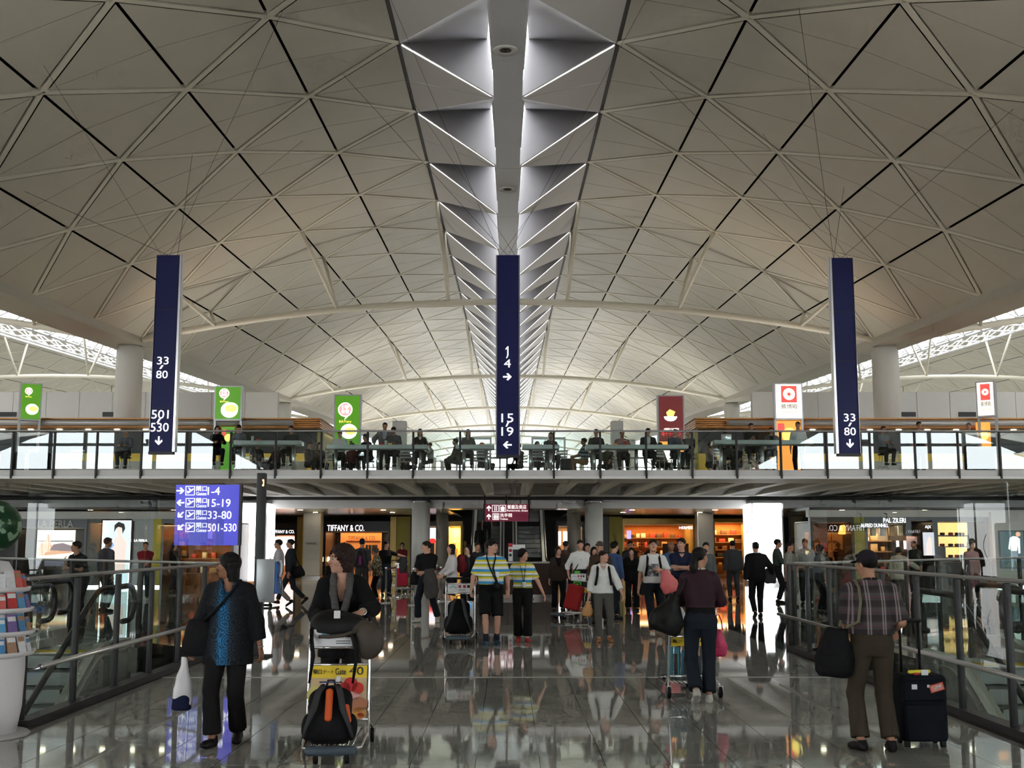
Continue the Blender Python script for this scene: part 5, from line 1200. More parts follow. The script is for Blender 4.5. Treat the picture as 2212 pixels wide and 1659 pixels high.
    # ---- hair / headgear
    if hair != 'bald':
        Hr = Field(Hc - A3((.2, .28, .48)) * hq, Hc + A3((.2, .28, .24)) * hq, hh if q != 'near' else .006); vol = {'curly': .020, 'bob': .018, 'puffy': .016}.get(hair, .006)
        Hr.u(e_((0, .020, .040), (.076 + vol, .096 + vol, .086 + vol)), 0)
        if hair in ('bob', 'long', 'curly', 'puffy'):
            zl = {'bob': -.150, 'long': -.34, 'curly': -.10, 'puffy': -.045}[hair]
            Hr.u(loft(g(0, .035, .03), g(0, .045, zl), Rh @ A3((1, 0, 0)), [(0, (.082 + vol) * hq, .075 * hq), (.6, (.086 + vol) * hq, .068 * hq), (1, (.074 + vol) * hq, .05 * hq)]), .03)
            Hr.cut(ell(g(0, -.085, -.045), A3((.066, .085, .112)) * hq, Rh), .012)
            if hair != 'long': Hr.cut(ell(g(0, -.055, -.13), A3((.06, .07, .06)) * hq, Rh), .01)
        else:
            Hr.cut(ell(g(0, -.094, -.046), A3((.074, .080, .098)) * hq, Rh), .012); Hr.u(cap(g(-.045, -.055, .082), g(.05, -.05, .088), .022 * hq, .022 * hq), .02); Hr.ripple(.0028, 150, .5); Hr.cut(ell(g(0, -.035, -.125), A3((.12, .11, .085)) * hq, Rh), .012)
            for sg in (-1, 1): Hr.cut(ell(g(sg * .085, -.005, -.02), A3((.022, .026, .036)) * hq, Rh), .006)
        if hair == 'pony': Hr.u(cap(g(0, .10, .03), g(.01, .125, -.12), .030 * hq, .045 * hq), .03); Hr.u(cap(g(.01, .125, -.12), g(.012, .115, -.28), .045 * hq, .020 * hq), .02)
        if hair == 'curly': Hr.ripple(.007, 130, .4); Hr.ripple(.004, 260, 1.)
        if hair in ('bob', 'puffy'): Hr.ripple(.003, 90, .2)
        mesh_from('hair', [Hr.mesh()], HAIR[hairc], root)
    if collar == 'cap' or hair == 'capped':
        pass
    # ---- trousers, shorts or skirt
    if bottom is not None:
        Tr = Field(lo, hi, hb); pr2 = [(t, a, b, *r) for t, a, b, *r in prof if t < .42]
        Tr.u(loft(ta, tb, side, pr2, .012), .0)
        if leg == 'skirt':
            kx = (Kn['L'] + Kn['R']) / 2; Tr.u(loft(Pv - A3((0, 0, .02)), A3((kx[0], kx[1] * .6, min(Kn['L'][2], Kn['R'][2]) + .02)), side, [(0, .17 * s, .125 * s), (1, (.19 + flare) * s, (.15 + flare) * s)]), .03)
        else:
            for p_ in leg_prims(.014 if leg != 'knee' else .022, {'long': .93, 'knee': 'knee', 'crop': .75}[leg]): Tr.u(p_, .02 if leg != 'knee' else .008)
        Tr.plane(T(0, 0, .175), Rt @ A3((0, 0, 1))); Tr.ripple(.0025, 34, 1.)
        mesh_from({'long': 'trousers', 'crop': 'trousers', 'knee': 'shorts', 'skirt': 'skirt'}[leg], [Tr.mesh()], bottom, root)
    # ---- top
    if top is not None:
        Tp = Field(lo, hi, hb); hm = .09 - hem; pf = [(t, a, b, *r) for t, a, b, *r in prof]
        t0 = (hm + .11) / .67
        if t0 < 0: pf = [(t0, pf[1][1] * 1.02, pf[1][2] * 1.06, *pf[1][3:])] + pf[1:]
        Tp.u(loft(ta, tb, side, pf, puff + .008), .0)
        for k in 'LR':
            Tp.u(cap(N - Rt @ A3((0, 0, .025)) * s, Sh[k] + Rt @ A3((0, 0, .008)) * s, .052 * s + puff, .046 * s + puff), .03)
            if sleeve <= 1: Tp.u(cap(Sh[k], Sh[k] + (El[k] - Sh[k]) * sleeve, .056 * s * (.7 + .3 * f) + puff, .050 * s + puff, (0, 1)), .028)
            else:
                Tp.u(cap(Sh[k], El[k], .054 * s * (.7 + .3 * f) + puff, .046 * s + puff), .028); Tp.u(cap(El[k], El[k] + (W[k] - El[k]) * (sleeve - 1), .046 * s + puff, .036 * s + puff, (0, 1)), .02)
        Tp.plane(T(0, 0, hm), -(Rt @ A3((0, 0, 1))))
        if neck == 'round': Tp.cut(ell(N + Rt @ A3((0, -.015, .045)) * s, A3((.078, .085, .055)) * s, Rt), .01)
        elif neck == 'v': Tp.cut(cap(N + Rt @ A3((0, -.02, .06)) * s, N + Rt @ A3((0, -.16, -.13)) * s, .075 * s, .012 * s), .008)
        elif neck == 'deep': Tp.cut(cap(N + Rt @ A3((0, -.02, .07)) * s, N + Rt @ A3((0, -.17, -.26)) * s, .075 * s, .018 * s), .008)
        elif neck == 'open': 
            Tp.cut(cap(N + Rt @ A3((0, -.02, .07)) * s, N + Rt @ A3((0, -.20, -.25)) * s, .075 * s, .045 * s), .008); Tp.cut(cap(N + Rt @ A3((0, -.20, -.25)) * s, T(0, -.22, .0), .05 * s, .06 * s), .008)
        Tp.ripple(.003, 30, .3)
        mesh_from('top', [Tp.mesh()], top, root)
        if inner is not None:
            In = Field(lo, hi, hb); In.u(loft(ta, tb, side, prof, puff - .002), 0.); In.plane(T(0, 0, .05), -(Rt @ A3((0, 0, 1))))
            In.cut(ell(N + Rt @ A3((0, -.03, .05)) * s, A3((.066, .08, .06)) * s, Rt), .01); mesh_from('shirt', [In.mesh()], inner, root)
        if collar is not None:
            cs = [N + Rt @ A3((math.sin(a) * .068, -.012 - math.cos(a) * .066, .018 - .022 * math.cos(a))) * s for a in np.linspace(-2.9, 2.9, 13)]
            cl = Field(N - .14 * s, N + .14 * s, hh)
            for a_, b_ in zip(cs, cs[1:]): cl.u(cap(a_, b_, .013 * s), .006)
            mesh_from('collar', [cl.mesh()], collar, root)
    # ---- shoes
    if shoes is not None:
        for k, sg in (('L', 1), ('R', -1)):
            x, y, lz, pit, yw = F[k]; R = rotz(yw) @ rotx(pit); o_ = An[k]; gg = lambda a, b, c: o_ + R @ A3((a, b, c)) * s
            Sf = Field(o_ - .26 * s, o_ + .24 * s, hh if q != 'far' else .012)
            Sf.u(ell(gg(0, .03, -.052), A3((.038, .050, .045)) * s, R), 0); Sf.u(ell(gg(0, -.06, -.056), A3((.043, .095, .040)) * s, R), .03); Sf.u(ell(gg(sg * .004, -.125, -.060), A3((.043, .060, .032)) * s, R), .03)
            Sf.u(cap(gg(0, .02, -.04), gg(0, .018, .010), .042 * s, .040 * s, (0, 1)), .02); Sf.plane(gg(0, 0, -.0845), R @ A3((0, 0, -1)))
            mesh_from('shoe', [Sf.mesh()], shoes, root)
    J = dict(N=N, Hc=Hc, Rh=Rh, Rt=Rt, T=T, W=W, El=El, Sh=Sh, Pv=Pv, s=s, g=g, An=An, Kn=Kn, lo=lo, hi=hi, hq=hq)
    root_j[root.name] = J
    return root, J
root_j = {}
def wpt(root, p):
    return Matrix.LocRotScale(root.location, root.rotation_euler, None) @ Vector(p)
# ================================================================== soft goods, luggage, trolleys
def blob(name, prims, m, parent, h=.012, ripple=0., cuts=()):
    lo = np.min([p[0][1][0] for p in prims], 0); hi = np.max([p[0][1][1] for p in prims], 0); F_ = Field(lo - .02, hi + .02, h)
    for p, k in prims: F_.u(p, k)
    for p in cuts: F_.cut(p, .01)
    if ripple: F_.ripple(ripple, 38, .6)
    return mesh_from(name, [F_.mesh()], m, parent)
def rbar(mb, a, b, r, seg=8): return mb.tube([a, b], r, seg)
M_tyre = mat('tyre', (.010, .010, .011), .6, 0, .25); M_nyl = mat('black nylon', (.007, .007, .008), .7, 0, .15, var=.2, vscale=30, bump=.25, bscale=90); M_strap = mat('grey webbing', (.045, .045, .048), .8, 0, .15)
M_yplate = mat('yellow plate', (.78, .55, .03), .45, var=.03); M_wpl = mat('white plate', (.70, .69, .70), .45, var=.03); M_blk = mat('print black', (.02, .02, .02), .6)
def trolley(label, loc, rz, kind=1, group='luggage trolleys'):
    """handle towards +Y, loading deck towards -Y"""
    o = thing('luggage_trolley', label, 'trolley', loc, rz, group); w = .255
    fr = MB()
    for s in (-1, 1):
        fr.tube([(s * w, .34, 1.02), (s * w, .32, .80), (s * w, .22, .30), (s * w, .20, .20), (s * w, .05, .13), (s * (w - .03), -.55, .115), (s * .10, -.66, .115)], .013, 8)
        fr.tube([(s * w, .21, .22), (s * (w + .03), .34, .13)], .011, 6)
    for z, y in ((.80, .32), (.66, .29), (.22, .205)): fr.tube([(-w, y, z), (w, y, z)], .011, 8)
    fr.build('frame', M_chrome, o)
    MB().tube([(-w, .34, 1.02), (-w + .02, .36, 1.06), (w - .02, .36, 1.06), (w, .34, 1.02)], .017, 10).build('handle', M_tyre, o)
    bk = MB()
    for z in (.82, .98): bk.tube([(-w + .01, .30, z), (-w + .01, .10, z), (w - .01, .10, z), (w - .01, .30, z)], .007, 6)
    for k in range(7):
        x = -w + .01 + k * (2 * w - .02) / 6; bk.tube([(x, .10, .82), (x, .10, .98)], .0045, 5); bk.tube([(x, .10, .82), (x, .30, .82)], .0045, 5)
    bk.build('basket', M_chrome, o)
    pl = box('basket_panel', (-w + .04, .075, .83), (w - .05, .088, .97), M_wpl, o)
    MB().tube([(-.17, .073, .90), (-.13, .073, .935), (-.10, .073, .93), (-.07, .073, .905), (-.05, .073, .91)], .006, 5).build('printed_swoosh', mat('print teal', (.10, .35, .42), .5), pl)
    for x, c in ((.0, (.45, .04, .04)), (.08, (.3, .03, .05)), (.15, (.02, .02, .03))): box('printed_icon', (x - .024, .072, .905), (x + .024, .076, .953), mat('print icon %.2f' % x, c, .5), pl)
    for z in (.853, .872): box('printed_line', (-.02, .072, z), (.10, .076, z + .006), M_blk, pl)
    dk = MB()
    for k in range(9): x = -.20 + k * .05; dk.tube([(x, .2, .145), (x * .75, -.60, .125)], .007, 6)
    dk.tube([(-.16, -.58, .125), (.16, -.58, .125)], .012, 8); dk.build('deck', M_chrome, o)
    blob('bumper', [(cap((-.17, -.66, .11), (.17, -.66, .11), .036), .0)], mat('bumper blue grey', (.05, .07, .09), .5), o, .012)
    for x, y in ((-.12, -.58), (.12, -.58), (-.285, .36), (.285, .36)):
        MB().lathe([(.035, -.018), (.062, -.016), (.064, 0), (.062, .016), (.035, .018)], 18, M=Matrix.Translation((x, y, .064)) @ Matrix.Rotation(math.pi / 2, 4, 'Y')).build('wheel', M_tyre, o)
        MB().box((x - .03, y - .02, .06), (x + .03, y + .02, .13)).build('fork', M_steel, o)
    if kind == 3:
        rk = MB()
        for k in range(6): x = -.2 + .08 * k; rk.tube([(x, .285, .66), (x, .20, .22)], .005, 5)
        rk.build('back_rack', M_chrome, o)
    if kind:
        ap = None if kind == 3 else MB().add([(x, y, z) for (y, z) in ((.262, .655), (.186, .235)) for x in (-w + .02, w - .02)] + [(x, y + .008, z) for (y, z) in ((.262, .655), (.186, .235)) for x in (-w + .02, w - .02)], [(0, 2, 3, 1), (4, 5, 7, 6), (0, 1, 5, 4), (2, 6, 7, 3), (0, 4, 6, 2), (1, 3, 7, 5)]).build('advert_panel', mat('advert cream', (.50, .36, .20), .5, var=.4, vscale=9) if kind == 1 else (M_wpl if kind == 2 else mat('wire backing', (.10, .10, .10), .5)), o)
        Mt = Matrix.Translation((0, .262, .655)) @ Matrix.Rotation(math.atan2(-.076, -.42) + math.pi, 4, 'X') if False else Matrix.Identity(4)
        f = lambda z: .262 - (.655 - z) * .076 / .42 - .004
        if kind in (1, 3):
            yp = MB().add([(-w + .02, f(.655), .655), (w - .02, f(.655), .655), (w - .02, f(.555), .555), (-w + .02, f(.555), .555), (-w + .02, f(.655) + .006, .655), (w - .02, f(.655) + .006, .655), (w - .02, f(.555) + .006, .555), (-w + .02, f(.555) + .006, .555)], [(0, 3, 2, 1), (4, 5, 6, 7), (0, 1, 5, 4), (1, 2, 6, 5), (2, 3, 7, 6), (3, 0, 4, 7)]).build('yellow_header', M_yplate, o)
            Ms = Matrix(((1, 0, 0, 0), (0, 1, .076 / .42, 0), (0, 0, 1, 0), (0, 0, 0, 1)))
            def pl_text(b, r): lettering(b, r, f(0.0) - .002, M_blk, yp, M=Ms, thick=.003)
            pl_text('閘口', (-.215, .585, -.145, .625)); pl_text('ゲート', (-.135, .588, -.045, .622)); pl_text('Gate', (-.03, .582, .06, .632)); pl_text('40', (.085, .578, .205, .645))
        if kind == 3:
            yp.location = (0, .53, 0); yp.rotation_euler = (0, 0, math.pi)
        if kind == 1:
            for x, z, r, c, e in ((.10, .50, .06, (.5, .02, .02), 1), (.16, .47, .05, (.55, .03, .02), 1), (.05, .47, .05, (.4, .02, .02), 1), (.14, .41, .035, (.6, .30, .28), 1), (-.19, .42, .075, (.55, .48, .16), 1), (-.12, .49, .03, (.6, .5, .48), 1), (-.19, .32, .05, (.35, .06, .03), 1), (.17, .34, .06, (.40, .16, .08), 1.3), (.18, .27, .05, (.5, .22, .05), 1.2), (.19, .255, .02, (.6, .02, .02), 1.4)):
                m_ = MB(); disc(m_, x, z, r, 0, .003, 16, e); m_.v = [(vx, vy + f(vz) - .001, vz) for vx, vy, vz in m_.v]; m_.build('printed_fruit', mat('fruit %.2f %.2f' % (x, z), c, .4), ap)
        if kind == 2:
            for z, a, b in ((.60, -.05, .19), (.54, -.20, .19), (.48, -.18, .0)): box('printed_line', (a, f(z) - .004, z), (b, f(z), z + .035), mat('print blue', (.05, .08, .35), .5), ap)
            box('red_band', (-w + .02, f(.26) - .004, .25), (w - .02, f(.26) + .002, .285), mat('red', (.5, .02, .02), .5), ap)
    return o
def backpack(label, loc, rz, m=M_nyl, h=.46, lean=-.25, orange=False, cat='backpack'):
    o = thing('backpack', label, cat, loc, rz); o.rotation_euler = (lean, 0, rz); s = h / .46
    blob('bag_body', [(rbox((0, 0, .21 * s), (.15 * s, .085 * s, .21 * s), .06 * s), 0), (ell((0, -.06 * s, .17 * s), (.13 * s, .09 * s, .15 * s)), .04), (ell((0, 0, .38 * s), (.12 * s, .08 * s, .09 * s)), .05)], m, o, .011, .004)
    blob('side_pocket', [(ell((.15 * s, 0, .13 * s), (.045 * s, .07 * s, .11 * s)), 0)], m, o, .011); blob('side_pocket', [(ell((-.15 * s, 0, .13 * s), (.045 * s, .07 * s, .11 * s)), 0)], m, o, .011)
    for sx in (-1, 1):
        MB().tube([(sx * .05 * s, -.08 * s, .45 * s), (sx * .075 * s, -.16 * s, .38 * s), (sx * .10 * s, -.185 * s, .24 * s), (sx * .15 * s, -.15 * s, .10 * s), (sx * .17 * s, -.08 * s, .03 * s)], [.02 * s, .024 * s, .024 * s, .014 * s, .01 * s], 8).build('shoulder_strap', M_strap, o)
    MB().tube([(-.03 * s, -.05 * s, .455 * s), (-.02 * s, -.06 * s, .50 * s), (.02 * s, -.06 * s, .50 * s), (.03 * s, -.05 * s, .455 * s)], .009, 6).build('carry_loop', M_strap, o)
    if orange:
        blob('orange_panel', [(cap((.0, -.135 * s, .39 * s), (.0, -.150 * s, .17 * s), .026 * s), 0)], mat('orange panel', (.62, .09, .01), .6), o, .007)
        blob('orange_panel', [(cap((.12 * s, -.09 * s, .28 * s), (.14 * s, -.10 * s, .16 * s), .018 * s), 0)], mat('orange panel'), o, .007)
        MB().box((-.075, -.10, .45), (.075, -.09, .46)).build('top_buckle', mat('dark blue', (.02, .03, .12), .5), o)
        MB().tube([(.05, -.10, .455), (.055, -.11, .50)], .016, 6).build('white_tag', M_wpl, o)
    return o
def soft_bag(name, label, loc, rz, size, m, cat='bag', strap=None, handle=False, tilt=0., taper=.8, strapm=None):
    """slouchy bag hanging at loc (top centre); strap: list of world points"""
    o = thing(name, label, cat, loc, rz); o.rotation_euler = (0, tilt, rz); W_, D_, H_ = size
    blob('bag_body', [(loft((0, 0, 0), (0, 0, -H_), (1, 0, 0), [(0, W_ * .42 * taper, D_ * .3), (.15, W_ * .46 * taper, D_ * .42), (.6, W_ * .5, D_ * .5), (.9, W_ * .47, D_ * .45), (1, W_ * .36, D_ * .3)]), 0)], m, o, max(.009, min(.014, W_ / 22)), .005)
    if handle: MB().tube([(-W_ * .25, 0, -.01), (-W_ * .2, 0, .10), (-W_ * .05, 0, .16), (W_ * .05, 0, .16), (W_ * .2, 0, .10), (W_ * .25, 0, -.01)], .008, 6).build('handle', strapm or m, o)
    if strap:
        Mi = (Matrix.Translation(loc) @ Euler((0, tilt, rz)).to_matrix().to_4x4()).inverted(); P = [Mi @ Vector(p) for p in strap]
        st = MB(); wd = .020
        for a, b in zip(P, P[1:]):
            pass
        st.tube(P, .013, 6).build('strap', strapm or m, o)
    return o
def wrist(root, k, extra=.06, dirv=None):
    J = root_j[root.name]; d = J['W'][k] - J['El'][k]; d = d / np.linalg.norm(d) if dirv is None else A3(dirv)
    return wpt(root, J['W'][k] + d * extra)

# ================================================================== payphone post
PY = 17.6; p = atz(561, 1170 + 4250 / PY); c = at(561, 1200, PY)
ph = thing('payphone', 'payphone on a tall dark post with a grey metal panel and blue handset side', 'payphone', (c.x, PY, 0))
ztop = at(561, 1022, PY).z
MB().bbox((-.065, -.06, 0), (.065, .06, ztop), .012).build('post', M_dark, ph); MB().bbox((-.2, -.2, 0), (.2, .2, .03), .01).build('base_plate', M_dark, ph)
hs_ = [(.03 + .012 * math.sin(a), -.066, ztop - .10 - .10 * t) for t, a in zip(np.linspace(0, 1, 7), np.linspace(0, math.pi, 7))]
MB().tube(hs_, [.014, .014, .008, .008, .008, .014, .014], 8).build('handset_symbol', emit_mat('amber symbol', (1, .55, .25), 1.6), ph)
X0, Z0, X1, Z1 = pxr(558, 1207, 597, 1300, PY); box('metal_panel', (X0 - c.x, -.16, Z0), (X1 - c.x, -.10, Z1), mat('panel grey', (.36, .36, .37), .35, .5), ph, r=.008)
box('phone_back', (X1 - c.x, -.14, Z0 + .12), (X1 - c.x + .03, .22, Z1 - .04), mat('phone blue', (.03, .13, .42), .4), ph)
MB().tube([(X1 - c.x + .05, -.02, Z1 - .03), (X1 - c.x + .075, -.03, Z1 - .10), (X1 - c.x + .07, -.03, Z1 - .2), (X1 - c.x + .05, -.02, Z1 - .26)], [.03, .022, .022, .03], 8).build('handset', M_wpl, ph)
MB().tube([(X1 - c.x + .05, -.02, Z1 - .26), (X1 - c.x + .07, .03, Z1 - .5), (X1 - c.x + .09, .05, Z1 - .45), (X1 - c.x + .06, .02, Z1 - .25)], .008, 6).build('cord', M_steel, ph)
# ================================================================== white brochure stand with green globe
SX, SY_ = -4.66, 10.55
bs = thing('brochure_stand', 'white curved brochure stand with tiers of leaflets beside the glass', 'stand', (SX, SY_, 0))
M_stand = mat('stand white', (.72, .70, .71), .4, var=.03)
MB().lathe([(.41, 0), (.42, .012), (.40, .03), (.05, .035)], 40).build('base_disc', mat('stand base', (.40, .39, .38), .4), bs)
MB().lathe([(.30, .03), (.335, .25), (.345, .60), (.335, .85), (.30, 1.12), (.24, 1.38), (.16, 1.52), (.05, 1.54)], 40).build('body', M_stand, bs)
for z, r in ((.68, .335), (.86, .325), (1.06, .305), (1.24, .27)):
    MB().lathe([(r - .02, 0), (r + .075, .02), (r + .09, .055), (r + .085, .058), (r + .06, .03), (r - .02, .015)], 40, (0, 0, z)).build('leaflet_tray', M_stand, bs)
gl = thing('globe_sign', 'dark green printed globe on top of the brochure stand', 'globe', (SX + .02, SY_, 1.54)); 
MB().lathe([(.06, 0), (.05, .06), (.03, .08)], 20).build('neck', M_stand, gl)
def globe_build(N, L, co):
    nz = N.new('ShaderNodeTexNoise'); nz.inputs['Scale'].default_value = 9; L.new(co, nz.inputs['Vector']); cr = N.new('ShaderNodeValToRGB')
    cr.color_ramp.elements[0].color = (.012, .05, .02, 1); cr.color_ramp.elements[1].color = (.22, .34, .22, 1); cr.color_ramp.elements[0].position = .52; cr.color_ramp.elements[1].position = .56; L.new(nz.outputs['Fac'], cr.inputs['Fac']); return cr.outputs[0]
MB().lathe([(.235 * math.sin(a) + .001, .30 - .235 * math.cos(a)) for a in np.linspace(0, math.pi, 20)], 32).build('globe', pattern_mat('green globe', globe_build, .35), gl)
bcol = [(.50, .03, .03), (.05, .20, .42), (.65, .66, .68), (.10, .32, .55), (.35, .20, .12), (.60, .12, .10), (.16, .10, .30), (.70, .70, .72)]
nb = 0
for ti, (z, r) in enumerate(((.70, .36), (.88, .35), (1.08, .33), (1.26, .29))):
    for k in range(7):
        a = -1.75 + k * .30; x, y = (r + .035) * math.cos(a), (r + .035) * math.sin(a); hh_ = .16 if k % 3 else .13
        q_ = bcol[(k * 3 + ti * 2) % 8]
        o = thing('brochure', ['red', 'blue', 'pale grey', 'bright blue', 'brown', 'orange red', 'violet', 'white'][(k * 3 + ti * 2) % 8] + ' leaflet, ' + ['first', 'second', 'third', 'fourth', 'fifth', 'sixth', 'seventh'][k] + ' from the open side, in the ' + ['lowest', 'second', 'third', 'top'][ti] + ' tray', 'brochure', (SX + x, SY_ + y, z + .03), a - math.pi / 2 + math.pi, 'leaflets on the white stand')
        o.rotation_euler = (-.28, 0, a + math.pi / 2); mm_ = mat('leaflet %d' % ((k * 3 + ti * 2) % 8), q_, .35, var=.25, vscale=30)
        MB().box((-.046, -.004, 0), (.046, .004, hh_)).build('cover', mm_, o); MB().box((-.04, -.0055, hh_ * .62), (.04, -.0035, hh_ * .88)).build('printed_title', mat('leaflet %d' % ((k * 5 + 3) % 8), bcol[(k * 5 + 3) % 8], .35, var=.25, vscale=30), o); nb += 1
# ================================================================== queue stanchions
SPOT = [(833, 1303), (855, 1292), (893, 1308), (952, 1300), (943, 1246 + 46), (1143, 1296), (1225, 1302)]
spos = []
for i, (px, py) in enumerate(SPOT):
    q_ = atz(px, py); o = thing('queue_post', ['chrome queue post beside the floral blouse woman', 'chrome queue post behind the floral blouse woman', 'chrome queue post behind the man in black T-shirt', 'chrome queue post beside the girl in white cardigan', 'chrome queue post behind the girl in white cardigan', 'chrome queue post right of the striped couple', 'chrome queue post beside the woman in brown jacket'][i], 'queue post', q_, group='queue posts')
    MB().lathe([(.16, 0), (.165, .012), (.14, .03), (.035, .045)], 20).build('base', M_chrome, o); MB().lathe([(.028, .04), (.028, .93), (.038, .94), (.04, .99), (.02, 1.0)], 14).build('pole', M_chrome, o); spos.append(q_)
for a, b, lab in ((0, 1, 'short dark red queue belt by the floral blouse woman'), (2, 3, 'dark red queue belt behind the man in black T-shirt')):
    o = thing('queue_belt', lab, 'belt', spos[a]); d = spos[b] - spos[a]; L_ = d.length; o.rotation_euler = (0, 0, math.atan2(d.y, d.x)); MB().box((.04, -.003, .90), (L_ - .04, .003, .95)).build('webbing', mat('belt red', (.12, .01, .02), .7), o)
# ================================================================== cafe furniture on the mezzanine
M_alu = mat('aluminium', (.62, .63, .63), .3, .9, var=.03); M_ttop = mat('cafe table top', (.52, .55, .53), .35, var=.04)
def bar_table(label, px0, px1, y0, y1, Y):
    X0, Z0, X1, Z1 = pxr(px0, y0, px1, y1, Y); o = thing('bar_table', label, 'table', ((X0 + X1) / 2, Y, ZF), group='long cafe bar tables'); w = (X1 - X0) / 2; h = Z1 - ZF
    box('tabletop', (-w, -.1, Z0 - ZF), (w, .55, h), M_ttop, o, r=.01)
    for x in (-w + .25, w - .25) if w < 1.2 else (-w + .25, 0., w - .25): MB().tube([(x, .2, 0), (x, .2, Z0 - ZF)], .055, 10).build('leg', M_steel, o); 
    return o
YT = 35.1
bar_table('long cafe bar table behind the railing, under the white cup sign', 506, 650, 952, 961, YT); bar_table('long cafe bar table before the yellow bowl sign', 706, 925, 961, 970, YT)
bar_table('cafe bar table behind the middle pylon, green clad diner end', 984, 1068, 961, 970, YT); bar_table('cafe bar table behind the middle pylon, leaning diner end', 1128, 1208, 961, 970, YT)
bar_table('long cafe bar table before the ramen sign', 1266, 1486, 961, 970, YT); bar_table('long cafe bar table with the silver laptop', 1542, 1756, 951, 960, YT)
def cafe_chair():
    o = thing('cafe_chair', 'silver tube cafe chair', 'chair', (0, 0, 0), 0, 'cafe chairs'); w = .21
    for s in (-1, 1):
        MB().tube([(s * (w + .03), -.24, 0), (s * w, -.20, .45)], .013, 6).build('leg', M_alu, o); MB().tube([(s * (w + .03), .26, 0), (s * w, .20, .45), (s * w * .95, .26, .86)], .013, 6).build('leg', M_alu, o)
    for k in range(5): MB().box((-w, -.2 + k * .082, .445), (w, -.2 + k * .082 + .062, .458)).build('seat_slat', M_alu, o)
    for k in range(3): MB().box((-w * .95, .225 + k * .012, .58 + k * .1), (w * .95, .24 + k * .012, .64 + k * .1)).build('back_slat', M_alu, o)
    return o
CH = [(530, 40.0, .4, 'near the white cup sign'), (575, 40.5, -.3, 'beside the low seated diner in black'), (610, 40.2, .1, 'under the long table with the badge wearer'), (720, 36.6, .3, 'behind the white shirted diner'), (795, 36.4, 3.0, 'with the bent diner in black'), (878, 37.2, 0.1, 'facing away beside the dark haired woman'), (940, 37.0, 1.5, 'of the seated child in white'), (1043, 36.8, .0, 'just left of the middle pylon'), (1165, 36.8, .1, 'just right of the middle pylon'), (1205, 37.2, -.6, 'beside the black luggage on the terrace'), (1262, 37.0, -1.2, 'of the diner in blue stripes'), (1345, 36.4, 0., 'of the diner in pink'), (1430, 36.6, .4, 'of the diner in blue shirt'), (1560, 36.4, .2, 'behind the laptop'), (1620, 36.4, -.2, 'of the diner in black leaning on the table'), (1940, 37.5, .3, 'behind the milky glass, right part'), (165, 37.0, .2, 'behind the milky glass, left part'), (60, 36.8, -.3, 'beside the dark planter at the railing end')]
cc = None
for px, Y, rz, lab in CH:
    x = at(px, 990, Y).x
    o = cafe_chair() if cc is None else copy_tree(cc); cc = cc or o; o.location = (x, Y, ZF); o.rotation_euler = (0, 0, rz); o['label'] = 'silver tube cafe chair ' + lab
for r, lab in (((0, 976, 40, 1012), 'black planter box at the railing end'), ((62, 978, 104, 1012), 'black planter box next to two silver chairs'), ((2095, 965, 2150, 1012), 'dark counter behind the milky glass near the edgewise sign'), ((1212, 990, 1234, 1013), 'black luggage standing on the terrace')):
    X0, Z0, X1, Z1 = pxr(*r, 36.5); o = thing('planter' if 'planter' in lab else ('service_counter' if 'counter' in lab else 'suitcase'), lab, 'planter' if 'planter' in lab else ('counter' if 'counter' in lab else 'suitcase'), ((X0 + X1) / 2, 36.5, ZF)); w = (X1 - X0) / 2
    MB().bbox((-w, 0, .03), (w, .5, Z1 - ZF), .03).build('body', M_nyl, o); box('foot_rail', (-w + .04, .05, 0), (w - .04, .45, .03), M_dark, o)
# small things on the tables
for px, Y, lab, c, kind in ((545, 35.2, 'white paper cup on the table under the white cup sign', (.7, .7, .68), 'cup'), (758, 35.2, 'brown drink cup before the yellow bowl sign', (.22, .10, .04), 'cup'), (833, 35.3, 'white drink cup beside the red tray', (.75, .75, .72), 'cup'), (1350, 35.3, 'red drink cup before the diner in pink', (.55, .03, .03), 'cup')):
    zt_ = at(px, 962 if px not in (545,) else 953, YT).z; x = at(px, 960, Y).x; o = thing('drink_cup', lab, 'cup', (x, Y, zt_), group='cups on the bar tables'); MB().lathe([(.035, 0), (.045, .15), (.042, .15), (.035, .02)], 14).build('cup_body', mat('cup %d' % px, c, .4), o)
    MB().lathe([(.047, .15), (.047, .162), (.02, .168)], 14).build('lid', M_wpl, o)
for px, lab, c in ((557, 'red food tray under the white cup sign', (.4, .03, .03)), (824, 'red food tray beside the white drink cup', (.5, .02, .03)), (842, 'yellow food box beside the white drink cup', (.55, .42, .12)), (1040, 'orange food box left of the middle pylon', (.6, .18, .06)), (1330, 'orange food tray before the diner in pink', (.6, .2, .05))):
    zt_ = at(px, 962 if px > 700 else 953, YT).z; x = at(px, 960, 35.3).x; o = thing('food_tray', lab, 'tray', (x, 35.3, zt_)); MB().bbox((-.16, -.12, 0), (.16, .12, .02), .008).build('tray', mat('tray %d' % px, c, .4), o); MB().bbox((-.06, -.05, .02), (.07, .06, .08), .02).build('food', mat('food %d' % px, tuple(min(1, v * 1.5) for v in c), .6), o)
X0, Z0, X1, Z1 = pxr(1558, 938, 1580, 951, 35.1); lp = thing('laptop', 'silver laptop seen from behind on the bar table', 'laptop', ((X0 + X1) / 2, 35.1, Z0)); w = (X1 - X0) / 2
MB().bbox((-w, -.005, .01), (w, .005, Z1 - Z0), .004).build('screen_lid', M_alu, lp); MB().bbox((-w, .0, 0), (w, .24, .018), .006).build('keyboard_base', M_alu, lp); disc(MB(), 0, (Z1 - Z0) * .52, .022, -.006, .003, 14).build('logo', emit_mat('laptop logo', (1, 1, 1), 1.0), lp)
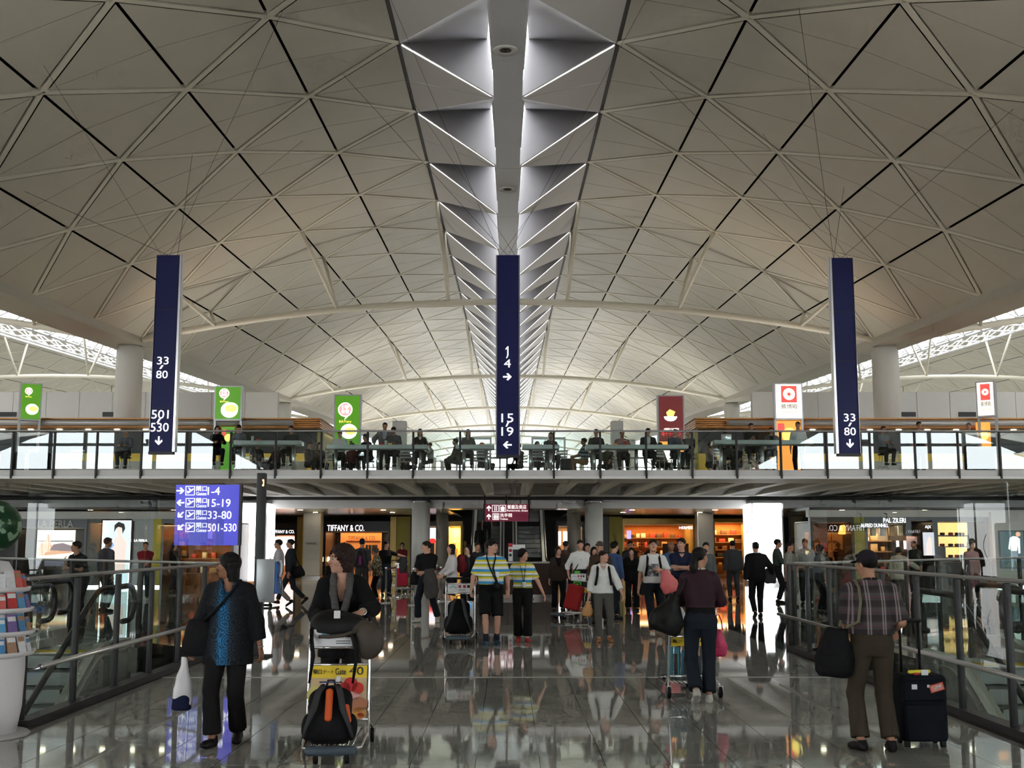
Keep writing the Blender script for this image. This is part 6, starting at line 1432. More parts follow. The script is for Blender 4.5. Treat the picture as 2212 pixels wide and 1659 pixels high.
# ================================================================== cloth patterns
def ramp_node(N, L, fac, stops, const=True):
    cr = N.new('ShaderNodeValToRGB'); cr.color_ramp.interpolation = 'CONSTANT' if const else 'LINEAR'; e = cr.color_ramp.elements
    while len(e) < len(stops): e.new(.5)
    for q_, (p, c) in zip(e, stops): q_.position = p; q_.color = (*c, 1)
    L.new(fac, cr.inputs['Fac']); return cr.outputs[0]
def mathn(N, L, op, a, b=None):
    n = N.new('ShaderNodeMath'); n.operation = op
    for i, v in enumerate((a, b)):
        if v is None: continue
        if isinstance(v, (int, float)): n.inputs[i].default_value = v
        else: L.new(v, n.inputs[i])
    return n.outputs[0]
def sepn(N, L, co):
    n = N.new('ShaderNodeSeparateXYZ'); L.new(co, n.inputs[0]); return n.outputs
def mixn(N, L, mode, f, a, b):
    n = N.new('ShaderNodeMix'); n.data_type = 'RGBA'; n.blend_type = mode
    for i, v in ((0, f), (6, a), (7, b)):
        if isinstance(v, (int, float)): n.inputs[i].default_value = v
        elif isinstance(v, tuple): n.inputs[i].default_value = (*v, 1)
        else: L.new(v, n.inputs[i])
    return n.outputs[2]
def striped(N, L, co):
    z = sepn(N, L, co)[2]; t = mathn(N, L, 'FRACT', mathn(N, L, 'MULTIPLY', z, 1 / .20))
    Yl, Wh, Bl, Gr = (.62, .50, .03), (.72, .71, .68), (.05, .28, .55), (.02, .22, .14)
    return ramp_node(N, L, t, [(0, Bl), (.22, Wh), (.44, Yl), (.60, Gr), (.66, Wh), (.84, Yl)])
def plaid(N, L, co):
    o = sepn(N, L, co)
    tz = mathn(N, L, 'FRACT', mathn(N, L, 'MULTIPLY', o[2], 1 / .118)); hz = ramp_node(N, L, tz, [(0, (.010, .005, .008)), (.34, (.055, .045, .05)), (.52, (.13, .03, .05)), (.60, (.07, .058, .06)), (.86, (.025, .014, .018))])
    tx = mathn(N, L, 'FRACT', mathn(N, L, 'MULTIPLY', o[0], 1 / .125)); vx = ramp_node(N, L, tx, [(0, (.10, .085, .085)), (.34, (.62, .58, .55)), (.44, (.16, .05, .08)), (.52, (.58, .55, .52)), (.62, (.09, .075, .08))])
    return mixn(N, L, 'MIX', .30, hz, vx)
def tunic(N, L, co):
    o = sepn(N, L, co); ax = mathn(N, L, 'ABSOLUTE', mathn(N, L, 'ADD', o[0], .01))
    vo = N.new('ShaderNodeTexVoronoi'); vo.inputs['Scale'].default_value = 13; L.new(co, vo.inputs['Vector']); ring = mathn(N, L, 'SINE', mathn(N, L, 'MULTIPLY', vo.outputs['Distance'], 26.))
    core = ramp_node(N, L, ax, [(0, (.03, .17, .34)), (.035, (.028, .14, .28)), (.06, (.03, .05, .07)), (.11, (.018, .022, .028)), (.16, (.009, .010, .012))], False)
    pat = ramp_node(N, L, ring, [(0, (.25, .22, .26)), (.5, (1, 1, 1))], False)
    return mixn(N, L, 'MULTIPLY', .8, core, pat)
def floral(N, L, co):
    nz = N.new('ShaderNodeTexNoise'); nz.inputs['Scale'].default_value = 22; L.new(co, nz.inputs['Vector']); return ramp_node(N, L, nz.outputs['Fac'], [(0, (.05, .04, .03)), (.45, (.22, .18, .10)), (.55, (.42, .36, .25))])
def bluestripe(N, L, co):
    t = mathn(N, L, 'FRACT', mathn(N, L, 'MULTIPLY', sepn(N, L, co)[2], 1 / .11)); return ramp_node(N, L, t, [(0, (.02, .03, .06)), (.4, (.25, .45, .6)), (.7, (.7, .72, .7))])
def printtee(N, L, co):
    o = sepn(N, L, co); w_ = (.62, .61, .60)
    inx = ramp_node(N, L, mathn(N, L, 'ABSOLUTE', mathn(N, L, 'ADD', o[0], .02)), [(0, (1, 1, 1)), (.105, (0, 0, 0))]); inz = ramp_node(N, L, mathn(N, L, 'MULTIPLY', o[2], .5), [(0, (0, 0, 0)), (.535, (1, 1, 1)), (.645, (0, 0, 0))])
    inf = ramp_node(N, L, mathn(N, L, 'ADD', o[1], .5), [(0, (1, 1, 1)), (.46, (0, 0, 0))])
    m1 = mixn(N, L, 'MULTIPLY', 1.0, inx, inz); m1 = mixn(N, L, 'MULTIPLY', 1.0, m1, inf); nz = N.new('ShaderNodeTexNoise'); nz.inputs['Scale'].default_value = 16; L.new(co, nz.inputs['Vector'])
    pic = ramp_node(N, L, nz.outputs['Fac'], [(0, (.10, .10, .11)), (.5, (.18, .18, .19)), (.62, (.5, .5, .52))]); return mixn(N, L, 'MIX', m1, w_, pic)
C_stripe = pattern_mat('striped polo', striped); C_plaid = pattern_mat('plaid shirt', plaid); C_tunic = pattern_mat('patterned tunic', tunic); C_floral = pattern_mat('floral blouse', floral); C_bstr = pattern_mat('blue striped top', bluestripe); C_ptee = pattern_mat('printed tee', printtee)
def K(r, g, b, n=None): return cloth(n or '%.3f %.3f %.3f' % (r, g, b), (r, g, b))
blk = K(.0055, .0055, .006); char = K(.017, .017, .019); navy = K(.012, .016, .040); dgrey = K(.055, .055, .058); jean = K(.014, .018, .026); djean = K(.009, .012, .017); white = K(.62, .61, .59); khaki = K(.050, .038, .026); lgrey = K(.22, .22, .22)
M_shoeb = mat('black shoe', (.007, .0065, .0065), .5, 0, .25); M_shoew = mat('pale shoe', (.45, .43, .38), .6, var=.15, vscale=20); M_shoer = mat('red shoe', (.42, .02, .02), .5); M_shoen = mat('navy trainer', (.02, .05, .09), .55)
def straps(root, m, wide=.028, back=True):
    J = root_j[root.name]; T = J['T']
    for sg in (-1, 1):
        pts = [T(sg * .10, .135, .30), T(sg * .105, .10, .48), T(sg * .105, .0, .545), T(sg * .11, -.10, .47), T(sg * .125, -.15, .34), T(sg * .155, -.10, .16)]
        F_ = Field(np.min(pts, 0) - .05, np.max(pts, 0) + .05, .011)
        for a, b in zip(pts, pts[1:]): F_.u(cap(a, b, .021), .01)
        mesh_from('strap', [F_.mesh()], m, root)
def hat(root, m, brim=0.):
    J = root_j[root.name]; g, Rh, hq = J['g'], J['Rh'], J['hq']; F_ = Field(J['Hc'] - .24, J['Hc'] + .24, .008)
    F_.u(ell(g(0, .016, .052), A3((.088, .108, .090)) * hq, Rh), 0); F_.plane(g(0, 0, .040), Rh @ A3((0, 0, -1)))
    F_.u(ell(g(0, -.105, .042), A3((.074, .080, .011)) * hq, Rh), .012)
    if brim: F_.u(ell(g(0, .02, .045), A3((.12, .13, .012)) * hq, Rh), .01)
    mesh_from('cap', [F_.mesh()], m, root)
def soft(root, name, pts, r, m, h=.012):
    F_ = Field(np.min(pts, 0) - r - .03, np.max(pts, 0) + r + .03, h)
    for a, b in zip(pts, pts[1:]): F_.u(cap(a, b, r), .012)
    return mesh_from(name, [F_.mesh()], m, root)
sc = lambda Y: Y / FPX

# ================================================================== foreground people
# woman walking with shoulder bag, head turned to the side
p1, J = person('woman in a dark blue patterned tunic walking with a shoulder bag, looking aside', 486, 1606, 1.60, -.05, 'near', 'f', 1.12, 'tan', 'bob', 'black', look=-1.25, nod=.05,
    feet={'R': (-.07, -.14, 0, -.05, -.15), 'L': (.08, .10, .015, .12, .15)}, hands={'R': (-.31, -.02, .885), 'L': (.27, .03, .875)}, curl=(.8, 1.1), top=C_tunic, sleeve=1.72, hem=.30, neck='v', puff=.032, bottom=K(.009, .008, .008), flare=.022, shoes=M_shoeb)
soft(p1, 'undershirt_edge', [J['T'](-.05, -.115, .40), J['T'](0, -.125, .385), J['T'](.05, -.115, .40)], .012, K(.03, .20, .42), .007)
MB().tube([J['W']['L'] + A3((.03 * math.cos(a), .03 * math.sin(a), .01)) for a in np.linspace(0, 2 * math.pi, 14, endpoint=False)], .004, 6, True).build('bracelet', M_chrome, p1)
c = wpt(p1, (-.235, -.02, .0)); T_ = J['T']
soft_bag('shoulder_bag', 'black shoulder bag on the hip of the tunic woman', (c.x, c.y - .03, 1.04), .15, (.30, .13, .31), M_nyl, strap=[wpt(p1, q_) for q_ in ((-.22, -.05, 1.02), T_(-.11, -.195, .26), T_(-.01, -.205, .36), T_(.08, -.155, .48), T_(.11, -.03, .565), T_(.08, .12, .42), T_(-.10, .15, .24), (-.24, .06, 1.02))])
w_ = wrist(p1, 'R', .09)
pb = soft_bag('plastic_bag', 'white plastic carrier bag with navy base in the tunic woman hand', (w_.x - .03, w_.y, w_.z), .3, (.17, .07, .44), mat('bag film', (.62, .60, .60), .35, var=.1), taper=.35)
blob('navy_base', [(loft((-.005, 0, -.30), (-.01, 0, -.448), (1, 0, 0), [(0, .06, .030), (.3, .078, .036), (.9, .083, .036), (1, .062, .024)]), 0)], K(.008, .012, .04), pb, .008)
# woman pushing the near trolley
tX = at(735, 1450, 10.0).x
t1 = trolley('luggage trolley carrying the black and orange backpack, gate 40 plate in front', (tX, 9.83, 0), .085, 1)
p2, J = person('woman in black jacket and scarf pushing the near trolley, looking aside', 734, 1170 + 4250 / 10.15, 1.655, .05, 'near', 'f', 1.06, 'pale', 'curly', 'brown', look=-1.05, nod=.04, lean=.05, hk=1.16,
    hands={'L': (.21, -.38, 1.165), 'R': (-.13, -.30, 1.08)}, curl=(.75, 1.), hand_dir={'L': ((-.85, -.45, -.25), (-.1, .3, -1)), 'R': ((.1, -1, -.3), (0, .1, -1))}, top=blk, sleeve=1.86, hem=.30, neck='deep', puff=.03, bottom=K(.008, .0075, .0075), shoes=M_shoeb, feet={'L': (.10, -.10), 'R': (-.10, .12)})
T_ = J['T']
scm = mat('scarf', (.075, .070, .068), .9, var=.55, vscale=38)
for sg in (-1, 1): soft(p2, 'scarf', [T_(sg * .02, .065, .575), T_(sg * .072, .0, .575), T_(sg * .078, -.085, .51), T_(sg * .072, -.155, .40), T_(sg * .045, -.195, .27), T_(sg * .015, -.20, .17)], .032, scm, .010)
MB().tube([J['W']['L'] + A3((.034 * math.cos(a), .02 * math.sin(a), .028 * math.sin(a))) for a in np.linspace(0, 2 * math.pi, 16, endpoint=False)], .006, 6, True).build('wristwatch', M_chrome, p2)
bg = thing('travel_bag', 'big soft black bag lying on the near trolley basket', 'bag', (tX - .03, 10.02, .84))
blob('bag_body', [(rbox((0, 0, .14), (.225, .13, .09), .07), 0), (ell((-.05, .02, .19), (.16, .11, .10)), .06), (ell((.10, 0, .15), (.13, .12, .10)), .05)], mat('black leather', (.008, .0075, .0075), .55, 0, .25, var=.2), bg, .012, .006)
for x, dz in ((-.20, -.46), (.16, -.46)): MB().tube([(x, -.12, .14), (x + .01, -.19, .05), (x + .03, -.20, -.08), (x - .0, -.205, dz + .16)], [.016, .018, .016, .010], 6).build('hanging_strap', M_nyl, bg)
MB().bbox((-.02, -.115, .22), (.035, -.11, .285), .004).build('white_tag', M_wpl, bg)
ob = thing('handbag', 'olive brown handbag hanging over the side of the near trolley basket', 'bag', (tX + .21, 9.94, 1.02))
blob('bag_body', [(ell((.03, -.02, -.15), (.135, .09, .15)), 0), (ell((-.02, 0, -.07), (.11, .08, .09)), .05)], mat('olive brown bag', (.055, .042, .030), .6, var=.2), ob, .012, .004)
MB().tube([(-.06, -.10, -.06), (-.16, -.15, -.09), (-.28, -.17, -.10), (-.36, -.15, -.10)], .016, 8).build('bag_strap', mat('olive brown bag'), ob)
backpack('black and orange hiking backpack standing on the near trolley deck', (tX + .01, 9.36, .135), .05, M_nyl, .44, -.34, True).scale = (1.18, 1, 1)
# man with cap and plaid shirt from behind, suitcase
p3, J = person('man in plaid polo shirt and dark cap standing with back to the viewer', 1893, 1621, 1.62, math.pi + .02, 'near', 'm', 1.1, 'mid', 'short', 'black', look=.42, nod=.12,
    feet={'L': (.125, .0, 0, 0, .25), 'R': (-.115, .03, 0, 0, -.2)}, hands={'R': (-.235, -.14, 1.04), 'L': (.13, -.30, 1.06)}, pole={'R': (-.15, 1, -.3), 'L': (.35, 1, -.3)}, curl=(.6, 1.2), hand_dir={'R': ((-.2, -.3, -1), (0, -1, .1))}, top=C_plaid, sleeve=.98, hem=.005, neck='round', puff=.026, collar=K(.018, .014, .022), bottom=khaki, flare=.02, shoes=M_shoeb, belly=.02)
hat(p3, K(.022, .018, .024))
T_ = J['T']; c = wpt(p3, (.30, .04, 0))
soft_bag('messenger_bag', 'large black messenger bag hanging from the plaid shirt man shoulder', (c.x, c.y, .99), .25, (.36, .17, .40), M_nyl, tilt=.12, taper=.65, strapm=mat('khaki strap', (.16, .14, .09), .7), strap=[wpt(p3, q_) for q_ in ((.26, -.02, 1.0), T_(.17, -.14, .38), T_(.15, -.06, .52), T_(.14, .02, .56), T_(.135, .11, .50), T_(.14, .165, .38), T_(.17, .175, .2), (.25, .12, 1.0))])
X0, Z0, X1, Z1 = pxr(1947, 1466, 2050, 1616, 9.95); su = thing('suitcase', 'dark blue upright suitcase with red sticker beside the plaid shirt man', 'suitcase', ((X0 + X1) / 2, 9.95, 0)); w = (X1 - X0) / 2; M_suit = mat('suitcase fabric', (.0045, .0058, .010), .8, 0, .2, var=.15, vscale=60, bump=.2, bscale=300)
blob('case_body', [(rbox((0, .13, .04 + .275), (w, .13, .275), .045), 0)], M_suit, su, .01)
blob('front_pocket', [(rbox((0, .0, .20), (w - .025, .025, .15), .02), 0)], M_suit, su, .008); blob('upper_pocket', [(rbox((0, .0, .46), (w - .025, .02, .085), .018), 0)], M_suit, su, .008)
for x in (-.11, .05): MB().tube([(x, .22, .58), (x, .22, Z1 + .46)], .012, 8).build('telescopic_tube', M_tyre, su)
MB().tube([(-.13, .22, Z1 + .465), (.07, .22, Z1 + .465)], .020, 10).build('grip', M_tyre, su)
for x in (-w + .05, w - .05): MB().lathe([(.02, -.015), (.04, -.013), (.04, .013), (.02, .015)], 14, M=Matrix.Translation((x, .22, .04)) @ Matrix.Rotation(math.pi / 2, 4, 'Y')).build('wheel', M_tyre, su)
for x in (-w + .05, w - .05): box('foot', (x - .02, .01, 0), (x + .02, .05, .05), M_tyre, su)
Rs = Matrix.Translation((.10, -.026, .49)) @ Matrix.Rotation(-.28, 4, 'Y'); MB().box((-.06, 0, -.032), (.06, .003, .032), Rs).build('red_sticker', mat('sticker red', (.55, .06, .03), .4), su); MB().box((-.05, -.002, -.024), (.05, 0, .024), Rs).build('sticker_border', mat('sticker pale', (.62, .25, .2), .4), su)
MB().tube([(Rs @ Vector(q_)) for q_ in ((-.02, -.004, -.015), (.0, -.004, .012), (.02, -.004, .0), (.035, -.004, .018))], .006, 5).build('sticker_emblem', M_wpl, su)
MB().box((-.11, -.024, .475), (-.065, -.02, .515)).build('white_label', M_wpl, su); MB().box((.02, -.024, .49), (.04, -.02, .512)).build('white_label', M_wpl, su)
blob('yellow_tag', [(cap((-.10, .05, .61), (.06, .04, .615), .016), 0)], mat('tag yellow', (.72, .62, .04), .5), su, .006); MB().bbox((-.01, .02, .585), (.05, .03, .63), .004).build('barcode_tag', M_wpl, su); MB().bbox((-.07, .03, .585), (-.02, .05, .605), .004).build('red_ribbon', mat('red', (.5, .02, .02), .5), su)
# woman from behind pushing a trolley
t3 = trolley('luggage trolley pushed by the maroon jacket woman, yellow plate towards the viewer', (at(1487, 1420, 13.3).x, 13.38, 0), math.pi + .05, 3)
p4, J = person('woman in maroon leather jacket and jeans walking away behind a trolley', 1517, 1517, 1.64, math.pi - .06, 'near', 'f', 1.02, 'mid', 'pony', 'black', look=-.75,
    feet={'L': (.075, .13, .05, .55, .05), 'R': (-.07, .02, 0, 0, -.1)}, hands={'L': (.14, -.33, 1.05), 'R': (-.17, -.30, 1.05)}, top=mat('maroon leather', (.030, .010, .016), .65, 0, .25, var=.25, vscale=12), sleeve=1.9, hem=-.04, neck='round', puff=.024, collar=K(.5, .47, .42), inner=None, bottom=jean, flare=.02, shoes=M_shoew)
F_ = Field(J['lo'], J['hi'], .0095); F_.u(loft(J['T'](0, 0, -.02), J['T'](0, 0, .16), J['Rt'] @ A3((1, 0, 0)), [(0, .182 * J['s'], .135 * J['s']), (1, .16 * J['s'], .12 * J['s'])]), 0); mesh_from('undertop', [F_.mesh()], blk, p4)
c = wpt(p4, (.26, .05, 0)); soft_bag('hobo_bag', 'large dark leather hobo bag on the maroon jacket woman shoulder', (c.x - .02, c.y - .04, 1.13), .2, (.40, .19, .42), mat('black leather'), tilt=.35, taper=.35, strap=[wpt(p4, q_) for q_ in ((.24, -.02, 1.1), J['T'](.15, -.06, .46), J['T'](.14, .02, .53), J['T'](.17, .10, .44), (.25, .12, 1.1))])
X0 = at(1487, 1420, 13.5).x
bb = thing('shopping_box', 'teal and black shopping boxes on the trolley of the maroon jacket woman', 'box', (X0, 13.62, .16))
for i, (x, c_) in enumerate(((-.15, (.03, .17, .22)), (-.03, (.02, .12, .20)), (.10, (.03, .03, .06)))): MB().bbox((x - .055, -.1, 0), (x + .055, .2, .34 - .05 * i), .012).build('box', mat('box %d' % i, c_, .5), bb); MB().box((x - .025, -.104, .04), (x + .025, -.1, .27 - .05 * i)).build('printed_block', M_blk, bb)
soft_bag('carrier_bag', 'pink patterned carrier bag beside the maroon jacket woman knee', (at(1552, 1400, 13.3).x, 13.3, .72), 0, (.20, .12, .30), mat('pink bag', (.62, .03, .12), .5, var=.5, vscale=40), taper=.5, handle=True)

# ================================================================== middle distance
t2 = trolley('luggage trolley with black backpack, pushed beside the striped couple', (at(991, 1350, 20.0).x, 20.3, 0), 0, 2)
backpack('black backpack standing on the trolley of the striped couple', (at(991, 1350, 20.0).x, 19.9, .155), 0, M_nyl, .58, -.15)
p5, J = person('man in striped polo shirt and black shorts holding hands, camera at his waist', 1060, 1392, 1.73, .05, 'mid', 'm', 1.20, 'pale', 'short', 'black', look=.95, feet={'R': (-.08, -.10, 0, 0, -.2), 'L': (.10, .06, 0, 0, .15)}, hands={'R': (-.33, -.14, .92), 'L': (.29, -.10, .90)}, curl=(.9, .8), top=C_stripe, sleeve=.86, hem=.02, neck='round', collar=K(.55, .42, .04), puff=.022, bottom=blk, leg='knee', shoes=M_shoen, belly=.04)
for k in 'LR': soft(p5, 'sock', [J['An'][k] + A3((0, 0, .0)), J['An'][k] + (J['Kn'][k] - J['An'][k]) * .22], .046, K(.02, .02, .035), .010)
T_ = J['T']; soft(p5, 'camera_strap', [T_(.075, .0, .585), T_(.07, -.12, .50), T_(.03, -.20, .34), T_(.10, -.235, .12)], .012, M_nyl, .008); soft(p5, 'camera_strap', [T_(-.075, .0, .585), T_(-.07, -.12, .50), T_(-.02, -.205, .34), T_(.08, -.235, .12)], .012, M_nyl, .008)
c = wpt(p5, T_(.11, -.235, .05)); cm = thing('camera', 'black camera hanging on the striped polo man', 'camera', c, .05); cm.rotation_euler = (0, .5, 0); MB().bbox((-.075, -.03, -.05), (.075, .04, .05), .012).build('camera_body', M_nyl, cm); MB().lathe([(.042, 0), (.042, .05), (.03, .052)], 16, M=Matrix.Rotation(math.pi / 2, 4, 'X') @ Matrix.Translation((0, 0, .03))).build('lens', M_tyre, cm)
MB().bbox((-.03, -.003, -.045), (.03, .003, .045), .003, Matrix.Translation(T_(.10, -.225, .24))).build('badge', M_wpl, p5)
p6, J = person('woman in striped polo shirt and black trousers holding hands, arm swung out', 1129, 1385, 1.58, -.02, 'mid', 'f', 1.08, 'pale', 'puffy', 'black', look=1.0, feet={'R': (-.07, -.02, .01, .1, -.1), 'L': (.08, -.16, 0, -.08, .15)}, hands={'R': (-.27, -.05, .93), 'L': (.36, -.05, .90)}, curl=(.4, .8), top=C_stripe, sleeve=.82, hem=.02, neck='round', collar=K(.55, .42, .04), puff=.02, bottom=blk, flare=.03, shoes=M_shoer)
MB().bbox((-.03, -.003, -.045), (.03, .003, .045), .003, Matrix.Translation(J['T'](.03, -.175, .14))).build('badge', M_wpl, p6); soft(p6, 'lanyard', [J['T'](.065, -.05, .56), J['T'](.05, -.16, .40), J['T'](.03, -.172, .19)], .006, M_nyl, .007); soft(p6, 'lanyard', [J['T'](-.065, -.05, .56), J['T'](-.02, -.165, .40), J['T'](.02, -.172, .19)], .006, M_nyl, .007)
p7, J = person('young man in black T-shirt and jeans walking with a jacket over his arm', 921, 1344, 1.71, -.30, 'mid', 'm', .98, 'pale', 'short', 'black', look=-.95, feet={'R': (-.16, -.08, 0, 0, -.3), 'L': (.22, .10, .03, .25, .3)}, hands={'R': (-.32, .06, .88), 'L': (.02, -.26, 1.08)}, curl=(.7, .5), top=blk, sleeve=.8, hem=.03, neck='round', puff=.02, bottom=djean, flare=.015, shoes=M_shoew)
c = wpt(p7, (.14, -.22, 0)); jk = thing('folded_jacket', 'dark grey jacket draped over the arm of the man in black T-shirt', 'jacket', (c.x, c.y, 1.13)); blob('drape', [(loft((0, 0, 0), (.06, 0, -.62), (1, 0, .1), [(0, .10, .06), (.3, .14, .07), (.8, .16, .06), (1, .12, .05)]), 0)], K(.05, .045, .042), jk, .014, .010)
c = wpt(p7, (-.25, -.02, 0)); soft_bag('shoulder_bag', 'black bag at the hip of the man in black T-shirt', (c.x, c.y, 1.06), .1, (.24, .12, .28), M_nyl)
p8, J = person('long-haired girl in white cardigan and black skirt, seen in profile', 976, 1170 + 4250 / 26.5, 1.65, -1.25, 'far', 'f', .95, 'pale', 'long', 'black', hands={'R': (-.12, -.28, .98), 'L': (.16, -.25, 1.0)}, top=K(.58, .55, .55), sleeve=1.9, hem=.14, bottom=blk, leg='skirt', shoes=M_shoeb, puff=.018)
backpack('dark red backpack behind the girl in white cardigan', wpt(p8, (0, .22, .98)), -1.25 + math.pi, K(.16, .015, .02), .42, 0.)
p9, J = person('woman in brown jacket and black trousers beside the queue post', 1206, 1320, 1.57, .1, 'far', 'f', 1.1, 'pale', 'puffy', 'brown', top=K(.035, .024, .018), sleeve=1.9, hem=.2, neck='open', inner=blk, bottom=blk, flare=.02, shoes=M_shoeb, look=.3)
t4 = trolley('luggage trolley with red suitcase in front of the man in white shirt', (at(1246, 1300, 26.3).x, 26.4, 0), -.75, 3)
rs_ = thing('suitcase', 'red soft suitcase tilted on the trolley of the man in white shirt', 'suitcase', (at(1233, 1310, 25.9).x, 25.95, .20)); rs_.rotation_euler = (-.15, .22, -.4); blob('case_body', [(rbox((0, 0, .29), (.17, .12, .28), .05), 0)], K(.28, .018, .018), rs_, .014); MB().tube([(-.06, 0, .56), (-.05, 0, .61), (.05, 0, .61), (.06, 0, .56)], .012, 6).build('grip', M_tyre, rs_)
p10, J = person('man in white long-sleeved shirt with shoulder strap behind the red suitcase', 1254, 1170 + 4250 / 27.2, 1.74, .1, 'far', 'm', 1.0, 'pale', 'short', 'black', top=white, sleeve=1.9, hem=-.02, bottom=char, shoes=M_shoeb, hands={'R': (-.30, -.1, .95), 'L': (.2, -.28, 1.02)}, collar=white)
soft(p10, 'shoulder_strap', [J['T'](.13, .0, .53), J['T'](.0, -.135, .35), J['T'](-.15, -.1, .1)], .014, blk, .012)
soft_bag('gift_bag', 'bright green carrier bag held by the man in white shirt', (at(1247, 1245, 26.8).x, 26.75, 1.04), .2, (.20, .1, .34), mat('green bag', (.10, .45, .05), .5, var=.3, vscale=12), taper=.8)
p11, J = person('woman in orange cardigan over white top behind the white fleece woman', 1284, 1170 + 4250 / 28.2, 1.57, .15, 'far', 'f', 1.1, 'pale', 'bob', 'black', top=K(.30, .075, .015), sleeve=1.9, hem=.1, neck='open', inner=white, bottom=K(.03, .035, .05), shoes=M_shoeb)
p12, J = person('man with glasses half hidden behind the orange cardigan woman', 1270, 1170 + 4250 / 31, 1.66, 0, 'far', 'm', 1., 'pale', 'short', 'black', top=lgrey, bottom=char, shoes=M_shoeb, sleeve=.8)
p13, J = person('woman in white fleece with black rucksack straps and grey trousers walking', 1304, 1386, 1.55, .0, 'mid', 'f', 1.02, 'pale', 'bun', 'brown', look=.85, feet={'R': (-.09, -.08, 0, 0, -.1), 'L': (.10, -.02, .02, .15, .15)}, hands={'R': (-.27, -.06, .80), 'L': (.31, -.16, .93)}, curl=(.6, .9), top=white, sleeve=1.66, hem=.10, neck='v', collar=white, puff=.024, bottom=K(.085, .080, .070), shoes=K(.30, .12, .05))
straps(p13, M_nyl); backpack('black rucksack worn by the woman in white fleece', wpt(p13, (0, .20, .92)), math.pi, M_nyl, .44, 0.)
w_ = wrist(p13, 'R', .09); soft_bag('paper_bag', 'small tan and orange shopping bag in the white fleece woman hand', (w_.x, w_.y, w_.z), .1, (.20, .10, .26), mat('tan bag', (.42, .20, .07), .6, var=.3), taper=.4)
p14, J = person('person in brown cap and dark coat behind the woman in white fleece', 1298, 1170 + 4250 / 24.0, 1.70, -.3, 'far', 'm', 1., 'mid', 'short', 'grey', top=K(.05, .03, .02), sleeve=1.9, bottom=char, shoes=M_shoeb); hat(p14, K(.08, .06, .045), 1)
p15, J = person('man in blue jacket turned away beside the brown cap', 1327, 1170 + 4250 / 25.2, 1.70, 2.3, 'far', 'm', 1.05, 'pale', 'short', 'black', top=K(.05, .085, .19), sleeve=1.9, hem=.1, bottom=jean, shoes=M_shoeb, feet={'L': (.1, -.2), 'R': (-.1, .25, .03, .3)})
p16, J = person('short woman in black blouse and trousers left of the printed T-shirt man', 1366, 1319, 1.55, .0, 'far', 'f', 1.08, 'pale', 'puffy', 'black', top=blk, sleeve=1.8, hem=.2, neck='v', puff=.03, bottom=blk, flare=.03, shoes=M_shoeb, look=-.2)
c = wpt(p16, (.30, 0, 0)); soft_bag('tote_bag', 'dark tote bag beside the short woman in black blouse', (c.x, c.y, .72), .2, (.24, .1, .34), K(.03, .03, .03))
p17, J = person('man in dark shirt far behind the short woman in black', 1362, 1170 + 4250 / 34, 1.72, .2, 'far', 'm', 1., 'mid', 'short', 'black', top=K(.03, .025, .03), bottom=char, shoes=M_shoeb, sleeve=1.9)
p18, J = person('man in white printed T-shirt and dark jeans walking with a pink bag', 1413, 1373, 1.74, .0, 'mid', 'm', 1.04, 'pale', 'short', 'brown', nod=-.12, feet={'R': (-.05, -.18, 0, -.15, -.1), 'L': (.13, .30, .14, .75, .1)}, hands={'R': (-.27, .02, .84), 'L': (.10, -.24, 1.20)}, pole={'L': (.8, .5, -.6), 'R': (-.5, .9, -.1)}, curl=(.9, .6), top=C_ptee, sleeve=.8, hem=.07, neck='round', puff=.02, bottom=djean, shoes=M_shoew)
straps(p18, M_nyl); backpack('dark backpack worn by the man in white printed T-shirt', wpt(p18, (0, .21, 1.08)), math.pi, M_nyl, .46, 0.)
w_ = wrist(p18, 'L', .06); soft_bag('carrier_bag', 'salmon pink carrier bag held by the man in white printed T-shirt', (w_.x + .10, w_.y - .02, w_.z - .02), .1, (.34, .15, .42), mat('salmon bag', (.60, .12, .12), .45, var=.2, vscale=14), tilt=-.35, taper=.5)
p19, J = person('man in navy polo shirt with arms crossed behind the maroon jacket woman', 1476, 1170 + 4250 / 22.5, 1.77, -.1, 'mid', 'm', 1.1, 'pale', 'short', 'black', look=-.45, hands={'L': (-.10, -.26, 1.20), 'R': (.10, -.24, 1.17)}, pole={'L': (.9, -.1, -.5), 'R': (-.9, -.1, -.5)}, hand_dir={'L': ((-1, .2, .05), (0, .9, -.3)), 'R': ((1, .2, .0), (0, .9, -.3))}, top=navy, sleeve=.85, hem=.02, neck='v', collar=navy, bottom=blk, shoes=M_shoeb)
p20, J = person('bald man in blue shirt standing behind the crossed arms', 1452, 1170 + 4250 / 27, 1.71, .05, 'far', 'm', 1.05, 'tan', 'bald', 'black', top=K(.05, .10, .19), sleeve=.8, bottom=char, shoes=M_shoeb)
p21, J = person('young woman peeking out beyond the maroon jacket woman head', 1528, 1170 + 4250 / 26, 1.69, -.1, 'far', 'f', .95, 'pale', 'pony', 'black', top=K(.09, .10, .10), bottom=char, shoes=M_shoeb, sleeve=1.8)
p22, J = person('man in grey suit walking away near the warm shelf shop', 1586, 1297, 1.73, math.pi, 'far', 'm', 1.06, 'mid', 'short', 'black', top=K(.045, .047, .05), sleeve=1.9, hem=.16, collar=white, puff=.03, bottom=K(.04, .042, .045), shoes=M_shoeb, feet={'L': (.09, -.1), 'R': (-.09, .12, .02, .2)})
p23, J = person('man in black suit walking towards the glowing pillar', 1637, 1334, 1.69, math.pi, 'far', 'm', 1.06, 'mid', 'short', 'black', top=blk, sleeve=1.9, hem=.16, collar=white, puff=.032, bottom=blk, shoes=M_shoeb, feet={'L': (.09, .16, .04, .4), 'R': (-.08, -.06)}, hands={'R': (-.34, -.02, .95)})
